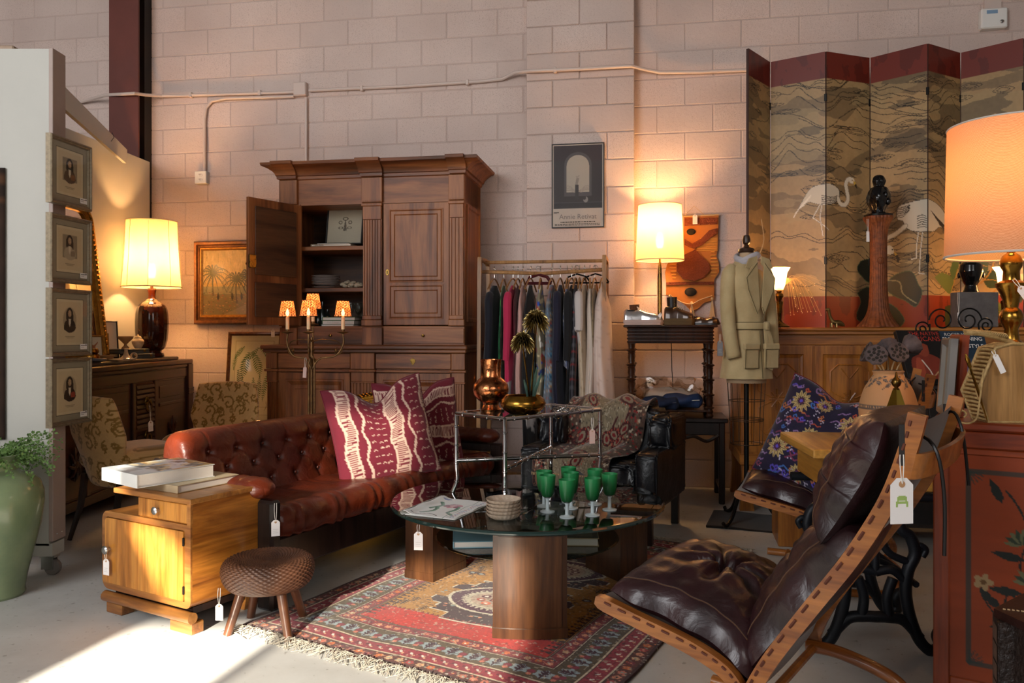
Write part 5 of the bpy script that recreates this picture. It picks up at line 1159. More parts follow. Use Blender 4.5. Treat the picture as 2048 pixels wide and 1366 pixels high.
        for k in range(9): a = k * .7; c.ell(cx + 9 * math.cos(a), my + 6 * math.sin(a), 2.3, 1.7, rr.choice(['#a04436', '#c8694a', '#5a1c2e'])); c.ell(cx + 9 * math.cos(a), my + 6 * math.sin(a), 1, .8, '#d8cfc0')
        c.rect(cx - 5, my - 2.2, cx + 5, my + 2.2, '#5a1c2e'); 
        for k in range(4): c.rect(cx - 4 + 2.3 * k, my - 1.4, cx - 2.8 + 2.3 * k, my + 1.4, '#c98a6a')
    for k in range(150):                                # little trees and stars in the gold field
        x, y = rr.uniform(35, W - 35), rr.uniform(48, H - 50)
        if min(math.hypot((x - cx) / 38, (y - q_) / 29) for q_ in (H - 74, 78)) < 1.02: continue
        if k % 3: 
            for q in range(4): c.line([(x - 1.8 + q * .2, y - 2 + q * 1.2), (x, y - 2.6 + q * 1.2), (x + 1.8 - q * .2, y - 2 + q * 1.2)], .55, '#2d1a16')
            c.line([(x, y - 3), (x, y + 3)], .5, '#2d1a16')
        else: c.ell(x, y, 2.3, 1.7, '#3a2028'); c.ell(x, y, 1.2, .8, '#9aa09a')
    for x in np.arange(32, W - 31, 2.4):                # jagged inner edge
        for y in (H - 46, 46): c.poly([(x, y), (x + 1.2, y - 2.2), (x + 2.4, y)], '#7a2420')
    for y in np.arange(33, H - 33, 3.0):
        for x, s in ((31.6, 1), (W - 31.6, -1)): c.poly([(x, y - 1.5), (x + s * 3.4, y), (x, y + 1.5)], '#40201c'); c.ell(x + s * 4, y, .7, .7, '#40201c')
    c.shade(.10, 12, 16, 2); c.put((c.noise(150, 200, 5, 1) > .8).astype(float), '#2a1614', .45); c.put((c.noise(150, 200, 6, 1) > .84).astype(float), '#cdbfa6', .4); c.shade(.2, 190, 260, 3, 1); return c
RGR = R(-30); RGC = Vector((.10, 3.63, 0))
rg_ = thing('persian_rug', 'red and gold patterned rug with cream fringe under the glass table', 'rug', RGC, RGR)
sheet('pile', rug_canvas(), lambda u, v: (-.74 + 1.48 * u + .006 * np.sin(v * 17), 1.02 - 2.04 * v + .006 * np.sin(u * 13), .011 + .0025 * np.sin(u * 23) * np.sin(v * 19)), 'pile_print', rg_, thick=.010)
m = MB(); rr = random.Random(3)
for end in (-1, 1):
    for k in range(460):
        x = -.735 + 1.47 * (k + rr.uniform(-.4, .4)) / 460; y0 = end * 1.018; L = rr.uniform(.03, .085); a = rr.gauss(0, .6) + .35 * math.sin(k * .35)
        P = [(x, y0 - end * .006, .008), (x + .3 * L * math.sin(a), y0 + end * L * .35, .012 + rr.uniform(0, .012)), (x + .8 * L * math.sin(a), y0 + end * L * .7, .006 + rr.uniform(0, .01)), (x + L * math.sin(a * 1.6), y0 + end * L, .004)]
        m.tube(P, .0012, 4)
o = m.build('fringe', plain('fringe_wool', '#b9b0a0', .9), rg_); o['kind'] = 'stuff'

# ---------------------------------------------------------------- round glass coffee table
TC = Vector((.067, 3.55, 0)); TZ = .415
ct = thing('coffee_table', 'round glass coffee table on three dark oak block legs', 'coffee table', TC)
wood('oak_dark', '#5e3a1f', '#452814', 'z', 11, .34, .2, fig=.25)
TR = .6; MB().lathe([(0, TZ - .019), (TR - .014, TZ - .019), (TR - .002, TZ - .014), (TR, TZ - .008), (TR - .006, TZ - .001), (TR - .010, TZ), (0, TZ)], 128).build('glass_top', 'table_glass', ct, 20)
EDG = MB().lathe([(TR + .0003, TZ - .015), (TR + .0012, TZ - .009), (TR - .004, TZ - .002)], 128); EDG.f = EDG.f[:-2]; EDG.build('glass_edge', plain('edge_glass', '#1d3430', .08, coat=.6, spec=.8), ct)
MB().lathe([(0, .245), (.40, .245), (.405, .249), (.40, .255), (0, .255)], 96).build('lower_shelf', 'table_glass', ct, 20)
for a in (-90, 30, 150):
    t = MB(); Ro = .585; hw_ = .14; P = []
    for k in range(13): q = -1 + 2 * k / 12; ang = q * hw_ / Ro; P.append((Ro * math.sin(ang), -Ro * math.cos(ang) + .0))
    P += [(hw_ - .005, -Ro + .17), (-hw_ + .005, -Ro + .17)]; t.prism(P, .045, TZ - .021, axis='z')
    P2 = [(x * 1.015, y - .004 if i < 13 else y + .002) for i, (x, y) in enumerate(P)]; t.prism(P2, .013, .05, axis='z')
    l = t.build('leg', 'oak_dark', ct, 30); l.rotation_euler = (0, 0, R(a + 90))
    t = MB(); P3 = []
    for k in range(13): q = -1 + 2 * k / 12; ang = q * (hw_ - .022) / Ro; P3.append(((Ro + .004) * math.sin(ang), -(Ro + .004) * math.cos(ang)))
    P3 += [(hw_ - .03, -Ro + .03), (-hw_ + .03, -Ro + .03)]; t.prism(P3, .056, TZ - .024, axis='z'); o = t.build('face_panel', 'oak_dark', l, 30)
price_tag('white price tag hanging from the rim of the glass coffee table', at(838, 1047, 3.18) + Vector((0, -.02, 0)), R(-8), .036, .072, .028)
def onT(px, py, z=TZ): return onz(px, py, z + .0005)
b = book('shelf_book', 'pale blue book on the lower glass shelf, left of the front leg', Vector((-.12, 3.42, .2555)), R(4), .26, .2, .028, 'book_blue', group='books on the lower glass shelf')
c = Canvas(26, 20, 70, '#2b2a2c'); c.shade(.3, 4, 4); c.rect(2, 12, 24, 18, '#6d6a5e', .5)
b = book('shelf_book', 'cream-edged album on the lower glass shelf, right of the front leg', Vector((.22, 3.47, .2555)), R(-3), .30, .24, .034, 'book_tan', c, group='books on the lower glass shelf')
text_mesh('lettering', 'Album', .04, 'white_print', b, (-.03, -.02, .0355), rot=(0, 0, 0))
# embroidered runner folded on the glass
c = Canvas(23, 34, 110, '#e6e6e2', 7); c.shade(.03, 9, 9); G1, G2, PK = '#3c6b52', '#6f9a7c', '#b0506a'
for P in ([(11, 10), (7, 16), (8, 22), (5, 28)], [(12, 10), (16, 17), (15, 24), (19, 29)], [(4, 8), (7, 14), (5, 20)]): c.curve(P, 1.7, G1); c.curve([(x + .5, y) for x, y in P], .7, G2)
for k in range(8): c.ell(12 + 2.6 * math.cos(k * .8), 13 + 3.0 * math.sin(k * .8), 1.8, 1.2, rnd.choice([PK, '#d08a94', '#8f3a56']), rot=k)
c.ell(12, 13, 1.6, 1.8, '#e0b0b4'); c.ell(4, 3, 2, 1.1, '#7a86b0')
for k in range(16): c.line([(20.5 + math.sin(k) * .6, 1 + k * 2), (19.6 + math.cos(k), 2 + k * 2)], .5, rnd.choice([PK, '#5a7ab0', G1])); c.ell(20.8, 1.5 + k * 2, .9, .8, '#5a7ab0' if k % 2 else PK, .7); c.ell(20.8, 1.5 + k * 2, .5, .45, '#e6e6e2')
c.line([(17.8, 0), (17.8, 34)], .5, G1); c.curve([(2, 31), (6, 32), (10, 30), (14, 32)], .5, '#4a3a3a')
runner = thing('embroidered_runner', 'folded white runner embroidered with a pink tulip on the glass table', 'table linen', (-.265, 3.32, TZ + .001), R(-24))
sheet('cloth', c, lambda u, v: (-.115 + .23 * u, -.165 + .33 * v[::-1] if False else .165 - .33 * v, .006 + .003 * np.sin(u * 9 + v * 4) * 0 + .012 * np.exp(-((u - .02) / .09) ** 2) + .002 * np.sin(v * 14 + 3 * u)), 'cloth_print', runner, 90, 130, thick=.002)
MB().grid(lambda u, v: (-.118 + .012 * math.cos(math.pi * (.5 + u)) , .165 - .33 * v, .010 + .009 * math.sin(math.pi * (.5 + u)) ), 10, 20).bx(-.112, -.16, .0002, .118, .162, .004, .0015).build('under_fold', plain('linen_white', '#e3e3de', .85), runner)
# stack of scalloped dishes
plain('stoneware', '#cbb9a6', .45, c2='#a8927c', vs=50)
for k in range(5):
    o = MB().lathe([(.03, 0), (.044, .002), (.058, .010), (.066, .021), (.0685, .026), (.0645, .0255), (.055, .014), (.04, .0065), (0, .006)], 96, wob=lambda a, q: 1 + (.035 * abs(math.sin(a * 12)) - .01) * min(1, q / 2) * (1 if q < 6 else .4)).build('scalloped_dish', 'stoneware'); place(o, onT(1007, 1037) + Vector((0, 0, .0135 * k)), R(3 * k))
    tag(o, ('bottom scalloped stoneware dish of the stack on the glass table', 'second scalloped dish from the bottom of the stack on the glass table', 'middle scalloped dish of the stack on the glass table', 'fourth scalloped dish from the bottom, just under the top one', 'top scalloped stoneware dish of the stack on the glass table')[k], 'dish', 'scalloped dishes')
# green goblets
def gob_mat():
    m, nt, b = nodes('green_frost'); co = coords(nt, 'Object'); sx = nn(nt, 'ShaderNodeSeparateXYZ'); nt.links.new(co, sx.inputs[0]); mr = nn(nt, 'ShaderNodeMapRange'); mr.inputs[1].default_value = .06; mr.inputs[2].default_value = .15; nt.links.new(sx.outputs[2], mr.inputs[0])
    nt.links.new(ramp(nt, mr.outputs[0], [(0, '#06431f'), (.35, '#0c6a30'), (1, '#2c9a58')]), b.inputs['Base Color']); b.inputs['Roughness'].default_value = .38; b.inputs['Transmission Weight'].default_value = .35; b.inputs['Coat Weight'].default_value = .15
gob_mat(); plain('frost_white', '#d8e4e6', .4, trans=.35)
g0 = thing('goblet', '', 'goblet')
MB().lathe([(0, .058), (.012, .059), (.022, .066), (.028, .085), (.031, .115), (.0335, .151), (.0318, .151), (.029, .115), (.026, .085), (.018, .068), (0, .064)], 36).build('bowl', 'green_frost', g0)
MB().lathe([(.0, 0), (.029, 0), (.030, .004), (.012, .0075), (.0075, .012), (.007, .05), (.011, .058), (0, .06)], 28).build('stem', 'frost_white', g0)
GL = [(1088, 1017, 'leftmost back goblet of the green cluster, behind the leftmost front one'), (1095, 1028, 'leftmost front goblet of the green cluster beside the dishes'), (1137, 1008, 'rearmost middle goblet of the green cluster on the glass table'), (1142, 1021, 'middle green goblet, directly behind the front middle one'), (1134, 1039, 'front middle goblet of the green cluster, nearest the camera'), (1190, 1013, 'right-hand back goblet of the green cluster'), (1185, 1035, 'right-hand front goblet of the green cluster'), (1219, 1024, 'green frosted goblet at the far right end of the cluster')]
for k, (px, py, lb) in enumerate(GL):
    g = g0 if k == 0 else copy_tree(g0); g.location = onT(px, py - 4); g['label'] = lb; g['group'] = 'green goblets on the glass table'

# chrome bamboo table standing on the glass
CR_ = R(42.7); ch = thing('chrome_table', 'small chrome bamboo-style side table standing on the glass table', 'side table', (.0845, 3.77, TZ + .0005), CR_)
hx, hy, ht = .31, .166, .362
def bamboo(pts, r=.0095, step=.085):
    m = MB().tube(pts, r, 12); P = [Vector(p) for p in pts]; L = 0; nxt = step * .6
    for a, b in zip(P, P[1:]):
        d = (b - a).length
        while L + d > nxt: q = a.lerp(b, (nxt - L) / d); t = (b - a).normalized(); m.tube([q - t * .005, q - t * .0025, q + t * .0025, q + t * .005], [r * 1.02, r * 1.28, r * 1.28, r * 1.02], 12); nxt += step
        L += d
    return m
for sx in (-1, 1):
    for sy in (-1, 1): bamboo(spline([(sx * (hx + .012), sy * (hy + .012), .001), (sx * (hx - .002), sy * (hy - .002), .06), (sx * hx, sy * hy, .12), (sx * hx, sy * hy, .2), (sx * hx, sy * hy, ht)], 5)).build('leg', 'chrome', ch)
for a, b in (((-hx, -hy), (hx, -hy)), ((hx, -hy), (hx, hy)), ((hx, hy), (-hx, hy)), ((-hx, hy), (-hx, -hy))): bamboo([(*a, ht), (*b, ht)]).build('top_rail', 'chrome', ch)
bamboo([(-hx, hy, .145), (hx, -hy, .145)]).build('stretcher', 'chrome', ch); bamboo([(-hx, -hy, .147), (hx, hy, .147)]).build('stretcher', 'chrome', ch)
MB().bx(-hx + .006, -hy + .006, ht - .002, hx - .006, hy - .006, ht + .004, .001).build('glass_top', 'table_glass', ch)
CZ = TZ + ht + .0045
def onC(px, py): return onz(px, py, CZ)
jug = thing('copper_jug', 'hammered copper jug with a ring handle on the chrome table', 'jug', onC(982, 821.5))
MB().lathe([(.048, 0), (.05, .008), (.042, .016), (.036, .03), (.04, .04), (.06, .05), (.08, .075), (.085, .1), (.08, .125), (.064, .145), (.05, .155), (.046, .162), (.047, .2), (.05, .235), (.052, .242), (.047, .242), (.043, .2), (.042, .16), (0, .15)], 48).build('body', 'copper', jug)
MB().tube(spline([(.03, -.038, .21), (.036, -.052, .24), (.03, -.062, .215), (.03, -.062, .18), (.032, -.056, .16)], 6), .0035, 8).build('handle', 'copper', jug)
bw_ = onC(1046, 827); o = MB().lathe([(.06, 0), (.064, .003), (.085, .015), (.101, .035), (.104, .048), (.098, .065), (.085, .078), (.082, .083), (.078, .08), (.08, .072), (.09, .06), (.095, .045), (.08, .02), (0, .008)], 64).build('brass_bowl', 'brass'); place(o, bw_); tag(o, 'squat round brass bowl on the chrome table', 'bowl')
mf = thing('metal_flowers', 'two brass thistle-like metal flowers standing in the brass bowl', 'metal flowers', bw_ + Vector((.035, .035, .012)))
plain('pale_brass', '#a8945f', .3, metal=1, c2='#6d5c36', vs=30)
for px, py, Y in ((1072, 642, 3.62), (1045, 684, 3.60)):
    v = at(px, py, Y) - mf.location; MB().tube(spline([(0, 0, 0), (v.x * .35, v.y * .35, v.z * .4), (v.x * .8, v.y * .8, v.z * .8), tuple(v)], 7), .004, 6).build('stem', 'old_brass', mf)
    m = MB(); R_ = .062 if px > 1060 else .055
    for k in range(90):
        g = math.acos(1 - 2 * (k + .5) / 100); a = k * 2.39996; d = Vector((math.sin(g) * math.cos(a), math.sin(g) * math.sin(a), math.cos(g))); e = v + d * R_ + Vector((0, 0, -.018 * math.sin(g))); mdl = v + d * R_ * .6 + Vector((0, 0, .008))
        m.tube([v + d * .01, mdl, e], [.004, .0075, .0015], 5, flat=.35)
    m.build('flower_head', 'pale_brass', mf)
for k, (dx, L, h) in enumerate(((.03, .13, .2), (.05, .1, .17), (-.03, .12, .14), (.015, .05, .22))): MB().tube(spline([(0, 0, 0), (dx * .4, -.005, h * .5), (dx, -.01, h)], 6), [.003 + .006 * math.sin(math.pi * i / 12) for i in range(13)], 6, flat=.3).build('leaf', plain('verdigris', '#4d6b62', .4, metal=.6, c2='#3a4a38', vs=20) if k == 0 else 'verdigris', mf)
nk = thing('bead_necklace', 'tangle of silver chain necklaces on the chrome table', 'necklace', onC(1130, 824)); rr = random.Random(8)
plain('silver', '#c9c6c4', .22, metal=1)
for k in range(4):
    a0 = rr.uniform(0, 6); P = [((.035 + .012 * math.sin(3 * t + k)) * math.cos(t + a0) * 1.3 + .01 * k - .015, (.03 + .01 * math.cos(2 * t)) * math.sin(t + a0), .005 + .008 * (1 + math.sin(5 * t + k))) for t in [2 * math.pi * i / 40 for i in range(40)]]
    MB().tube(P, .0022, 6, True).build('chain', 'silver', nk)
price_tag('white price tag hanging on the right edge of the chrome table', onC(1184, 835) + Vector((0, -.01, 0)), R(20), .026, .062, .05, mat='pink_card')
# ---------------------------------------------------------------- poster on the pilaster
def poster_canvas():
    c = Canvas(104, 168, 130, '#c8b8b0', 3); c.rect(2, 2, 102, 131, '#3a3238'); c.shade(.08, 8, 12)
    c.rect(2, 2, 102, 34, '#3b2a33', .6); c.rect(2, 118, 102, 119, '#4d4750'); c.rect(2, 119, 102, 131, '#2f2b33', .5)
    c.ell(52, 42, 28, 26, '#565055'); c.rect(24, 42, 80, 106, '#565055'); c.ell(52, 44, 23, 22, '#b5a89e'); c.rect(29, 44, 75, 98, '#b5a89e')
    for k in range(4): c.curve([(29, 84 + k * 3), (38, 86 + k * 2.5), (43, 92 + k * 2), (50, 94 + k)], .6, '#8a7f7c'); c.curve([(75, 84 + k * 3), (66, 86 + k * 2.5), (60, 92 + k * 2), (54, 94 + k)], .6, '#8a7f7c')
    c.rect(46.5, 82, 54, 112, '#3f393f'); c.poly([(46.5, 82), (49, 69), (55, 69), (52, 82)], '#8f8580'); c.line([(48, 66), (51, 67), (55, 64)], .8, '#6a6060')
    c.ell(68, 113, 5, 6, '#8d8789'); c.ell(65.5, 110, 3.4, 3.4, '#3a3238'); return c
pv = PV + .004; q0, q1 = wu(1103.5, pv + .02), wu(1208.5, pv + .02); pw = q1 - q0; pz0, pz1 = wz(1156, 456, pv), wz(1156, 288, pv)
po = picture('framed_poster', 'framed dark exhibition poster with an arched window hanging on the pilaster', 'poster', wp((q0 + q1) / 2, pv + .006, pz0), WROT, pw, pz1 - pz0, [(0, 0), (0, -.022), (.001, -.024), (.006, -.024), (.008, -.016)], 'black_frame', poster_canvas(), .007)
hp = pz1 - pz0
plain('silver_print', '#7d7470', .5)
text_mesh('lettering', 'Annie Retivat', .052, 'silver_print', po, (0, -.0195, hp * .128), sx=.98)
m = MB(); rq = random.Random(1)      # rows of print too small to read
for z, n_, h_ in ((.062, 30, .009), (.040, 44, .006), (.026, 44, .006)):
    x = -pw * .44 if n_ > 40 else -pw * .33
    while x < (pw * .42 if n_ > 40 else pw * .33): w_ = rq.uniform(.006, .022); m.bx(x, -.0193, hp * z, x + w_, -.0190, hp * z + h_ * .7); x += w_ + .004
m.build('print_rows', 'dark_print', po)
MB().bx(-pw * .46, -.0193, hp * .178, -pw * .36, -.0190, hp * .186).bx(-pw * .46, -.0193, hp * .168, -pw * .4, -.0190, hp * .172).build('small_print', 'dark_print', po)

# ---------------------------------------------------------------- clothes rack
wood('rack_wood', '#b3824c', '#96683a', 'z', 9, .45)
RV = .46; rl, rr_ = wu(968, RV), wu(1211, RV); rcu = (rl + rr_) / 2; rw = (rr_ - rl) / 2; rz = wz(1090, 520, RV)
rk = thing('clothes_rack', 'pale wooden clothes rack full of garments before the pilaster', 'clothes rack', wp(rcu, RV), WROT)
for sx in (-1, 1):
    x = sx * rw
    MB().tube(spline([(x, -.2, 0), (x, -.17, .8), (x, -.15, rz - .07), (x, -.125, rz - .015), (x, -.08, rz), (x, .08, rz), (x, .125, rz - .015), (x, .15, rz - .07), (x, .17, .8), (x, .2, 0)], 5), .019, 4).build('end_frame', 'rack_wood', rk, 30)
zr = wz(1090, 545, RV)
MB().tube([(-rw, 0, rz - .012), (rw, 0, rz - .012)], .012, 10).build('top_rail', 'rack_wood', rk); MB().tube([(-rw, -.06, zr + .006), (0, -.06, zr - .012), (rw, -.06, zr + .01)], .013, 10).build('hanging_rod', 'rack_wood', rk)
MB().bx(-rw, -.17, .16, rw, .17, .18).build('shoe_shelf', 'rack_wood', rk)
RM = Matrix.Translation(wp(rcu, RV)) @ Matrix.Rotation(WROT, 4, 'Z')
def gcanvas(kind, seed):
    c = Canvas(40, 100, 44, '#888888', seed); rr = random.Random(seed)
    B = {'navy': '#11131f', 'green': '#155c33', 'pink': '#b8274f', 'burg': '#5a1826', 'blush': '#c79c92', 'bwfloral': '#0f0e10', 'floral': '#8a7f66', 'check': '#6a6f78', 'ink': '#1b1a2e', 'tiedye': '#c9c2bc', 'plaid': '#1d1c22', 'white': '#c9bfba', 'lace': '#c9b49a', 'ivory': '#d2c2b4', 'brownlace': '#8d7a5c', 'slip': '#dbc3b6', 'black': '#121114', 'grey': '#8a8684'}
    c.rect(0, 0, 40, 100, B[kind]); c.shade(.1, 4, 3)
    if kind == 'pink': c.rect(0, 76, 40, 100, '#a09a9a')
    if kind == 'bwfloral':
        for k in range(26):
            x, y = rr.uniform(0, 40), rr.uniform(0, 100)
            for q in range(5): c.ell(x + 2 * math.cos(q * 1.25), y + 2 * math.sin(q * 1.25), 1.7, 1.5, '#cfc8c2')
            c.line([(x, y), (x + 2, y + 7)], .7, '#cfc8c2')
    if kind == 'floral':
        for k in range(90): c.ell(rr.uniform(0, 40), rr.uniform(0, 100), rr.uniform(1.5, 4), rr.uniform(1, 3), rr.choice(['#b01822', '#2f4fa8', '#d8c9a0', '#e8e2d8', '#a5581e', '#203468']))
    if kind == 'check':
        cm = ['#b8c4cc', '#7a4a48', '#2e5878', '#c9a070', '#a8483a', '#5f8fae']; 
        for j in range(66):
            for i in range(26): c.rect(i * 1.54, j * 1.52, i * 1.54 + .95, j * 1.52 + .95, cm[(int(2.2 * math.sin(j * .21 + i * .13) + i * .2 + j * .1) + (i + j) % 2 * 3) % 6])
    if kind == 'tiedye': c.put((c.noise(4, 9) > .55).astype(float), '#3d5688', .85); c.put((c.noise(6, 9, 2) > .66).astype(float), '#1d2a52', .8)
    if kind == 'plaid':
        for x in range(2, 40, 9): c.rect(x, 0, x + 2.2, 100, '#5d5a60', .6); c.rect(x + 4, 0, x + 4.6, 100, '#8a2a2c', .8)
        for y in range(3, 100, 11): c.rect(0, y, 40, y + 3, '#5d5a60', .5); c.rect(0, y + 6, 40, y + 6.8, '#8a2a2c', .8)
    if kind in ('lace', 'slip', 'brownlace'):
        for k in range(170): c.ell(rr.uniform(0, 40), rr.uniform(0, 100), .9, .7, {'lace': '#a08a6c', 'slip': '#c2a597', 'brownlace': '#3f3322'}[kind], .6)
    if kind == 'green': c.put((c.noise(12, 30) > .55).astype(float), '#0c3d20', .8); c.put((c.noise(12, 30, 3) > .68).astype(float), '#5ea04a', .8)
    if kind == 'blush':
        for x in range(0, 40, 3): c.rect(x, 0, x + .9, 100, '#9d746c', .5)
    return c
hang0 = thing('clothes_hanger', 'h', 'hanger')
MB().tube(spline([(0, -.012, .0), (0, -.02, .014), (0, 0, .03), (0, .018, .016), (0, .008, -.008), (0, 0, -.03), (0, 0, -.06)], 5), .0022, 6).build('hook', 'steel', hang0)
MB().tube(spline([(0, -.2, -.14), (0, -.1, -.085), (0, 0, -.058), (0, .1, -.085), (0, .2, -.14)], 5), .006, 6).build('shoulder_bar', 'rack_wood', hang0)
def garment(i, px, ytop, ybot, kind, what, cat='garment', thick=.03, wy=.19, ry=0, flare=1.25, strap=False):
    x = wu(px, RV + .15) - rcu; zt = zr - .095; zb = wz(px, ybot, RV + .2); g = thing('hanging_' + what[0], what[1], cat, RM @ Vector((x, -.06, zt)), WROT + R(ry), 'clothes on the rack'); H = zt - zb
    cv = gcanvas(kind, 40 + i); nf = 3 + i % 4; ph = i * 1.7
    def fn(u, v):
        a = 2 * np.pi * u; s = v; sh = np.clip(s / .10, 0, 1) ** .6
        w = wy * (.18 + .82 * sh) * (1 + (flare - 1) * np.clip((s - .25) / .75, 0, 1) * .5); t = thick * (.35 + .65 * np.clip(s / .2, 0, 1)) * (1 + (flare - 1) * s)
        fold = 1 + .28 * np.sin(nf * a + ph + 2 * s) * np.clip(s * 2.2, 0, 1)
        return (t * np.cos(a) * fold + .012 * np.sin(6 * s + ph) * s, w * np.sin(a) * (1 + .05 * np.sin(9 * a) * s), -s * H - .05 * sh * np.abs(np.sin(a)) * (s < .35) * (1 - s / .35) + .012 * np.sin(3 * a + ph) * s)
    sheet('cloth', cv, fn, 'cloth_print', g, 64, 70)
    if not strap:                                        # a sleeve hanging down the near side
        m = MB().tube(spline([(0, -wy * .72, -.06), (.004, -wy * .98, -.13), (.006, -wy * 1.03, -.3), (-.004, -wy * .98, -min(.52, H * .7))], 6), [.02, .026, .028, .029, .03, .03, .03, .03, .029, .029, .028, .028, .027, .027, .026, .026, .026, .025, .025], 10)
        if kind in ('navy', 'pink', 'black', 'white', 'ink'): m.build('sleeve', plain(kind + '_cloth', {'navy': '#11131f', 'pink': '#b8274f', 'black': '#121114', 'white': '#c9bfba', 'ink': '#1b1a2e'}[kind], .85, sheen=.3), g)
    else:
        m = MB()
        for y in (-.07, .07): m.tube([(0, y * .6, .06), (0, y, .0), (0, y * 1.2, -.06)], .003, 5)
        m.build('strap', plain('strap_' + kind, '#d9c6ba', .8), g)
    h = hang0 if i == 0 else copy_tree(hang0); h.location = RM @ Vector((x, -.06, zr + .012)); h.rotation_euler = (0, 0, WROT + R(ry)); h['label'] = 'wire-hooked hanger holding the ' + what[2]; h['category'] = 'hanger'; h['group'] = 'hangers on the clothes rack'
GA = [(984, 800, 'navy', ('coat', 'dark navy coat at the left end of the clothes rack', 'dark navy coat'), .05, 1.1), (1003, 790, 'green', ('blouse', 'narrow emerald green blouse beside the navy coat', 'green blouse'), .016, 1.2), (1022, 822, 'pink', ('cardigan', 'hot pink cardigan with grey hem on the clothes rack', 'pink cardigan'), .034, 1.3), (1032, 800, 'burg', ('camisole', 'burgundy camisole just right of the pink cardigan', 'burgundy camisole'), .012, 1.2),
      (1042, 815, 'blush', ('skirt', 'blush pink pleated skirt on the clothes rack', 'blush skirt'), .03, 1.3), (1058, 940, 'bwfloral', ('dress', 'long black dress with white flowers on the clothes rack', 'black floral dress'), .03, 1.4), (1078, 800, 'floral', ('blouse', 'red and blue floral blouse behind the metal flowers', 'floral blouse'), .034, 1.1), (1101, 890, 'check', ('dress', 'long small-checked multicolour dress in the middle of the rack', 'checked dress'), .042, 1.3),
      (1118, 822, 'ink', ('dress', 'ink-blue dress right of the checked dress', 'ink-blue dress'), .03, 1.5), (1132, 735, 'tiedye', ('shirt', 'blue and white tie-dye shirt on the clothes rack', 'tie-dye shirt'), .026, 1.1), (1141, 812, 'black', ('jacket', 'black sheer jacket right of the tie-dye shirt', 'black jacket'), .014, 1.2), (1149, 822, 'plaid', ('skirt', 'long dark plaid skirt on the clothes rack', 'plaid skirt'), .026, 1.2),
      (1157, 690, 'white', ('blouse', 'short pale grey blouse above the plaid skirt', 'grey blouse'), .022, 1.1), (1167, 850, 'lace', ('dress', 'cream lace dress on the clothes rack', 'lace dress'), .026, 1.3), (1178, 815, 'ivory', ('dress', 'plain ivory dress right of the lace dress', 'ivory dress'), .028, 1.4), (1188, 840, 'brownlace', ('dress', 'olive brown lace dress near the right end of the rack', 'brown lace dress'), .016, 1.2), (1203, 815, 'slip', ('dress', 'pale pink slip dress with thin straps at the right end of the rack', 'pink slip dress'), .05, 1.7)]
for i, (px, yb, kd, wh, th, fl_) in enumerate(GA): garment(i, px, 590, yb, kd, wh, thick=th, flare=fl_, strap=kd in ('slip', 'ivory', 'brownlace'), ry=(-2, 3, -4, 0, 2, -3, 4, -2)[i % 8])
for k, (px, yy, dx, lb, mt) in enumerate(((1075, 553, .05, 'dark red padded hanger on the clothes rack', 'burg_h'), (1153, 570, .06, 'black clip hanger near the right of the rack', 'black_metal'), (1190, 566, .05, 'black velvet hanger near the right end of the rack', 'black_metal'))):
    if mt == 'burg_h': plain('burg_h', '#4a0d14', .6)
    t = thing('clothes_hanger', lb, 'hanger', RM @ Vector((wu(px, RV + .1) - rcu, -.06, zr + .012)), WROT + R(70), 'hangers on the clothes rack')
    MB().tube(spline([(0, -.012, .0), (0, -.02, .014), (0, 0, .03), (0, .018, .016), (0, .008, -.008), (0, 0, -.04)], 5), .0022, 6).build('hook', 'steel', t); MB().tube([(0, -.1, -.09), (0, -.07, -.05), (0, 0, -.03), (0, .07, -.05), (0, .1, -.09), (0, -.1, -.095)], .006 if k else .012, 6).build('shoulder_bar', mt, t)

# ---------------------------------------------------------------- dark low table, bobbin table, lamp, shoes, denim
wood('bobbin_wood', '#3c2011', '#26130a', 'z', 12, .3, .3)
wood('blackwood', '#231410', '#140b08', 'z', 12, .32, .2)
BV = .38; bu = wu(1339, BV); lt = thing('low_table', 'dark carved low table under the bobbin-leg table', 'table', wp(bu + .02, BV), WROT)
MB().bx(-.34, -.22, .545, .36, .22, .575, .006).build('top', 'blackwood', lt); MB().bx(-.31, -.2, .46, .33, -.185, .545, .004).bx(-.31, .185, .46, .33, .2, .545, .004).bx(.315, -.2, .46, .33, .2, .545).bx(-.31, -.2, .46, -.295, .2, .545).build('apron', 'blackwood', lt)
for x in (-.3, .32):
    for y in (-.19, .19): MB().bx(x - .02, y - .02, 0, x + .02, y + .02, .55, .006).build('leg', 'blackwood', lt)
    MB().bx(x - .012, -.19, .08, x + .012, .19, .105, .004).build('stretcher', 'blackwood', lt)
m = MB()
for k in (-1, 1): m.tube(spline([(.02 + k * .28, -.2, .46), (.02 + k * .2, -.2, .42), (.02 + k * .12, -.2, .45), (.02 + k * .05, -.2, .44), (.02, -.2, .46)], 5), .012, 6)
m.build('carved_bracket', 'blackwood', lt)
bz = .576; bh = .625; bbt = thing('bobbin_table', 'dark turned-leg side table with reeded apron holding lamp and shoes', 'table', wp(bu, BV, bz), WROT)
MB().bx(-.315, -.20, bh - .016, .315, .2, bh, .005).build('top', 'bobbin_wood', bbt)
m = MB().bx(-.285, -.178, bh - .125, .285, .178, bh - .016)
for k in range(5): z = bh - .115 + k * .023; m.bx(-.292, -.186, z - .007, .292, .186, z + .007, .006)
m.build('apron', 'bobbin_wood', bbt)
LP = [(.02, 0), (.028, .01), (.02, .025), (.026, .04), (.018, .055), (.034, .065), (.018, .075)] + [p for k in range(4) for p in ((.019, .08 + k * .1), (.024, .1 + k * .1), (.021, .125 + k * .1), (.026, .135 + k * .1), (.02, .14 + k * .1), (.034, .15 + k * .1), (.036, .154 + k * .1), (.02, .164 + k * .1))] + [(.022, .485), (.026, .5)]
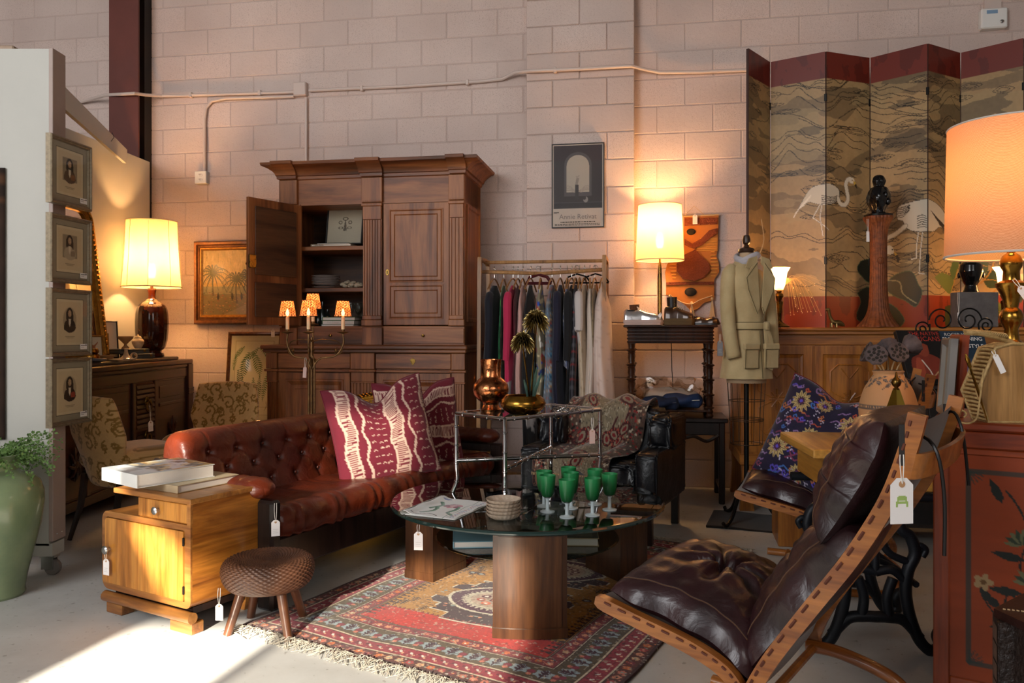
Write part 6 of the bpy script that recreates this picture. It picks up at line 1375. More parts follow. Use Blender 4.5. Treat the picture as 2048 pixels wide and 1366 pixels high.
for sx in (-1, 1):
    for sy in (-1, 1): MB().lathe(LP, 20, c=(sx * .262, sy * .155, 0)).build('bobbin_leg', 'bobbin_wood', bbt)
MB().bx(-.27, -.17, .035, .27, .17, .05, .004).build('shelf', 'bobbin_wood', bbt)
BTM = Matrix.Translation(wp(bu, BV, bz)) @ Matrix.Rotation(WROT, 4, 'Z')
def bt3(x, y, z): return BTM @ Vector((x, y, z))
bx_ = lambda px, v: wu(px, v) - bu
ml_ = thing('table_lamp', 'slim brass table lamp with cream drum shade on the bobbin table', 'lamp', bt3(bx_(1320, BV), .12, bh))
MB().lathe([(.06, 0), (.06, .012), (.03, .02), (.018, .035), (.016, .05), (.0165, .3), (.012, .42), (.007, .46), (.007, .56)], 24).build('base', 'old_brass', ml_)
lampshade(ml_, .465, .86, .172, .152, 'cream_shade', 48, trim='shade_trim')
MB().lathe([(0, .55), (.018, .555), (.03, .59), (.026, .63), (.012, .66), (0, .665)], 12).build('bulb', 'bulb_warm', ml_)
lamp_light(ml_.location + Vector((0, 0, .73)), 27, .045)
MB().tube([bt3(bx_(1342, .2), .19, bh), bt3(bx_(1344, .2), .2, .3), bt3(bx_(1348, .2), .19, .05)], .003, 6).build('lamp_cord', 'black_metal'); tag(bpy.data.objects['lamp_cord'], 'thin black lamp cord hanging behind the bobbin table', 'cord')
def shoe(name, label, loc, rz, L, mat, sole_mat, sole_h, collar=.06, shaft=0.0, lace=True, wid=.04, ry=0):
    """toe towards +x; sole plus a lofted upper with an opening"""
    t = thing(name, label, 'shoe', loc, rz, 'shoes on the bobbin table'); t.rotation_euler = (ry, 0, rz)
    out = [(0, .028), (.04, .034), (.2, .036), (.45, .032), (.65, .043), (.82, .046), (.93, .036), (.99, .016), (1, 0)]
    P = [(x * L, w) for x, w in out] + [(x * L, -w) for x, w in out[::-1][1:]]; P = [(x, y * wid / .04) for x, y in P]
    m = MB()
    for z0, z1, s in ((0, sole_h * .45, 1.0), (sole_h * .45, sole_h, 1.03)): m.prism([((x - L / 2) * s + L / 2, y * s) for x, y in P], z0 + .0005, z1, axis='z')
    m.build('sole', sole_mat, t, 30)
    def fn(u, v):
        x = u; w = np.interp(x, [a for a, b in out], [b for a, b in out]) * wid / .04; top = np.interp(x, [0, .06, .3, .38, .6, .8, .95, 1], [collar * .8, collar, collar * .85, collar * .95, collar * .7, .045, .03, .004]); a = math.pi * v
        return (x * L, w * math.cos(a) * (1 - .25 * math.sin(a) ** 2 * (x < .4)), sole_h + top * math.sin(a) ** .75)
    MB().grid(fn, 40, 20).build('upper', mat, t, 180)
    MB().lathe([(.0, 0), (1, .004), (1.0, -.004)], 20, M=Matrix.Translation((L * .17, 0, sole_h + collar * .86)) @ Matrix.Diagonal((L * .13, .02, 1, 1))).build('opening', 'dark_hole', t)
    if shaft: MB().tube([(L * .17, 0, sole_h + collar * .6), (L * .15, 0, sole_h + collar + shaft)], [.032, .036], 14).build('shaft', mat, t)
    if lace:
        m = MB()
        for k in range(5): x = L * (.36 + .06 * k); z = sole_h + collar * np.interp(.36 + .06 * k, [.36, .62], [1.0, .74]); m.tube([(x, -.018, z - .007), (x + .004, 0, z + .003), (x, .018, z - .007)], .002, 5)
        for s in (1, -1): m.tube(spline([(L * .37, 0, sole_h + collar), (L * .34, -.02 * s, sole_h + collar + .014), (L * .40, -.03 * s, sole_h + collar + .004), (L * .38, -.002, sole_h + collar)], 5), .0018, 5)
        m.build('laces', 'string' if mat != 'bronze_leather' else 'black_print', t)
    return t
plain('silver_leather', '#b9b6b6', .25, metal=.75, bs=.15, bscale=40); plain('platform_sole', '#b49a90', .5); plain('suede_brown', '#4e2f18', .85, sheen=.3, var=.25); plain('bronze_leather', '#3a2413', .3, metal=.3, coat=.3); plain('olive_suede', '#5b4526', .8, var=.2); plain('black_leather_s', '#17110e', .35)
shoe('oxford_shoe', 'silver platform oxford shoe at the left front of the bobbin table', bt3(bx_(1247, .6), -.14, bh), WROT, .265, 'silver_leather', 'platform_sole', .036, .075)
shoe('ankle_boot', 'brown suede ankle boot behind the silver oxford', bt3(bx_(1260, .4), .0, bh), WROT + R(10), .2, 'suede_brown', 'bobbin_wood', .02, .075, .05, lace=False)
shoe('laced_wedge', 'bronze laced wedge shoe in the middle of the bobbin table', bt3(bx_(1329, .5), -.13, bh), WROT + R(-8), .2, 'bronze_leather', 'olive_suede', .045, .085, .0)
shoe('ankle_boot', 'black boot with a tall square shaft beside the lamp base', bt3(bx_(1335, .4), -.01, bh), WROT + R(5), .2, 'black_leather_s', 'black_leather_s', .025, .08, .09, lace=False)
shoe('flat_shoe', 'dark bronze flat shoe at the right end of the bobbin table', bt3(bx_(1376, .5), -.1, bh), WROT + R(-14), .215, 'bronze_leather', 'black_leather_s', .014, .045, lace=False)
shoe('flat_shoe', 'dark brown flat shoe behind the right end one on the bobbin table', bt3(bx_(1374, .4), .1, bh), WROT + R(8), .2, 'suede_brown', 'black_leather_s', .014, .055, lace=False)
price_tag('white price tag tucked at the toe of the silver oxford', bt3(bx_(1323, .6), -.18, bh + .085), R(-30), .022, .05, .008, lean=R(28))
# folded denim and a plastic bag of clothes on the lower shelf
def denim_roll(name, label, x0, x1, y, z, r, mat, seed, h=1.0):
    def fn(u, v):
        a = 2 * math.pi * u; e = min(v, 1 - v); s = min(1, (e / .12) ** .5 if e < .12 else 1); rr2 = r * s * (1 + .12 * math.sin(3 * a + 7 * v + seed) + .08 * math.sin(13 * v + 2 * a)); return (x0 + (x1 - x0) * v, y + rr2 * 1.6 * math.cos(a), z + r * h + rr2 * h * math.sin(a))
    t = thing(name, label, 'jeans', bt3(0, 0, 0), WROT, 'folded jeans'); MB().grid(fn, 28, 40, wrapu=True).build('cloth', mat, t, 180)
    MB().tube([(x0 + .03, y - r * 1.45, z + r * 1.2), ((x0 + x1) / 2, y - r * 1.55, z + r * 1.05), (x1 - .03, y - r * 1.45, z + r * 1.2)], .003, 5).build('seam', 'pale_print' if seed > 1 else 'denim_seam', t)
plain('denim', '#16233f', .85, var=.35, vs=18, bs=.4, bscale=300); plain('denim_seam', '#4a4a58', .8); plain('denim_light', '#1d3157', .85, var=.3, vs=22, bs=.4, bscale=300)
denim_roll('folded_jeans', 'folded dark blue jeans at the left of the lower bobbin shelf', -.2, .07, -.14, .05, .042, 'denim', 1); denim_roll('folded_jeans', 'folded mid blue jeans at the right of the lower bobbin shelf', -.06, .225, -.10, .062, .045, 'denim_light', 2)
bag = thing('plastic_bag', 'crumpled clear plastic bag of pale clothes on the lower bobbin shelf', 'bag', bt3(0, .06, .05), WROT)
MB().grid(lambda u, v: ((.2 * math.cos(2 * math.pi * u)) * math.sin(math.pi * v) ** .5 + .02, .09 * math.sin(2 * math.pi * u) * math.sin(math.pi * v) ** .5, .065 - .062 * math.cos(math.pi * v) + .01 * math.sin(9 * u + 5 * v)), 36, 16, wrapu=True).build('pale_clothes', plain('pale_cloth', '#bdb0a6', .8), bag, 180)
rb = random.Random(6); nz = [[rb.uniform(-1, 1) for _ in range(30)] for _ in range(30)]
def crum(u, v):
    a = 2 * math.pi * u; i, j = int(u * 26) % 26, int(v * 12); k = .022 * nz[i][j] + .014 * nz[(i * 7) % 29][(j * 5) % 29]; s = math.sin(math.pi * min(v, .999)) ** .45
    return ((.235 + k) * math.cos(a) * s, (.11 + k * .6) * math.sin(a) * s, .09 - .088 * math.cos(math.pi * v) + (k * 1.4 if .3 < v < .95 else 0) + .03 * math.sin(3 * a + 1) * (v > .5))
MB().grid(crum, 52, 22, wrapu=True).build('film', glass('plastic_film', '#f4efe9', .12, 1.5), bag, 20)
# macrame hanging on the wall
mc = thing('macrame_hanging', 'orange and rust woven macrame wall hanging beside the drum-shade lamp', 'wall hanging', wp(wu(1385, .03), .03, 0), WROT)
plain('wool_ochre', '#a8662a', .9, sheen=.3, bs=.5, bscale=140); plain('wool_rust', '#6a2f16', .95, sheen=.3, bs=1.0, bscale=90, bdist=.01); plain('wool_dark', '#1f1a16', .95, bs=1, bscale=90); plain('wool_gold', '#c0843a', .9, bs=.5, bscale=140); plain('wool_cream', '#c9a67a', .9)
mu = wu(1385, .03); mx_ = lambda px: wu(px, .03) - mu; mz = lambda py: wz(1385, py, .03)
def outline(pts): return [(mx_(a), mz(b)) for a, b in pts]
MB().prism(outline([(1368, 432), (1437, 432), (1435, 500), (1432, 512), (1437, 525), (1438, 545), (1428, 560), (1428, 600), (1408, 606), (1395, 618), (1382, 622), (1370, 610), (1355, 600), (1345, 592), (1332, 590), (1332, 562), (1330, 545), (1334, 528), (1345, 515), (1366, 510)]), -.012, .02).build('ground', 'wool_ochre', mc)
for nm, P, mt, d in (('rust_band', [(1369, 437), (1435, 437), (1434, 450), (1369, 452)], 'wool_rust', -.022), ('rust_arc', [(1369, 478), (1384, 488), (1402, 478), (1418, 462), (1435, 458), (1434, 468), (1420, 478), (1406, 490), (1388, 498), (1369, 490)], 'wool_rust', -.026), ('rust_medallion', [(1362, 513), (1390, 500), (1402, 512), (1418, 528), (1420, 542), (1408, 556), (1388, 563), (1366, 558), (1353, 543), (1353, 528)], 'wool_rust', -.034), ('lower_band', [(1332, 564), (1428, 564), (1428, 570), (1332, 570)], 'wool_rust', -.02)): MB().prism(outline(P), d, -.01).build(nm, mt, mc)
for cx, cy, r in ((1382, 464, .03), (1381, 584, .04)): MB().ball((mx_(cx), -.016, mz(cy)), (r * 1.1, .012, r * .8), 14, 8).build('dark_knot', 'wool_dark', mc)
for k in range(24): z = mz(478 + k * 3.4); a, b = (1400 - k, 1435) if k < 8 else ((1338 + abs(k - 16), 1352) if k % 2 else (1421, 1437 - abs(k - 16))); MB().tube([(mx_(a), -.014, z), (mx_(b), -.014, z)], .006, 6).build('cord_row', 'wool_gold', mc)
for cx, cy, L in ((1383, 606, .1), (1424, 598, .14), (1340, 592, .06)):
    m = MB().ball((mx_(cx), -.01, mz(cy)), .012, 8, 6)
    for k in range(14): m.tube([(mx_(cx), -.01, mz(cy)), (mx_(cx) + rnd.uniform(-.022, .022), -.012 + rnd.uniform(-.01, .01), mz(cy) - L * rnd.uniform(.85, 1))], .003, 4)
    m.build('tassel', 'wool_cream', mc)
m = MB().tube([(mx_(1366), -.005, mz(434)), (mx_(1388), -.002, mz(412)), (mx_(1412), -.005, mz(434))], .002, 5).tube(spline([(mx_(1340), -.02, mz(590)), (mx_(1362), -.02, mz(604)), (mx_(1383), -.02, mz(608)), (mx_(1400), -.02, mz(600)), (mx_(1424), -.02, mz(592))], 4), .004, 6).tube([(mx_(1367), -.008, mz(433)), (mx_(1438), -.008, mz(431))], .007, 8); m.build('hanging_cord', 'wool_cream', mc)
price_tag('white price tag at the top of the macrame hanging', wp(wu(1390, .06), .065, wz(1390, 424, .06)), WROT, .034, .07, .02)

# ---------------------------------------------------------------- black leather armchair and shawl
leather('black_leather', '#14161c', '#0c0d11', .32, 6, .3)
AC = R(-25); ach = thing('leather_armchair', 'black leather armchair with a paisley shawl thrown over it', 'armchair', (.55, 4.70, 0), AC)
def soft_box(m, x0, y0, z0, x1, y1, z1, p=.18, n=30, wr=.006, seed=0):
    cx, cy, cz = (x0 + x1) / 2, (y0 + y1) / 2, (z0 + z1) / 2; sx, sy, sz = (x1 - x0) / 2, (y1 - y0) / 2, (z1 - z0) / 2; sg = lambda a, q: math.copysign(abs(a) ** q, a)
    def fn(u, v):
        a = 2 * math.pi * u; b = math.pi * (v - .5); w = 1 + wr / min(sx, sy, sz) * math.sin(9 * a + 5 * b + seed) * math.cos(7 * b + 2 * a)
        return (cx + sx * w * sg(math.cos(a), p) * sg(math.cos(b), p), cy + sy * w * sg(math.sin(a), p) * sg(math.cos(b), p), cz + sz * w * sg(math.sin(b), p))
    return m.grid(fn, n * 2, n, wrapu=True)
soft_box(MB(), -.27, -.3, .27, .27, .2, .43, .2).build('seat_cushion', 'black_leather', ach, 180); soft_box(MB(), -.3, .12, .38, .3, .34, .70, .3).build('back_cushion', 'black_leather', ach, 180)
for s in (-1, 1):
    soft_box(MB(), s * .275, -.34, .2, s * .395, .34, .5, .12, wr=.002).build('arm', 'black_leather', ach, 180); soft_box(MB(), s * .262, -.06, .48, s * .402, .345, .665, .32, wr=.008, seed=s).build('arm_cushion', 'black_leather', ach, 180)
    for y in (-.3, .3): MB().bx(s * .34 - .022, y - .022, 0, s * .34 + .022, y + .022, .22, .004).build('leg', 'ebonised', ach)
MB().bx(-.28, -.32, .2, .28, .32, .28, .01).bx(-.3, .3, .2, .3, .34, .6, .01).build('base_frame', 'black_leather', ach)
def paisley():
    c = Canvas(60, 90, 150, '#84765f', 14); c.shade(.25, 60, 80, 1, 1); rr = random.Random(3)
    for k in range(2200): c.ell(rr.uniform(0, 60), rr.uniform(0, 90), .4, .35, rr.choice(['#5d5145', '#b9ad98', '#3a302a']), .8)
    for k in range(26):
        x, y, s, a = rr.uniform(2, 58), rr.uniform(2, 88), rr.uniform(4, 8), rr.uniform(0, 6)
        P = [(x + s * t * math.cos(a + .9 * t) , y + s * t * math.sin(a + .9 * t)) for t in (0, .5, 1, 1.5)]
        c.ell(x, y, s * .8, s * .55, '#4a1a1c', rot=a); c.curve(P, s * .5, '#4a1a1c', taper=True); c.ell(x, y, s * .55, s * .35, '#8a7a66', rot=a); c.ell(x, y, s * .3, s * .18, '#7a1f22', rot=a)
        for q in range(12): c.ell(x + s * .8 * math.cos(q * .52), y + s * .6 * math.sin(q * .52), .5, .45, '#a04a3a')
    for x in (0, 48): c.rect(x, 0, x + 12, 90, '#3f1c1c', .75)
    for k in range(520): c.ell(rr.choice([0, 48]) + rr.uniform(0, 12), rr.uniform(0, 90), .8, .6, rr.choice(['#8a2a28', '#b3a590', '#1f1614', '#9a6a52']))
    return c
sw = thing('paisley_shawl', 'beige and crimson paisley shawl draped over the black armchair', 'shawl', (.55, 4.70, 0), AC)
SP = spline([(.36, .50, 0), (.365, .66, 0), (.30, .735, 0), (.2, .735, 0), (.115, .68, 0), (.10, .55, 0), (.08, .47, 0), (-.05, .455, 0), (-.22, .45, 0), (-.33, .435, 0), (-.36, .36, 0)], 8); spy = np.array([p.x for p in SP]); spz = np.array([p.y for p in SP]); tt = np.linspace(0, 1, len(SP))
sheet('cloth', paisley(), lambda u, v: (-.31 + .5 * u + .05 * (v - .4) * (1 - 2 * u) + .03 * np.sin(5 * v), np.interp(v, tt, spy) - .02 * np.abs(np.sin(9 * u + 4 * v)) - .012 * np.sin(17 * u), np.interp(v, tt, spz) + .022 * np.abs(np.sin(8 * u + 5 * v + 1)) + .012 * np.sin(14 * u - 6 * v)), 'cloth_print', sw, 150, 190, thick=.004)
m = MB()
for k in range(60): u = k / 59; x = -.31 + .5 * u + .05 * .6 * (1 - 2 * u) - .03; m.tube([(x, -.36 - .02 * abs(math.sin(9 * u + 4)), .37), (x + rnd.uniform(-.008, .008), -.375, .33)], .002, 4)
o = m.build('fringe', 'wool_cream', sw); o['kind'] = 'stuff'

# ---------------------------------------------------------------- dress form in a trench jacket
DF = Vector((1.415, 4.83, 0)); dfm = thing('dress_form', 'antique dress form with a wire skirt cage wearing the khaki jacket', 'dress form', DF, R(22))
plain('form_linen', '#c9ab88', .8, var=.1); plain('khaki', '#c9b284', .8, c2='#b59d70', vs=8, sheen=.25, bs=.3, bscale=200); plain('wood_knob', '#3a2416', .35)
def loft(secs, n=48, fold=0, nf=0, m=None):
    """elliptic sections (z, rx, ry, cx, cy)"""
    m = m or MB(); vs = []
    for k, s in enumerate(secs):
        z, rx, ry, cx, cy = s
        for i in range(n): a = 2 * math.pi * i / n; q = 1 + fold * (k / len(secs)) * math.sin(nf * a + k * .3); vs.append((cx + rx * q * math.cos(a), cy + ry * q * math.sin(a), z))
    return m.add(vs, [(k * n + i, k * n + (i + 1) % n, (k + 1) * n + (i + 1) % n, (k + 1) * n + i) for k in range(len(secs) - 1) for i in range(n)])
loft([(.845, .001, .001, 0, 0), (.848, .135, .115, 0, 0), (.9, .14, .12, 0, 0), (1.18, .11, .09, 0, 0), (1.42, .14, .11, 0, 0), (1.55, .1, .07, 0, 0), (1.585, .05, .045, 0, 0), (1.63, .045, .042, 0, 0)]).build('body', 'form_linen', dfm, 180)
MB().lathe([(.05, 1.63), (.055, 1.64), (.05, 1.655), (.02, 1.665), (.014, 1.68), (.024, 1.69), (.026, 1.71), (.02, 1.735), (0, 1.74)], 20).build('neck_knob', 'wood_knob', dfm)
m = MB()
for k in range(14): a = 2 * math.pi * k / 14; m.tube([(.132 * math.cos(a), .115 * math.sin(a), .85), (.12 * math.cos(a), .105 * math.sin(a), .7), (.108 * math.cos(a), .1 * math.sin(a), .48)], .0018, 5)
for z, r in ((.74, .123), (.63, .117), (.62, .116), (.48, .108)): m.tube([(r * math.cos(a), r * .9 * math.sin(a), z) for a in [2 * math.pi * i / 28 for i in range(28)]], .0022, 5, True)
m.build('wire_cage', plain('cage_wire', '#3b2c20', .5, metal=.6), dfm)
MB().tube([(0, 0, .2), (0, 0, .86)], .016, 12).build('pole', 'black_metal', dfm)
for k in range(3): a = R(200 + 120 * k); MB().tube(spline([(0, 0, .26), (.08 * math.cos(a), .08 * math.sin(a), .2), (.18 * math.cos(a), .18 * math.sin(a), .06), (.26 * math.cos(a), .26 * math.sin(a), .02), (.29 * math.cos(a), .29 * math.sin(a), .04)], 6), .012, 8).build('tripod_foot', 'black_metal', dfm)
jk = thing('khaki_jacket', 'belted khaki trench jacket worn by the dress form', 'jacket', DF, R(22))
loft([(.875, .185, .15, 0, 0), (.9, .18, .148, 0, 0), (1.02, .163, .132, 0, 0), (1.14, .138, .112, 0, 0), (1.19, .118, .1, 0, 0), (1.26, .13, .11, 0, 0), (1.38, .155, .128, 0, 0), (1.47, .16, .12, 0, 0), (1.53, .145, .095, 0, 0), (1.565, .1, .075, 0, 0), (1.59, .07, .062, 0, 0)][::-1], 96, .03, 9).build('body_cloth', 'khaki', jk, 180)
for sx, ang in ((-1, .12), (1, -.02)):
    P = spline([(sx * .115, 0, 1.545), (sx * .155, -.005, 1.48), (sx * .178, -.02, 1.32), (sx * .18, -.04, 1.16), (sx * .165, -.07, 1.0)], 6); MB().tube(P, [(.03 + .022 * min(1, i / 5)) - .008 * i / len(P) for i in range(len(P))], 16).build('sleeve', 'khaki', jk, 180)
m = MB().tube([(.138 * math.cos(a), .116 * math.sin(a), 1.19) for a in [2 * math.pi * i / 48 for i in range(48)]], .022, 8, True, flat=.25, up=(0, 0, 1)); m.build('belt', 'khaki', jk, 60)
MB().bx(.035, -.15, 1.165, .075, -.115, 1.215, .008).tube(spline([(.055, -.125, 1.18), (.085, -.135, 1.1), (.09, -.14, 1.0), (.075, -.145, .93)], 5), .022, 8, flat=.2, up=(1, 0, 0)).tube(spline([(.055, -.125, 1.18), (.05, -.14, 1.08), (.06, -.15, .97)], 5), .02, 8, flat=.2, up=(1, 0, 0)).build('belt_knot', 'khaki', jk, 60)
for sx in (-1, 1):
    m = MB(); Q = [(sx * .03, 1.56), (sx * .075, 1.54), (sx * .12, 1.47), (sx * .105, 1.40), (sx * .03, 1.26), (sx * .01, 1.3)]
    m.prism(Q, -.004, .004, M=Matrix.Translation((0, -.137, 0))); m.build('lapel', 'khaki', jk)
    MB().prism([(sx * .02, 1.60), (sx * .085, 1.585), (sx * .115, 1.53), (sx * .055, 1.525), (sx * .015, 1.56)], -.004, .004, M=Matrix.Translation((0, -.122, 0))).build('collar', 'khaki', jk)
    p = MB().bx(sx * .085 - .055, -.152, .94, sx * .085 + .055, -.13, 1.07, .004).bx(sx * .085 - .06, -.158, 1.05, sx * .085 + .06, -.13, 1.085, .004); p.build('pocket', 'khaki', jk)
plain('khaki_seam', '#6f6140', .8)
for Q in ([(.0, -.156, .88), (.003, -.142, 1.0), (.006, -.122, 1.16)], [(.03, -.142, 1.56), (.12, -.142, 1.47), (.105, -.142, 1.4), (.03, -.142, 1.26), (.01, -.142, 1.3)], [(-.03, -.142, 1.56), (-.12, -.142, 1.47), (-.105, -.142, 1.4), (-.03, -.142, 1.26)], [(.03, -.142, 1.26), (.02, -.126, 1.215)]) + tuple([(s * .085 - .057, -.157, 1.05), (s * .085 - .057, -.153, .938), (s * .085 + .057, -.153, .938), (s * .085 + .057, -.157, 1.05), (s * .085 - .057, -.157, 1.05)] for s in (-1, 1)) + tuple([(.141 * math.cos(a), .119 * math.sin(a), z) for a in [math.pi + math.pi * i / 24 for i in range(25)]] for z in (1.169, 1.211)): MB().tube(Q, .0022, 5).build('seam', 'khaki_seam', jk)
jk.scale = (.86, .95, 1); dfm.scale = (.88, .95, 1)
sc_ = thing('neck_scarf', 'crumpled pale scarf tucked into the jacket collar', 'scarf', DF + Vector((0, 0, 1.56)), R(22))
rs = random.Random(11)
for k in range(5): MB().tube(spline([(.07 * math.cos(a) * (1 + .1 * rs.uniform(-1, 1)), .065 * math.sin(a) - .01, .012 * k - .01 + .02 * math.sin(2 * a + k)) for a in [2 * math.pi * i / 10 for i in range(10)]], 3), .017, 8, True, flat=.7).build('fold', plain('scarf', '#c2bcc0', .7, var=.15, vs=20) if k == 0 else 'scarf', sc_)
MB().prism([(0, .02), (.045, .0), (.04, -.09), (.015, -.13), (-.01, -.06)], -.006, .006, M=Matrix.Translation((.005, -.085, 0))).build('scarf_end', 'scarf', sc_)
price_tag('grey price tag hanging at the left side of the khaki jacket', at(1440, 668, 4.75), R(10), .035, .09, .04, mat=plain('grey_card', '#8e8c90', .7))
# ---------------------------------------------------------------- carved oak sideboard along the wall
wood('oak_warm', '#b3702a', '#93561e', 'z', 9, .4, .15); wood('oak_warm_h', '#b3702a', '#93561e', 'x', 9, .4, .15)
SV = .82; su0, su1 = wu(1477, SV), wu(2100, SV); suc = (su0 + su1) / 2; sw2 = (su1 - su0) / 2; SZ = wz(1700, 655, SV)
sb_ = thing('oak_sideboard', 'long carved oak sideboard carrying the folding screen', 'sideboard', wp(suc, 0), WROT); f = -SV + .03
MB().bx(-sw2, -SV, SZ - .022, sw2, -.06, SZ, .006).bx(-sw2 + .012, -SV + .012, SZ - .045, sw2 - .012, -.06, SZ - .022, .004).build('top', 'oak_warm_h', sb_)
MB().bx(-sw2 + .02, f + .012, .36, sw2 - .02, -.08, SZ - .045).build('body', 'oak_warm', sb_)
MB().bx(-sw2 + .01, f - .004, .30, sw2 - .01, -.08, .37, .006).build('base_rail', 'oak_warm_h', sb_); MB().bx(-sw2 + .02, f, SZ - .11, sw2 - .02, f + .02, SZ - .046, .003).build('top_rail', 'oak_warm_h', sb_)
nd = 4; dwid = (2 * sw2 - .06) / nd
for k in range(nd):
    x0 = -sw2 + .03 + k * dwid; x1 = x0 + dwid - .012; z0, z1 = .385, SZ - .118; m = MB(); ring(m, x0, z0, x1, z1, [(0, f + .02), (0, f), (.05, f), (.056, f + .008), (.07, f + .012), (.075, f + .008)]); d = m.build('door', 'oak_warm', sb_, 20)
    cx, cz = (x0 + x1) / 2, (z0 + z1) / 2; w, h = (x1 - x0) * .27, (z1 - z0) * .33; y = f + .006; m = MB()
    for s in (1, -1):
        m.tube([(cx - w, y, cz + s * h * .25), (cx - w, y, cz + s * h * .8), (cx - w * .6, y, cz + s * h), (cx + w * .6, y, cz + s * h), (cx + w, y, cz + s * h * .8), (cx + w, y, cz + s * h * .25), (cx + w * .3, y, cz + s * h * .06), (cx - w * .3, y, cz + s * h * .06)], .006, 6, True)
        m.tube([(cx - w * .45, y, cz + s * h * .9), (cx, y, cz + s * h * .6), (cx + w * .45, y, cz + s * h * .9)], .005, 6)
    for k2 in range(8): a = k2 * math.pi / 4; m.tube([(cx, y, cz), (cx + w * .42 * math.cos(a), y - .002, cz + h * .3 * math.sin(a))], .006, 5)
    m.tube([(cx + .03 * math.cos(a), y, cz + .03 * math.sin(a)) for a in [2 * math.pi * i / 8 for i in range(8)]], .005, 5, True); m.build('carving', 'oak_warm', d)
    MB().prism([(x1 - .025 + .011 * math.cos(a), cz + .018 * math.sin(a)) for a in [i * math.pi / 6 for i in range(12)]], f - .004, f).build('escutcheon', 'old_brass', d)
for x in (-sw2 + .06, -sw2 + .72, sw2 - .72, sw2 - .06):
    for y in (f + .03, -.14): MB().prism([(x - .035, .30), (x + .035, .30), (x + .03, .2), (x + .04, .04), (x + .045, 0), (x - .045, 0), (x - .04, .04), (x - .03, .2)], y, y + .06).build('leg', 'oak_warm', sb_)

# ---------------------------------------------------------------- painted folding screen on the sideboard
SPX = [1497, 1540.5, 1652, 1740, 1856, 1921, 2048]; STY = [96.5, 124.5, 103, 116, 87, 106, 76]
STZ = SZ + 1.83; SPT = [at(px, py, (STZ - EYE) * FPX / (HOR - py)) for px, py in zip(SPX, STY)]
PW_ = 36.5; SC = Canvas(6 * PW_, 183, 468, '#a5855a', 17)
def S(px, py):
    i = max(0, min(5, next((k for k in range(6) if px <= SPX[k + 1]), 5))); t = (px - SPX[i]) / (SPX[i + 1] - SPX[i]); yt = STY[i] + (STY[i + 1] - STY[i]) * t
    return ((i + t) * PW_, (py - yt) / (656 - yt) * 183)
def SS(*pts): return [S(1590 + x / 4.269, 340 + y / 4.269) for x, y in pts]
SC.shade(.16, 14, 9); SC.put((np.sin(SC.y * .16 + 7 * SC.noise(5, 5, 4)) > .55).astype(float), '#5f4d36', .6); SC.put((SC.noise(4, 9, 6) > .6).astype(float), '#a38a60', .5)
SC.put((SC.noise(5, 14, 9) > .62).astype(float), '#4a3f2f', .6)
nzz = SC.noise(9, 6, 11, 3)
for k in range(58):
    y0 = 14 + k * 2.6 + rnd.uniform(-1, 1); xa_ = rnd.uniform(0, 150); xb_ = xa_ + rnd.uniform(40, 110); SC.line([(x, y0 + 30 * (nzz[int(min(1, max(0, y0 / 183)) * (SC.h - 1)), int(min(1, x / 219) * (SC.w - 1))] - .5)) for x in np.arange(xa_, min(219, xb_), 1.2)], .5, '#20160d', .8)
for k in range(70):
    x, y, a_, b_ = rnd.uniform(4, 215), rnd.uniform(20, 158), rnd.uniform(5, 12), rnd.uniform(1, 2.6)
    for q in (1, .6): SC.curve([(x - a_ * q, y), (x - a_ * .3 * q, y - b_ * q), (x + a_ * .4 * q, y - b_ * .7 * q), (x + a_ * q, y + .3), (x + a_ * .3 * q, y + b_ * q), (x - a_ * .4 * q, y + b_ * .6 * q), (x - a_ * q, y)], .4, '#20160d', .75, n=4)
SC.shade(.10, 120, 90, 5, 2)
RED = '#6d2416'; LIM = SC.H * .095
SC.rect(0, 0, 220, 17.5, RED); SC.put(((SC.y < 17.5) & (SC.noise(30, 12, 7) > .6)).astype(float), '#4d160d', .6); SC.rect(0, 162, 220, 183, '#8a2f14'); SC.put(((SC.y > 162) & (SC.noise(30, 12, 8) > .6)).astype(float), '#5d1c0c', .6)
def flam(body, neck, legs, head, beak, cn):
    for L in legs: SC.line(SS(*L), .9, '#8f8270'); SC.line(SS(*L), .45, '#d8cdb8')
    SC.blob(SS(*body), '#3a2f24'); b = SS(*body); cx_, cy_ = sum(p[0] for p in b) / len(b), sum(p[1] for p in b) / len(b); SC.blob([(cx_ + (x - cx_) * .97, cy_ + (y - cy_) * .97) for x, y in b], '#c9bda8')
    SC.curve(SS(*neck), 3.2, '#8f8270'); SC.curve(SS(*neck), 2.5, '#cfc4b0'); h = SS(head)[0]; SC.ell(h[0], h[1], 2.2, 2.0, '#d2c8b6'); SC.ell(h[0] + .4, h[1] - .3, .4, .4, '#1a1410'); SC.poly(SS(*beak), '#c8a040'); SC.poly(SS(*beak[1:]), '#2a2018')
flam([(20, 350), (90, 220), (140, 155), (220, 125), (320, 125), (378, 180), (362, 262), (270, 300), (180, 290), (110, 280)], [(362, 240), (385, 290), (425, 298), (450, 250), (440, 180), (432, 120), (455, 80), (485, 85)], [[(215, 300), (155, 410), (235, 465), (285, 515)], [(232, 300), (215, 400), (240, 565)]], (482, 92), [(490, 85), (520, 115), (530, 165), (505, 130)], 1)
for k in range(7): SC.curve(SS((140 - k * 10, 220 + k * 14), (70 - k * 6, 290 + k * 8), (10 - k * 3, 370 + k * 6)), .6, '#e0d6c4')
for k in range(5): SC.curve(SS((230, 220 + k * 16), (300, 235 + k * 15), (352, 225 + k * 12)), .5, '#3a3028')
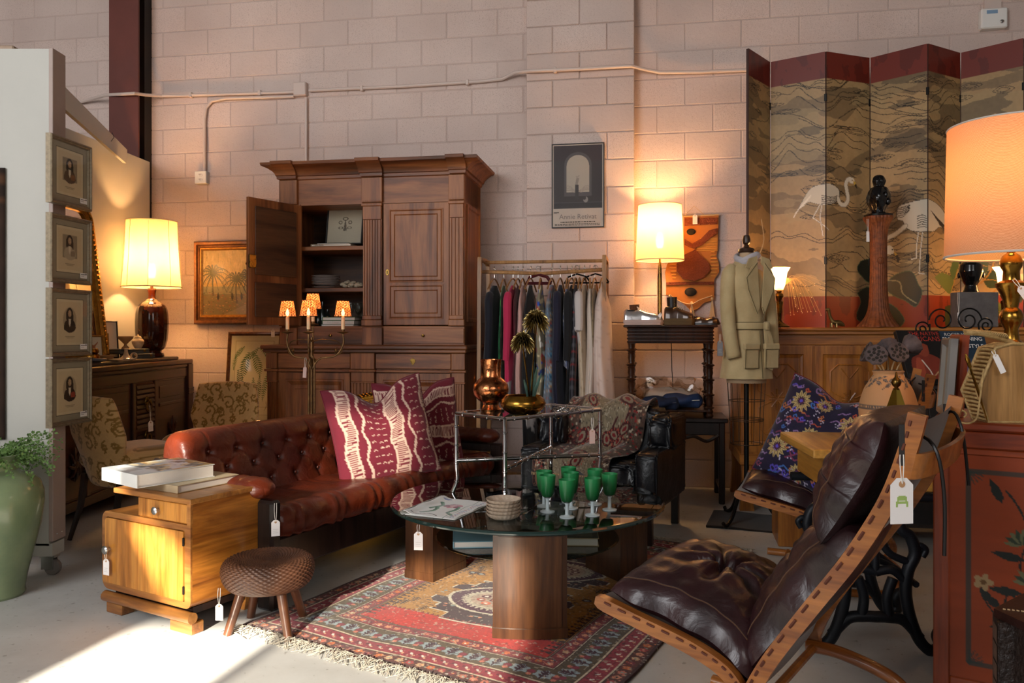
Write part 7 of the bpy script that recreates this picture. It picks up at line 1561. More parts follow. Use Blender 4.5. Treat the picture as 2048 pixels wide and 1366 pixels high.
flam([(868, 380), (890, 310), (960, 285), (1060, 258), (1150, 252), (1235, 310), (1290, 400), (1318, 530), (1240, 490), (1180, 530), (1040, 530), (960, 500), (925, 440), (880, 425)], [(950, 480), (870, 545), (800, 580), (768, 600)], [[(1060, 530), (1045, 640), (1042, 755), (1000, 765)], [(1095, 530), (1078, 680), (1066, 885), (1110, 890)]], (815, 680), [(845, 690), (880, 725), (905, 765), (885, 795), (862, 735)], 1)
SC.blob(SS((770, 660), (815, 645), (850, 690), (835, 720), (785, 715)), '#cfc4b0'); SC.ell(*SS((838, 682))[0], .5, .5, '#1a1410')
for k in range(7): SC.curve(SS((1160 + k * 12, 350 + k * 20), (1220 + k * 8, 420 + k * 14), (1300 - k * 6, 500 + k * 4)), .5, '#3a3028')
for k in range(6): SC.curve(SS((1050, 400 + k * 20), (1090, 385 + k * 20), (1125, 400 + k * 18)), .5, '#3a3028'); SC.curve(SS((880, 330 + k * 14), (930, 320 + k * 16), (985, 300 + k * 8)), .5, '#3a3028')
DG = '#141c12'
for L in ([(560, 780), (640, 775), (640, 960), (560, 900), (530, 840)], [(530, 1050), (640, 1010), (640, 1280), (545, 1290), (525, 1230), (560, 1130)], [(780, 960), (880, 890), (1000, 870), (1060, 980), (1090, 1050), (1040, 1170), (950, 1120), (860, 1080), (790, 1030)], [(780, 1130), (870, 1180), (940, 1280), (900, 1340), (820, 1300)]): SC.blob(SS(*L), DG); SC.curve(SS(*(L + [L[0]])), .4, '#4d5a3a')
SC.curve(SS((800, 945), (900, 960), (930, 1060), (1040, 1140)), .8, '#8a8468')
for L, cc in (([(1190, 920), (1250, 880), (1340, 920), (1350, 1000), (1320, 1060), (1270, 1020)], '#5f6a34'), ([(1320, 860), (1370, 730), (1400, 740), (1395, 850), (1350, 940)], '#4f5f34'), ([(1280, 1170), (1370, 1160), (1370, 1340), (1285, 1340)], '#3b4424')): SC.blob(SS(*L), cc)
SC.curve(SS((1330, 1170), (1330, 1060), (1360, 960), (1390, 850)), .7, '#a8762c')
for px, py, s in ((1935, 545, 14), (1960, 530, 16), (1985, 560, 15), (2010, 545, 14), (1945, 610, 16), (1985, 620, 18), (2030, 590, 15), (2020, 630, 14)): x, y = S(px, py); SC.blob([(x - s * .35, y), (x - s * .1, y - s * .4), (x + s * .3, y - s * .2), (x + s * .3, y + s * .3), (x - s * .1, y + s * .35)], rnd.choice(['#3f4a28', '#5f6a34', '#2c3a22'])); SC.curve([(x - s * .3, y), (x, y), (x + s * .3, y + s * .1)], .5, '#a8762c')
SC.curve([S(1930, 590), S(1965, 565), S(1985, 540), S(1995, 500)], .9, '#a8762c'); SC.curve([S(1940, 600), S(1980, 590), S(2020, 560)], .9, '#a8762c')
SC.curve([S(1522, 440), S(1527, 480), S(1518, 510)], 1.4, '#cfc4b0')
scr = thing('folding_screen', 'six-panel folding screen painted with white flamingos standing on the sideboard', 'folding screen')
plain('screen_edge', '#3a1c12', .5)
for k in range(6):
    a, b = SPT[k], SPT[k + 1]; a = Vector((a.x, a.y, SZ + .001)); b = Vector((b.x, b.y, SZ + .001)); d = b - a; L = d.length; sub = Canvas(PW_, 183, 78); sub.a = SC.a[:, k * 78:(k + 1) * 78]; sub.w, sub.h = 78, SC.h
    p = sheet('panel', sub, lambda u, v: (.004 + u * (L - .008), 0 * u, 1.83 * (1 - v)), 'painted_wood', scr); p.location = a; p.rotation_euler = (0, 0, math.atan2(d.y, d.x))
    MB().bx(.004, .001, 0, L - .004, .018, 1.83, .001).build('panel_back', 'screen_edge', p)
    for z in (.42, 1.5): MB().bx(L - .012, -.003, z, L + .006, .006, z + .05, .002).build('hinge', 'black_metal', p)
# things on the sideboard
def onS(px, Y): v = at(px, 655, Y); return Vector((v.x, v.y, SZ + .001))
def tulip_lamp(label, px, Y, e):
    t = thing('accent_lamp', label, 'lamp', onS(px, Y), 0, 'glass-shade accent lamps')
    MB().lathe([(.062, 0), (.064, .008), (.05, .016), (.025, .03), (.014, .045), (.02, .12), (.024, .16), (.014, .168), (.018, .18), (.028, .195), (.024, .21), (.012, .216), (.018, .226), (.01, .232)], 24).build('base', 'old_brass', t)
    MB().lathe([(.026, .236), (.036, .262), (.042, .3), (.048, .34), (.066, .372)], 32, wob=lambda a, k: 1 + (.05 * math.sin(8 * a) if k == 4 else 0)).build('glass_shade', shade_mat('frosted_shade', '#e8d8b8', '#ffe6b8', .6, .4) if 'frosted_shade' not in MT else 'frosted_shade', t, 180)
    MB().lathe([(0, .26), (.01, .265), (.014, .29), (.008, .312), (0, .316)], 12).build('bulb', 'bulb_warm', t); lamp_light(t.location + Vector((0, 0, .342)), e, .012)
tulip_lamp('small brass lamp with frosted glass shade beside the khaki jacket', 1558, 5.0, 9)
tulip_lamp('small brass lamp with frosted glass shade behind the big brass lamp', 2010, 4.93, 8)
ws = thing('fibre_spray', 'spray of fine pale-tipped fibres arching right of the small lamp', 'ornament', onS(1566, 5.02) + Vector((0, 0, .001))); m = MB(); bl = MB()  # thin curved strands ending in small pale balls
m.tube([(0, 0, 0), (0, .0, .26)], .003, 6)
for k in range(26):
    e = at(1580 + rnd.uniform(0, 72), 565 + rnd.uniform(0, 66), 5.0) - ws.location; q = [(0, 0, .26), (e.x * .5, e.y * .5, max(.3, e.z + .05)), tuple(e)]; m.tube(spline(q, 5), .0009, 4); bl.ball(tuple(e), .0028, 6, 4)
m.build('fibres', plain('fibre', '#d8a860', .4), ws); o = bl.build('fibre_tips', plain('fibre_tip', '#ffdca0', .3), ws); o['kind'] = 'stuff'
bd = thing('brass_dachshund', 'small brass long-necked animal figure between the lamp and the tree pedestal', 'figurine', onS(1672, 4.98))
plain('figure_brass', '#8d7040', .35, metal=.8, c2='#5a4526', vs=30)
MB().tube(spline([(.055, 0, .008), (.02, 0, .026), (-.015, 0, .032), (-.034, 0, .06), (-.045, 0, .1), (-.05, 0, .112), (-.066, 0, .11)], 6), [.003, .006, .01, .013, .015, .017, .018, .018, .018, .017, .016, .015, .014, .013, .012, .011, .0105, .010, .0095, .009, .009, .009, .009, .0095, .010, .011, .0115, .012, .012, .011, .01, .009, .008, .007, .006, .005, .004], 10).build('body', 'figure_brass', bd, 180)
for x, y in ((-.03, -.01), (-.03, .01), (0, -.01), (0, .01)): MB().tube([(x, y, .026), (x, y * 1.4, 0)], [.006, .004], 6).build('leg', 'figure_brass', bd)
tp = thing('tree_pedestal', 'carved terracotta-coloured tree trunk pedestal standing before the screen', 'pedestal', onS(1757, 5.06))
plain('trunk', '#8a4a22', .6, c2='#5d2d14', vs=40, bs=.6, bscale=60, bdist=.006)
prof = [(.118, 0), (.116, .012), (.1, .035), (.078, .07), (.062, .12), (.054, .2), (.05, .32), (.049, .45), (.05, .56), (.056, .62), (.07, .66), (.085, .685), (.085, .7), (0, .7)]
MB().lathe([(p.x, p.y) for p in spline([(a, b, 0) for a, b in prof[:-1]], 5)] + [(0, .7)], 150, wob=lambda a, k: 1 + .035 * math.sin(25 * a + k * .12) * abs(math.sin(11 * a + .05 * k)) + (.10 * math.sin(5 * a) * (1 - k / 14) if k < 14 else 0) + (.06 * math.sin(5 * a + 1) if k > 48 else 0)).build('trunk', 'trunk', tp, 180)
MB().lathe([(.022, 0), (.02, .008), (.012, .012), (0, .012)], 16, M=Matrix.Translation((-.008, -.048, .42)) @ Matrix.Rotation(R(90), 4, 'X')).build('knot', 'trunk', tp)
price_tag('white price tag hanging from the top of the tree pedestal', tp.location + Vector((-.085, -.04, .68)), R(-5), .018, .068, .075, lines=False)
plain('black_gloss', '#0c0b0d', .18, coat=.4)
bs_ = thing('black_statuette', 'glossy black carved statuette on top of the tree pedestal', 'statuette', tp.location + Vector((0, 0, .701)))
MB().lathe([(.085, 0), (.087, .01), (.06, .02), (.045, .026)], 28).build('base', 'black_gloss', bs_)
m = MB().lathe([(p.x, p.y) for p in spline([(.035, .02, 0), (.045, .045, 0), (.062, .085, 0), (.066, .12, 0), (.06, .155, 0), (.048, .18, 0), (.03, .19, 0), (.034, .205, 0), (.038, .225, 0), (.03, .25, 0), (.012, .262, 0), (0, .264, 0)], 5)], 56, wob=lambda a, k: 1 + .10 * math.sin(3 * a + .08 * k) + .05 * math.sin(7 * a - k * .22) + .02 * math.sin(14 * a + k))
m.ball((.02, -.058, .13), (.014, .014, .02), 10, 6).ball((-.028, -.055, .11), (.02, .014, .03), 10, 6).ball((.04, -.045, .09), (.018, .016, .024), 10, 6).ball((.0, -.034, .222), (.008, .008, .012), 8, 6); m.build('carved_figure', 'black_gloss', bs_, 180)
blk = tag(MB().bx(-.115, -.06, 0, .115, .06, .215, .004).build('stone_block', plain('slate_block', '#6d6663', .7, c2='#57504e', vs=14, bs=.5, bscale=50, bdist=.005)), 'rough grey stone block on the sideboard under the black head', 'stone block'); place(blk, onS(1948, 4.93), R(-6))
hb = thing('head_sculpture', 'glossy black sculpted head with a hair bun on the grey stone block', 'sculpture', onS(1942, 4.93) + Vector((0, 0, .216)), R(-30))
def head(u, v):
    a = 2 * math.pi * u; t = v; z = .0 + .21 * t; r = np.interp(t, [0, .08, .2, .32, .45, .6, .8, .93, 1], [.048, .04, .034, .05, .062, .070, .064, .04, 0]); y = -math.cos(a); f_ = 1 + (.12 * max(0, y) ** 6 if .42 < t < .58 else 0) + (.05 * max(0, y) ** 8 if .36 < t < .42 else 0) - (.08 * (max(0, y) ** 2) * abs(math.sin(3 * a)) if .55 < t < .62 else 0)
    return (r * math.sin(a) * .88 * f_, -r * math.cos(a) * f_ - .006 * t, z)
m = MB().grid(head, 40, 50, wrapu=True).ball((0, .072, .15), (.034, .028, .036), 14, 10); m.build('head', 'black_gloss', hb, 180); hb.scale = (1.1, 1.1, 1)
for s in (-1, 1): MB().ball((s * .06, .002, .105), (.008, .014, .02), 10, 6).build('ear', 'black_gloss', hb)
price_tag('tiny white tag on a thread in front of the grey stone block', onS(1917, 4.84) + Vector((0, 0, .21)), 0, .012, .05, .12, lines=False)

# ---------------------------------------------------------------- console with displayed books and iron scroll stand
cn = thing('dark_console', 'low dark bookcase in front of the sideboard holding the propped books', 'bookcase', (2.58, 4.42, 0), R(-8))
MB().bx(-.55, -.19, .845, .55, .19, .868, .004).build('top', 'blackwood', cn)
for x in (-.53, 0, .53): MB().bx(x - .012, -.18, 0, x + .012, .18, .846).build('upright', 'blackwood', cn)
for z in (.1, .46): MB().bx(-.53, -.18, z, .53, .18, z + .02).build('shelf', 'blackwood', cn)
MB().bx(-.53, .17, .1, .53, .18, .846).build('back', 'blackwood', cn)
def standing_book(label, loc, rz, tilt, w, h, cv, texts, cover='book_black'):
    t = thing('display_book', label, 'book', loc, rz, 'books propped on the console'); t.rotation_euler = (tilt, 0, rz)
    MB().bx(-w / 2 + .004, -.026, .004, w / 2 - .004, -.003, h - .004).build('pages', 'page_edge', t); MB().bx(-w / 2, -.03, 0, w / 2, -.026, h, .001).bx(-w / 2, -.003, 0, w / 2, 0, h, .001).bx(-w / 2 - .002, -.03, 0, -w / 2 + .003, 0, h, .001).build('cover', cover, t)
    flat('cover_print', cv, w - .002, h - .002, 'print', t, 0, -.0306, .001)
    for tx, s, x, z, mt, sx in texts: text_mesh('lettering', tx, s, mt, t, (x, -.0312, z), sx=sx)
c = Canvas(24, 30, 90, '#120d0c', 3); c.blob([(3, 29), (4, 18), (8, 15), (12, 14), (17, 15), (21, 19), (23, 29)], '#7a2c1c'); c.blob([(5, 26), (7, 17), (10, 18), (10, 28)], '#a0442c'); c.blob([(9, 14), (9, 8), (12, 6), (15, 8), (15, 14), (12, 16)], '#8a3a24'); c.blob([(8, 13), (8, 7), (12, 4.5), (16, 7), (16.5, 14), (15, 9), (10, 8)], '#0a0808'); c.line([(10, 18), (13, 24), (14, 28)], .7, '#cfc0b0'); c.line([(15, 27), (23, 20)], .6, '#b08a60'); c.shade(.2, 8, 8)
standing_book('large black book with a figure in red and orange lettering on the console', (2.27, 4.36, .875), R(4), R(-26), .245, .305, c, [('THE NATIVE', .032, .03, .283, 'red_print', 1.0), ('AMERICANS', .04, .01, .25, 'red_print', 1.0)])
c = Canvas(24, 30, 90, '#1f3242', 5); c.put((c.y > 17).astype(float), '#2c3f58', .8); c.shade(.3, 7, 7); c.ell(12, 24, 9.5, 4.6, '#8a8494'); c.ell(12, 24, 8, 3.6, '#6a5a72')
for k in range(9): c.ell(12 + 6.5 * math.cos(k * .7), 24 + 2.8 * math.sin(k * .7), 1.5, .8, '#c9b8b4'); c.ell(12 + 6.5 * math.cos(k * .7), 24 + 2.8 * math.sin(k * .7), .7, .4, '#9a4a52')
standing_book('blue cookery book with white lettering and a set table on its cover', (2.50, 4.37, .875), R(-4), R(-26), .245, .30, c, [("ROGER VERGÉ'S", .026, 0, .278, 'pale_print', 1.0), ('ENTERTAINING', .032, 0, .25, 'white_print', .95), ('IN THE', .011, 0, .229, 'pale_print', 1.0), ('FRENCH STYLE', .032, 0, .206, 'white_print', .98)], 'book_blue')
ir = thing('iron_easel', 'black scrolled wrought iron book easel behind the propped books', 'easel', (2.40, 4.47, .869))
def spiral(cx, cz, r0, turns, a0, s=1, n=36): return [(cx + r0 * (1 - .82 * k / n) * math.cos(a0 + s * 2 * math.pi * turns * k / n), 0, cz + r0 * (1 - .82 * k / n) * math.sin(a0 + s * 2 * math.pi * turns * k / n)) for k in range(n + 1)]
for cx, cz, r, a0, s in ((.0, .35, .07, math.pi, -1), (.15, .35, .075, 0, 1), (-.11, .30, .045, 0, 1), (.25, .32, .045, math.pi, -1)): MB().tube(spiral(cx, cz, r, 1.6, a0, s), .0045, 7).build('scroll', 'black_metal', ir)
for x0, x1 in ((-.07, -.065), (.225, .205)): MB().tube([(x0, 0, 0), (x0, 0, .2), (x1, 0, .33)], .005, 7).build('upright', 'black_metal', ir)
MB().bx(-.32, -.16, 0, .26, -.14, .03, .003).bx(-.3, -.15, 0, -.29, .0, .01).bx(.22, -.15, 0, .23, .0, .01).build('ledge', 'black_metal', ir)

# ---------------------------------------------------------------- two leather sling chairs
leather('plum_leather', '#34191c', '#1e0e10', .34, 7, .28, coat=.1)
wood('beech_amber', '#a8662c', '#8a4c1c', 'y', 10, .3, .25)
CSEAT = spline([(-.40, .42, 0), (-.264, .388, 0), (-.124, .355, 0), (-.03, .315, 0), (.012, .26, 0), (.025, .19, 0)], 7)
CBACK = spline([(.0, .20, 0), (.03, .285, 0), (.079, .377, 0), (.171, .516, 0), (.259, .646, 0), (.332, .78, 0), (.372, .894, 0), (.392, .975, 0)], 7)
def cushion(name, P, hw, th, parent, dim, nu=64, nv=64, pw=2.4, off=.012, wr=.0035, mat='plum_leather', seed=0):
    """padded leather pad laid along a side profile; dim = buttons (u, v, depth, radius)"""
    P = [Vector((p[0], p[1], 0)) for p in P]; L = [0]
    for a, b in zip(P, P[1:]): L.append(L[-1] + (b - a).length)
    m = MB()
    for sd in (-1, 1):
        def fn(u, v, sd=sd):
            s = v * L[-1]; k = max(0, min(len(P) - 2, next((q for q in range(len(L) - 1) if L[q + 1] >= s), len(P) - 2))); t = (s - L[k]) / (L[k + 1] - L[k] + 1e-9); p = P[k].lerp(P[k + 1], t); d = (P[min(k + 2, len(P) - 1)] - P[max(k - 1, 0)]).normalized(); nr = Vector((-d.y, d.x, 0))
            x = (u - .5) * 2; y = (v - .5) * 2; e = (max(0, 1 - abs(x) ** pw) * max(0, 1 - abs(y) ** pw)) ** .42
            h = th * e * (1 if sd > 0 else .35) + wr * math.sin(17 * x + 6 * y + seed) * math.cos(11 * y - 5 * x) * e * (sd > 0) * 1.6
            if sd > 0:
                for bu_, bv_, dp, rd in dim:
                    dx, dy = (x - bu_) * hw, (y - bv_) * L[-1] / 2; r = math.hypot(dx, dy); an = math.atan2(dy, dx); h -= dp * math.exp(-(r / rd) ** 2) + dp * .5 * math.exp(-(r / (rd * 5.5)) ** 2) * (.5 + .5 * math.cos(7 * an)) ** 3
            q = p + nr * (off + h * sd); xx = x * hw * (1 - .05 * (1 - abs(y)) * abs(x) + .025 * math.sin(y * 9 + seed) * abs(x) ** 4); return (xx, q.x, q.y)
        m.grid(fn, nu, nv, flip=sd < 0)
    for s in (-1, 1): parent_seam = [fn(.5 + s * .43, .04 + .92 * i / 30) for i in range(31)]; MB().tube([(x, y, z) for x, y, z in parent_seam], .0022, 5).build('piping', 'suede_brown', parent)
    return m.build(name, mat, parent, 180)
def sling_chair(label, loc, rz):
    t = thing('sling_chair', label, 'chair', loc, rz, 'leather sling chairs')
    for sx in (-1, 1):
        x = sx * .295
        for nm, P, w in (('seat_rail', CSEAT, .024), ('back_rail', CBACK, .025)):
            m = MB(); n = len(P); vs = []
            for k, p in enumerate(P):
                d = (P[min(k + 1, n - 1)] - P[max(k - 1, 0)]).normalized(); nr = Vector((-d.y, d.x, 0)); w_ = w * (1 if k > 1 else (.6, .9)[k])
                for ox, on in ((-.014, w_ * .5), (.014, w_ * .5), (.014, -w_), (-.014, -w_)): q = p + nr * on; vs.append((x + ox, q.x, q.y))
            m.add(vs, [(k * 4 + i, k * 4 + (i + 1) % 4, (k + 1) * 4 + (i + 1) % 4, (k + 1) * 4 + i) for k in range(n - 1) for i in range(4)] + [(0, 1, 2, 3), tuple((n - 1) * 4 + i for i in (3, 2, 1, 0))]); r_ = m.build(nm, 'beech_amber', t, 30)
            m = MB()
            for k in range(2, n - 3, 2):                  # sling lacing along the rail
                d = (P[k + 1] - P[k]).normalized(); nr = Vector((-d.y, d.x, 0)); a, b = P[k] + nr * (w * .12), P[k + 1] + nr * (w * .12); m.tube([(x + sx * .0145, a.x, a.y), (x + sx * .016, (a.x + b.x) / 2, (a.y + b.y) / 2), (x + sx * .0145, b.x, b.y)], .0035, 5)
            m.build('lacing', plain('lace_cord', '#5d3020', .8) if 'lace_cord' not in MT else 'lace_cord', r_)
            if nm == 'back_rail': MB().bx(x + sx * .0138, .362, .86, x + sx * .0146, .374, .95, .002).build('slot', 'dark_hole', r_)
        MB().tube(spline([(x * .93, -.30, .018), (x * .93, -.1, .014), (x * .93, .12, .014), (x * .93, .24, .03), (x * .93, .29, .09), (x * .93, .24, .16), (x * .93, .1, .2), (x * .93, .0, .2)], 6), .02, 8, flat=.9, up=(1, 0, 0)).build('runner', 'beech_amber', t, 60)
    for y, z in ((.02, .2), (-.2, .022)): MB().tube([(-.29, y, z), (.29, y, z)], .013, 8).build('cross_bar', 'beech_amber', t)
    m = MB(); N = 16; vs = []
    for k in range(N + 1):
        a = math.pi * (k / N); xx = -.31 * math.cos(a); yy = .372 + .045 * math.sin(a)
        for dz, dy in ((-.028, 0), (.028, .012), (.028, .024), (-.028, .012)): vs.append((xx, yy + dy, .86 + dz))
    m.add(vs, [(k * 4 + i, k * 4 + (i + 1) % 4, (k + 1) * 4 + (i + 1) % 4, (k + 1) * 4 + i) for k in range(N) for i in range(4)] + [(0, 1, 2, 3), (N * 4 + 3, N * 4 + 2, N * 4 + 1, N * 4)]); m.build('back_brace', 'beech_amber', t, 40)
    # canvas sling under the pads
    MB().grid(lambda u, v: (-.285 + .57 * u, CSEAT[int(v * (len(CSEAT) - 8))].x, CSEAT[int(v * (len(CSEAT) - 8))].y - .012 * math.sin(math.pi * u)), 10, 28).build('seat_sling', 'suede_brown', t); MB().grid(lambda u, v: (-.285 + .57 * u, CBACK[4 + int(v * (len(CBACK) - 8))].x + .01 * math.sin(math.pi * u), CBACK[4 + int(v * (len(CBACK) - 8))].y), 10, 34).build('back_sling', 'suede_brown', t)
    cushion('seat_pad', [(-.375, .43), (-.26, .40), (-.12, .365), (-.03, .325), (.02, .28)], .285, .115, t, [(0, -.05, .085, .024)], seed=1)
    cushion('back_pad', [(.02, .30), (.079, .385), (.171, .516), (.245, .63), (.275, .68)], .272, .12, t, [(0, .1, .06, .022)], seed=2)
    cushion('head_pad', [(.225, .63), (.29, .74), (.345, .85), (.365, .93)], .262, .12, t, [], seed=4, wr=.004, off=.045)
    for Q in ([(-.24, .30, .80), (-.24, .38, .93), (-.2, .42, .9), (-.18, .44, .75)], [(.2, .36, .93), (.24, .42, .9), (.24, .44, .8), (.235, .44, .66)]): MB().tube(spline(Q, 5), .004, 6).build('head_strap', 'black_leather_s', t)
    return t
ch1 = sling_chair('plum leather sling chair with amber bentwood frame at the front right', (.733, 2.206, 0), R(-126.2))
ch2 = sling_chair('plum leather sling chair behind the front one, holding the purple pillow', (1.50, 3.78, 0), R(-112))
CM = Matrix.Translation((.733, 2.206, 0)) @ Matrix.Rotation(R(-126.2), 4, 'Z')
tg = price_tag('large white price tag with a green chair print on the front sling chair', at(1790, 905, 1.74) + Vector((-.0, -.03, 0)), R(8), .052, .098, .05, lines=False)
k_ = [c for c in tg.children if c.name.startswith('card')][0]; m = MB()
for x0, z0, x1, z1 in ((-.014, -.105, .014, -.1), (-.014, -.112, -.01, -.105), (.01, -.112, .014, -.105), (-.008, -.098, .008, -.088), (-.011, -.1, -.008, -.09), (.008, -.1, .011, -.09)): m.bx(x0, -.0014, z0 - .0, x1, -.0008, z1)
m.build('chair_print', 'green_print', k_)
# purple ikat pillow on the back chair
def purple():
    c = Canvas(60, 60, 150, '#1c1430', 31); rr = random.Random(4); c.shade(.2, 30, 30); PAL = ['#5a4ab8', '#a8482f', '#8a6a9c', '#3f6ab0', '#7a3350', '#b86a3a']
    def daisy(x, y, s):
        for q in range(12): c.leaf(x + s * .3 * math.cos(q * .524), y + s * .3 * math.sin(q * .524), s * .75, s * .32, q * .524, '#b8a06a'); c.line([(x + s * .4 * math.cos(q * .524), y + s * .4 * math.sin(q * .524)), (x + s * .9 * math.cos(q * .524), y + s * .9 * math.sin(q * .524))], .3, '#5d3a2a')
        c.ell(x, y, s * .3, s * .3, '#4a1d3a'); c.ell(x, y, s * .15, s * .15, '#5a4ab8')
    for k in range(190):
        x, y, s, cc = rr.uniform(0, 60), rr.uniform(0, 60), rr.uniform(1.2, 2.8), rr.choice(PAL); g = k % 4
        if g == 0: c.curve([(x + s * (1 - t * .2) * math.cos(t * 1.5), y + s * (1 - t * .2) * math.sin(t * 1.5)) for t in range(5)], .8, cc)
        elif g == 1: c.poly([(x, y - s), (x + s * .7, y), (x, y + s), (x - s * .7, y)], cc); c.poly([(x, y - s * .5), (x + s * .3, y), (x, y + s * .5), (x - s * .3, y)], '#1c1430')
        elif g == 2: c.line([(x - s, y), (x, y - s * .6), (x + s, y), (x + 2 * s, y - s * .6)], .8, cc)
        else:
            for q in range(4): c.ell(x + rr.uniform(-1.5, 1.5), y + rr.uniform(-1.5, 1.5), .45, .4, '#b8b0c8')
    for x, y, s in ((14, 14, 6.5), (46, 18, 6), (12, 44, 6.5), (40, 46, 6.5), (28, 30, 5), (54, 40, 5), (27, 8, 4.5), (28, 54, 5)): daisy(x, y, s)
    return c
pillow('purple_pillow', 'purple ikat pillow with cream daisies on the back sling chair', (1.42, 3.66, .66), (R(-20), R(16), R(-46)), .50, .50, .22, purple(), .05, group=None, nu=150)

# ---------------------------------------------------------------- iron-legged desk with pot, trinkets
wood('pine_yellow', '#c08a3c', '#a5702a', 'y', 9, .4, .1)
dk = thing('iron_leg_desk', 'yellow wood desk on black cast iron treadle legs at the right', 'desk', (1.325, 3.07, 0), R(-6))
MB().bx(-.23, -.26, .70, .23, .26, .735, .005).build('top', 'pine_yellow', dk); MB().bx(-.17, -.2, .58, .2, .22, .70, .004).build('drawer_case', 'pine_yellow', dk)
def iron_frame(y):
    m = MB(); r = .017; T = lambda pts, rr=r: m.tube(spline([(a * .8, y, b) for a, b in pts], 6), rr, 8, flat=1.0)
    T([(-.25, .56), (.25, .56)], .018)
    for s in (-1, 1):
        T([(s * .3, .045), (s * .315, .075), (s * .29, .095), (s * .265, .07), (s * .275, .035), (s * .24, .015), (s * .19, .05), (s * .15, .13), (s * .13, .22), (s * .14, .3), (s * .17, .36), (s * .15, .42), (s * .11, .45), (s * .10, .52), (s * .12, .56)], .021)
        T([(s * .19, .06), (s * .12, .12), (s * .05, .13), (0, .13)], .02); T([(s * .13, .26), (s * .07, .3), (0, .29)], .016); T([(s * .14, .33), (s * .06, .36), (s * .02, .42), (s * .05, .47), (s * .1, .46)], .014); T([(s * .06, .13), (s * .05, .2), (s * .075, .27)], .018); T([(s * .04, .56), (s * .035, .5), (0, .46)], .013)
        T([(s * .2, .35), (s * .215, .375), (s * .19, .39), (s * .175, .37)], .012)
    T([(0, .29), (0, .46)], .014); return m
for y in (-.2, .2): iron_frame(y).build('iron_leg', 'cast_iron', dk, 60)
m = MB().tube([(-.14, -.2, .25), (-.14, .2, .25)], .012, 8).tube([(.14, -.2, .25), (.14, .2, .25)], .012, 8).tube(spline([(-.14, 0, .25), (-.05, 0, .22), (.05, 0, .28), (.14, 0, .25)], 6), .012, 8); m.build('iron_stretcher', 'cast_iron', dk, 60)
DT = .7355
pot = thing('terracotta_pot', 'round terracotta pot painted with grey leaves on the yellow desk', 'pot', (1.425, 3.03, DT))
pc = Canvas(120, 60, 200, '#b8885c', 4); pc.shade(.08, 12, 6); pc.put(((pc.y > 2) & (pc.y < 6)).astype(float), '#3f3838', .8); pc.put(((pc.y > 34) & (pc.y < 37)).astype(float), '#4a4442', .9)
for x in range(0, 120, 2): pc.ell(x, 35.5, .5, .5, '#b8885c'); pc.ell(x, 4, .5, .5, '#b8885c')
for bx0 in (64, 82, 100, 20, 44):
    for k, (dx, dy, a) in enumerate(((0, 22, -.5), (5, 19, -.15), (6, 22, .2), (11, 17, -.1), (12, 20, .3), (-3, 25, -.4))): pc.leaf(bx0 + dx, dy, 6, 2.4, a, '#4d4442'); pc.line([(bx0 + dx, dy), (bx0 + dx + 5 * math.cos(a), dy + 5 * math.sin(a))], .3, '#8a7a6c')
    pc.curve([(bx0 - 5, 26), (bx0 + 3, 22), (bx0 + 14, 18)], .4, '#4d4442')
PP = spline([(.05, .272, 0), (.056, .268, 0), (.052, .256, 0), (.062, .24, 0), (.085, .2, 0), (.1, .15, 0), (.104, .11, 0), (.096, .06, 0), (.075, .02, 0), (.055, 0, 0)], 5); pr = np.array([p.x for p in PP]); pz = np.array([p.y for p in PP]); pt_ = np.linspace(0, 1, len(PP))
sheet('body', pc, lambda u, v: (np.interp(v, pt_, pr) * np.cos(2 * np.pi * u), np.interp(v, pt_, pr) * np.sin(2 * np.pi * u), np.interp(v, pt_, pz)), 'paper_print', pot, 221, 100)
MB().lathe([(.05, .272), (.044, .268), (.046, .25), (0, .2)], 32).build('inside', 'dark_hole', pot)
plain('lotus', '#3a3030', .75, c2='#5d5050', vs=25, bs=.4)
for k, (px, py, tx, ty) in enumerate(((1752, 712, -.3, -.9), (1794, 706, .1, -1), (1822, 690, .9, .3), (1737, 706, -.9, .2), (1776, 696, 0, .6))):
    lo = thing('lotus_pod', ('dried lotus pod at the left front of the terracotta pot', 'dried lotus pod facing front in the middle of the pot', 'dried lotus pod turned away at the right of the pot', 'dried lotus pod turned away at the far left of the pot', 'dried lotus pod at the back of the bunch')[k], 'lotus pod', pot.location, 0, 'dried lotus pods'); e = at(px, py, 3.0 + .02 * k) - pot.location
    MB().tube(spline([(0, 0, .15), (e.x * .35, e.y * .35, .27), tuple(e * .96)], 6), .0028, 6).build('stem', 'wool_cream', lo)
    d = Vector((tx, ty, .45)).normalized(); q = d.to_track_quat('Z', 'Y').to_matrix().to_4x4(); Mx = Matrix.Translation(e) @ q; R0 = .040
    h = MB().lathe([(.006, -.04), (.016, -.03), (.03, -.012), (R0, .008), (R0 * 1.03, .012), (R0 * .95, .015), (0, .015)], 30, M=Mx, wob=lambda a, q_: 1 + (.05 * math.sin(9 * a) if q_ > 2 else 0)).build('head', 'lotus', lo, 40)
    m = MB()
    for j in range(14): rr2 = R0 * .8 * math.sqrt((j + .5) / 14); a = j * 2.4; m.lathe([(.0065, .0152), (.005, .0165), (.0, .0158)], 10, c=(0, 0, 0), M=Mx @ Matrix.Translation((rr2 * math.cos(a), rr2 * math.sin(a), 0)))
    m.build('seed_holes', 'dark_hole', h)
ob_ = thing('brass_obelisk', 'polished brass pyramid with a ball finial beside the pot', 'ornament', (1.345, 2.80, DT), R(22))
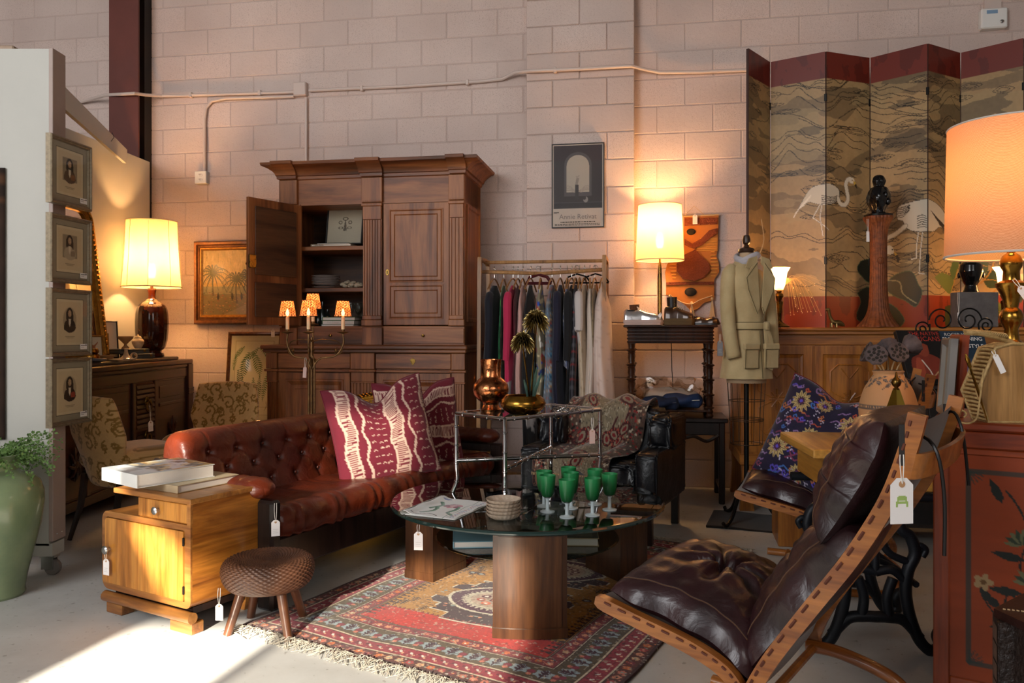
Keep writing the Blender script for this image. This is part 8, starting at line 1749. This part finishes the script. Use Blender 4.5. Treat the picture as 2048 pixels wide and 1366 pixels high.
def pyr(m, w0, w1, z0, z1): m.add([(sx * w0, sy * w0, z0) for sx, sy in ((-1, -1), (1, -1), (1, 1), (-1, 1))] + [(sx * w1, sy * w1, z1) for sx, sy in ((-1, -1), (1, -1), (1, 1), (-1, 1))], [(i, (i + 1) % 4, (i + 1) % 4 + 4, i + 4) for i in range(4)] + [(3, 2, 1, 0), (4, 5, 6, 7)]); return m
pyr(pyr(pyr(MB(), .056, .054, 0, .03), .05, .04, .03, .07), .04, .008, .07, .215).build('pyramid', plain('bright_brass', '#c9b050', .15, metal=1), ob_, 20)
MB().lathe([(.008, .213), (.012, .218), (.006, .222), (.014, .23), (.017, .24), (.014, .25), (.006, .258), (.003, .275), (0, .278)], 18).build('finial', 'old_brass', ob_)
bb = thing('bead_bowl', 'little bowl of black and white beads at the desk corner', 'bowl', (1.245, 2.86, DT)); MB().lathe([(.025, 0), (.04, .012), (.046, .03), (.042, .03), (.035, .014), (0, .008)], 24).build('dish', 'old_brass', bb); m = MB()
for k in range(46): a = rnd.uniform(0, 6.28); r = .036 * math.sqrt(rnd.random()); m.ball((r * math.cos(a), r * math.sin(a), .026 + rnd.uniform(0, .012)), .006, 7, 5)
o = m.build('beads', plain('bead_black', '#1a1a1c', .2, c2='#cfc8c0', vs=120), bb); o['kind'] = 'stuff'
pm = thing('fur_pompom', 'pale grey fluffy pompom between the bead bowl and the pot', 'pompom', (1.315, 2.865, DT)); m = MB(); rf = random.Random(2); MB().ball((0, 0, .034), .024, 14, 10).build('core', plain('fluff', '#a89c94', .95), pm)
for k in range(700): d = Vector((rf.gauss(0, 1), rf.gauss(0, 1), rf.gauss(.25, 1))).normalized(); p = Vector((0, 0, .035)); e = d.orthogonal().normalized() * .0009; q = p + d * rf.uniform(.03, .042); q.z = max(q.z, .001); m.add([p + d * .02 - e, p + d * .02 + e, q], [(0, 1, 2)])
o = m.build('fur', 'fluff', pm); o['kind'] = 'stuff'
cr = thing('wooden_crate', 'pale wooden crate behind the purple pillow', 'crate', (1.62, 4.42, 0), R(-12)); MB().bx(-.16, -.16, .0, .16, .16, .53, .004).build('box', 'oak_warm', cr); MB().bx(-.17, -.17, .53, .17, .17, .555, .004).build('lid', 'oak_warm_h', cr)
hw = thing('iron_handwheel', 'small black cast iron handwheel standing on the wooden crate', 'handwheel', (1.66, 4.36, .556), R(10)); MB().tube([(.075 * math.cos(a) * .8, 0, .078 + .07 * math.sin(a)) for a in [2 * math.pi * i / 28 for i in range(28)]], .008, 8, True).build('rim', 'cast_iron', hw); m = MB()
for k in range(5): a = k * 1.257; m.tube([(0, 0, .078), (.06 * math.cos(a), 0, .078 + .068 * math.sin(a))], .005, 6)
m.ball((0, 0, .078), .014, 10, 8).bx(-.03, -.02, 0, .03, .02, .01, .002); m.build('spokes', 'cast_iron', hw)
mt_ = Canvas(60, 40, 60, '#241d18', 2); mt_.shade(.5, 20, 14); dm_ = sheet('floor_mat', mt_, lambda u, v: (-.3 + .6 * u, .22 - .44 * v, .012 + .004 * np.sin(u * 9)), 'pile_print', None, thick=.01); place(dm_, (1.5, 4.82, 0), R(-20)); tag(dm_, 'small dark woven mat on the floor behind the sling chairs', 'mat')

# ---------------------------------------------------------------- painted red cabinet at the right edge
rc = thing('painted_cabinet', 'red-orange cabinet painted with flowers at the right edge', 'cabinet', (1.30, 2.47, 0), R(-33))
wood('red_paint_wood', '#a0451c', '#803212', 'z', 9, .36, .15); wood('red_paint_h', '#a0451c', '#803212', 'x', 9, .32, .25)
CWd, CDp, CHt = .82, .48, .88
MB().bx(0, .012, .07, CWd, CDp, CHt - .03).build('body', 'red_paint_wood', rc); MB().bx(-.012, -.014, CHt - .026, CWd + .012, CDp + .01, CHt, .006).bx(-.004, -.004, CHt - .08, CWd + .004, CDp, CHt - .026, .005).build('top', 'red_paint_h', rc)
for x in (0, CWd - .045): MB().bx(x, 0, 0, x + .045, .045, CHt - .08, .004).build('stile', 'red_paint_wood', rc)
for z0, z1 in ((.03, .1), (CHt - .1, CHt - .08)): MB().bx(.045, .002, z0, CWd - .045, .03, z1, .003).build('rail', 'red_paint_h', rc)
def folk():
    c = Canvas(73, 68, 200, '#983f18', 6); c.shade(.12, 6, 30); DGc, GD = '#1d211c', '#35402f'; [c.line([(o + 5, 5), (o + 32, 5), (o + 32, 63), (o + 5, 63), (o + 5, 5)], 1.2, '#2f3a34', .85) for o in (0, 36)]
    for x, y in ((5, 5), (68, 5), (5, 63), (68, 63)):
        for q in range(6): c.line([(x, y), (x + (4 if x < 30 else -4) * math.cos(q * .3), y + (4 if y < 30 else -4) * math.sin(q * .3))], .4, '#2f3a34', .8)
    def spray(fx):
        X = lambda x: (fx + (x - 36.5) * .72)
        c.curve([(X(36), 60), (X(35), 48), (X(38), 40), (X(34), 32), (X(37), 22), (X(33), 14), (X(29), 10)], .6, DGc); c.curve([(X(35), 46), (X(28), 48), (X(22), 44), (X(20), 38)], .5, DGc); c.curve([(X(37), 42), (X(34), 46), (X(29), 44), (X(30), 40), (X(32), 41)], .6, DGc)
        for x, y, L, a in ((36, 30, 9, 3.3), (37, 30, 10, -.5), (35, 40, 9, 3.2), (37, 40, 9, -.2), (34, 50, 8, 3.0), (36, 50, 8, .1), (28, 14, 8, -2.0), (40, 12, 8, -1.2), (24, 44, 5, -2.2), (22, 42, 5, .7)): c.leaf(X(x), y, L, 2.6, a, DGc)
        for x, y, s, cc in ((35, 24, 5, GD), (38, 35, 5, GD), (34, 55, 5.5, GD)):
            for q in range(9): a = math.pi + q * math.pi / 8; c.leaf(X(x), y + 1.5, s, 1.6, a, cc if q % 2 else '#6b6a4a')
        for x, y in ((44, 14), (21, 38), (52, 30)):
            for q in range(5): c.ell(X(x) + 1.6 * math.cos(q * 1.257), y + 1.4 * math.sin(q * 1.257), 1.2, .9, '#a88a62', rot=q * 1.257)
            c.ell(X(x), y, .8, .7, '#6b4a24')
    spray(20); spray(53); c.line([(36.5, 0), (36.5, 68)], 1, '#5a1f0c'); return c
FK = sheet('painted_door', folk(), lambda u, v: (.045 + u * (CWd - .09), .008 + 0 * u, CHt - .1 - v * (CHt - .2)), 'painted_wood', rc)
# on the cabinet: hexagonal basket bag, picture frames, big lamp, brass letter opener
def onR(px, py): return onz(px, py, CHt)
bk = thing('basket_bag', 'six-sided wood and wicker handbag with wrapped handle on the red cabinet', 'handbag', onR(2040, 846) + Vector((0, .05, .001)), R(-4)); plain('wicker_pale', '#c0a06a', .6, c2='#8f7040', vs=60, bs=.6, bscale=140); wood('bag_wood', '#b98a52', '#a0733e', 'z', 11, .4)
HX = [(-.085, 0), (.085, 0), (.125, .09), (.09, .215), (.02, .235), (-.02, .235), (-.065, .222), (-.118, .09)]
MB().prism(HX, -.046, -.04).prism(HX, .04, .046).build('side_panel', 'bag_wood', bk)
n = len(HX); m = MB()
for i in range(n):
    (xa, za), (xb, zb) = HX[i], HX[(i + 1) % n]; L = math.dist((xa, za), (xb, zb)); k_n = max(2, int(L / .012))
    for k in range(k_n): t = (k + .5) / k_n; x, z = xa + (xb - xa) * t, za + (zb - za) * t; m.tube([(x, -.04, z), (x * (1 + (.02 if k % 2 else .04)), 0, z + .002), (x, .04, z)], .0045, 5)
m.build('wicker_gusset', 'wicker_pale', bk)
for y in (-.047, .047): MB().tube([(x, y, z) for x, z in HX], .005, 6, True).build('rim_cane', 'wicker_pale', bk)
m = MB().tube(spline([(.0, -.02, .235), (-.03, -.02, .25), (-.09, -.03, .265), (-.145, -.03, .27)], 6), .009, 10)
for k in range(22): t = k / 21; m.tube([(-.145 + .12 * t, -.03 + .004 * t, .2705 - .012 * t * t - .001), (-.143 + .12 * t, -.03 + .004 * t, .2705 - .012 * t * t)], .0105, 8)
m.build('wrapped_handle', 'wicker_pale', bk)
price_tag('small white tag on the basket bag', bk.location + Vector((-.088, -.062, .215)), R(-8), .016, .06, .012, lean=R(-24), lines=False)
for k, (dx, dy, w, h, rzz, fm, lb) in enumerate(((-.13, .16, .2, .25, -112, 'steel', 'silver-edged picture frame standing on the red cabinet behind the basket bag'), (-.085, .185, .2, .262, -110, 'red_paint_wood', 'red-brown wooden frame standing behind the silver-edged one'))):
    c = Canvas(20, 25, 20, '#8a7a68'); picture('standing_frame', lb, 'picture frame', Vector((bk.location.x + dx + .03, bk.location.y + dy, CHt + .001)), R(rzz), w, h, [(0, 0), (0, -.02), (.006, -.026), (.02, -.024), (.03, -.012)], fm, c, .028, tilt=R(-4), glz=False)
lo_ = thing('letter_opener', 'brass pen-like letter opener propped against the basket bag', 'letter opener', bk.location + Vector((-.13, -.055, .0))); MB().tube([(.03, 0, .004), (.0, .0, .1), (-.022, 0, .165)], [.0015, .004, .003], 8).tube([(-.0215, 0, .165), (-.03, 0, .19), (-.035, 0, .205)], [.005, .006, .002], 8).build('blade', 'brass', lo_)
wsc = thing('wire_stand', 'pale wire stand with a curled foot on the red cabinet', 'stand', bk.location + Vector((-.15, -.09, 0))); MB().tube(spline([(.03, .02, .16), (.005, .0, .06), (-.008, -.01, .02), (-.03, -.01, .004), (-.055, 0, .008), (-.06, 0, .03), (-.045, 0, .04), (-.033, 0, .03), (-.04, 0, .02)], 6), .0028, 7).build('wire', 'wicker_pale', wsc)
bl_ = thing('brass_lamp', 'tall brass table lamp with large tweed drum shade at the right edge', 'lamp', Vector((1.635, 2.62, CHt + .001)))
MB().lathe([(.085, 0), (.088, .02), (.05, .04), (.03, .07), (.028, .18), (.03, .2), (.05, .215), (.052, .222), (.024, .245), (.02, .28), (.03, .3), (.036, .32), (.03, .34), (.02, .35), (.026, .385), (.045, .42), (.046, .43), (.026, .44), (.024, .47), (.032, .485), (.034, .5), (.026, .52), (.0125, .53), (.0125, .66), (.006, .67), (.006, .76)], 32).build('base', 'brass', bl_)
shade_mat('tweed_shade', '#b89a7c', '#c98a5a', .35)
def tweed():
    m_, nt, b = nodes('tweed'); nt.nodes.remove(b); out = nt.nodes['Material Output']; co = coords(nt, 'Object'); w = nn(nt, 'ShaderNodeTexWave', bands_direction='DIAGONAL'); w.inputs['Scale'].default_value = 130; w.inputs['Distortion'].default_value = 3; nt.links.new(co, w.inputs[0]); c_ = ramp(nt, w.outputs[1], [(.3, '#9a7c62'), (.6, '#c4aa90')])
    d = nn(nt, 'ShaderNodeBsdfDiffuse'); t = nn(nt, 'ShaderNodeBsdfTranslucent'); t.inputs[0].default_value = (.55, .27, .12, 1); mx = nn(nt, 'ShaderNodeMixShader'); mx.inputs[0].default_value = .28; nt.links.new(c_, d.inputs[0]); nt.links.new(d.outputs[0], mx.inputs[1]); nt.links.new(t.outputs[0], mx.inputs[2]); nt.links.new(mx.outputs[0], out.inputs[0])
tweed(); lampshade(bl_, .52, .945, .195, .186, 'tweed', 64, trim='pale_print')
MB().lathe([(0, .63), (.02, .635), (.032, .67), (.028, .71), (.012, .74), (0, .745)], 12).build('bulb', 'bulb_warm', bl_); lamp_light(bl_.location + Vector((0, 0, .8)), 6.5, .04)
price_tag('white price tag hanging on the stem of the big brass lamp', bl_.location + Vector((-.03, -.06, .44)), R(-10), .026, .05, .03, lean=R(-35))
# carved stool with a leather top in the bottom right corner
hs = thing('carved_stool', 'dark hexagonal carved stool with stitched leather top at the bottom right', 'stool', (1.42, 1.86, 0), R(8)); HR = .255
plain('stool_leather', '#3a1a12', .45, c2='#24100b', vs=14, bs=.3); plain('carved_dark', '#1d120e', .5, c2='#2c1d16', vs=60, bs=1.0, bscale=70, bdist=.008); plain('chip_carve', '#5d4334', .7); plain('stitch', '#b89a72', .8)
hexp = [(HR * math.cos(R(60 * k + 30)), HR * math.sin(R(60 * k + 30))) for k in range(6)]
MB().prism([(x * 1.02, y * 1.02) for x, y in hexp], .455, .475, axis='z').build('top', 'stool_leather', hs); MB().prism([(x * .97, y * .97) for x, y in hexp], .30, .456, axis='z').build('apron', 'carved_dark', hs)
m = MB()
for k in range(6):
    x, y = hexp[k]
    for j in range(24): t = .06 + .9 * j / 24; m.tube([(x * t, y * t, .4755), (x * (t + .022), y * (t + .022), .4765)], .0022, 4)
m.build('stitching', 'stitch', hs)
for k in range(6):
    x, y = hexp[k]; a = math.atan2(y, x); Mx = Matrix.Translation((x * .93, y * .93, 0)) @ Matrix.Rotation(a + math.pi / 2, 4, 'Z'); l = MB().bx(-.04, -.02, 0, .04, .02, .455, .004, M=Mx).build('leg', 'carved_dark', hs); m = MB()
    for j in range(9):
        z = .03 + j * .046
        for s in (-1, 1):
            for t in (-1, 1): m.add([(0, -.024, z + .021), (s * .028, -.021, z + .021), (s * .028, -.021, z + .021 + t * .02), (0, -.021, z + .021 + t * .02)], [(0, 1, 2), (0, 2, 3)], Mx)
    m.build('chip_carving', 'chip_carve', l, 10)
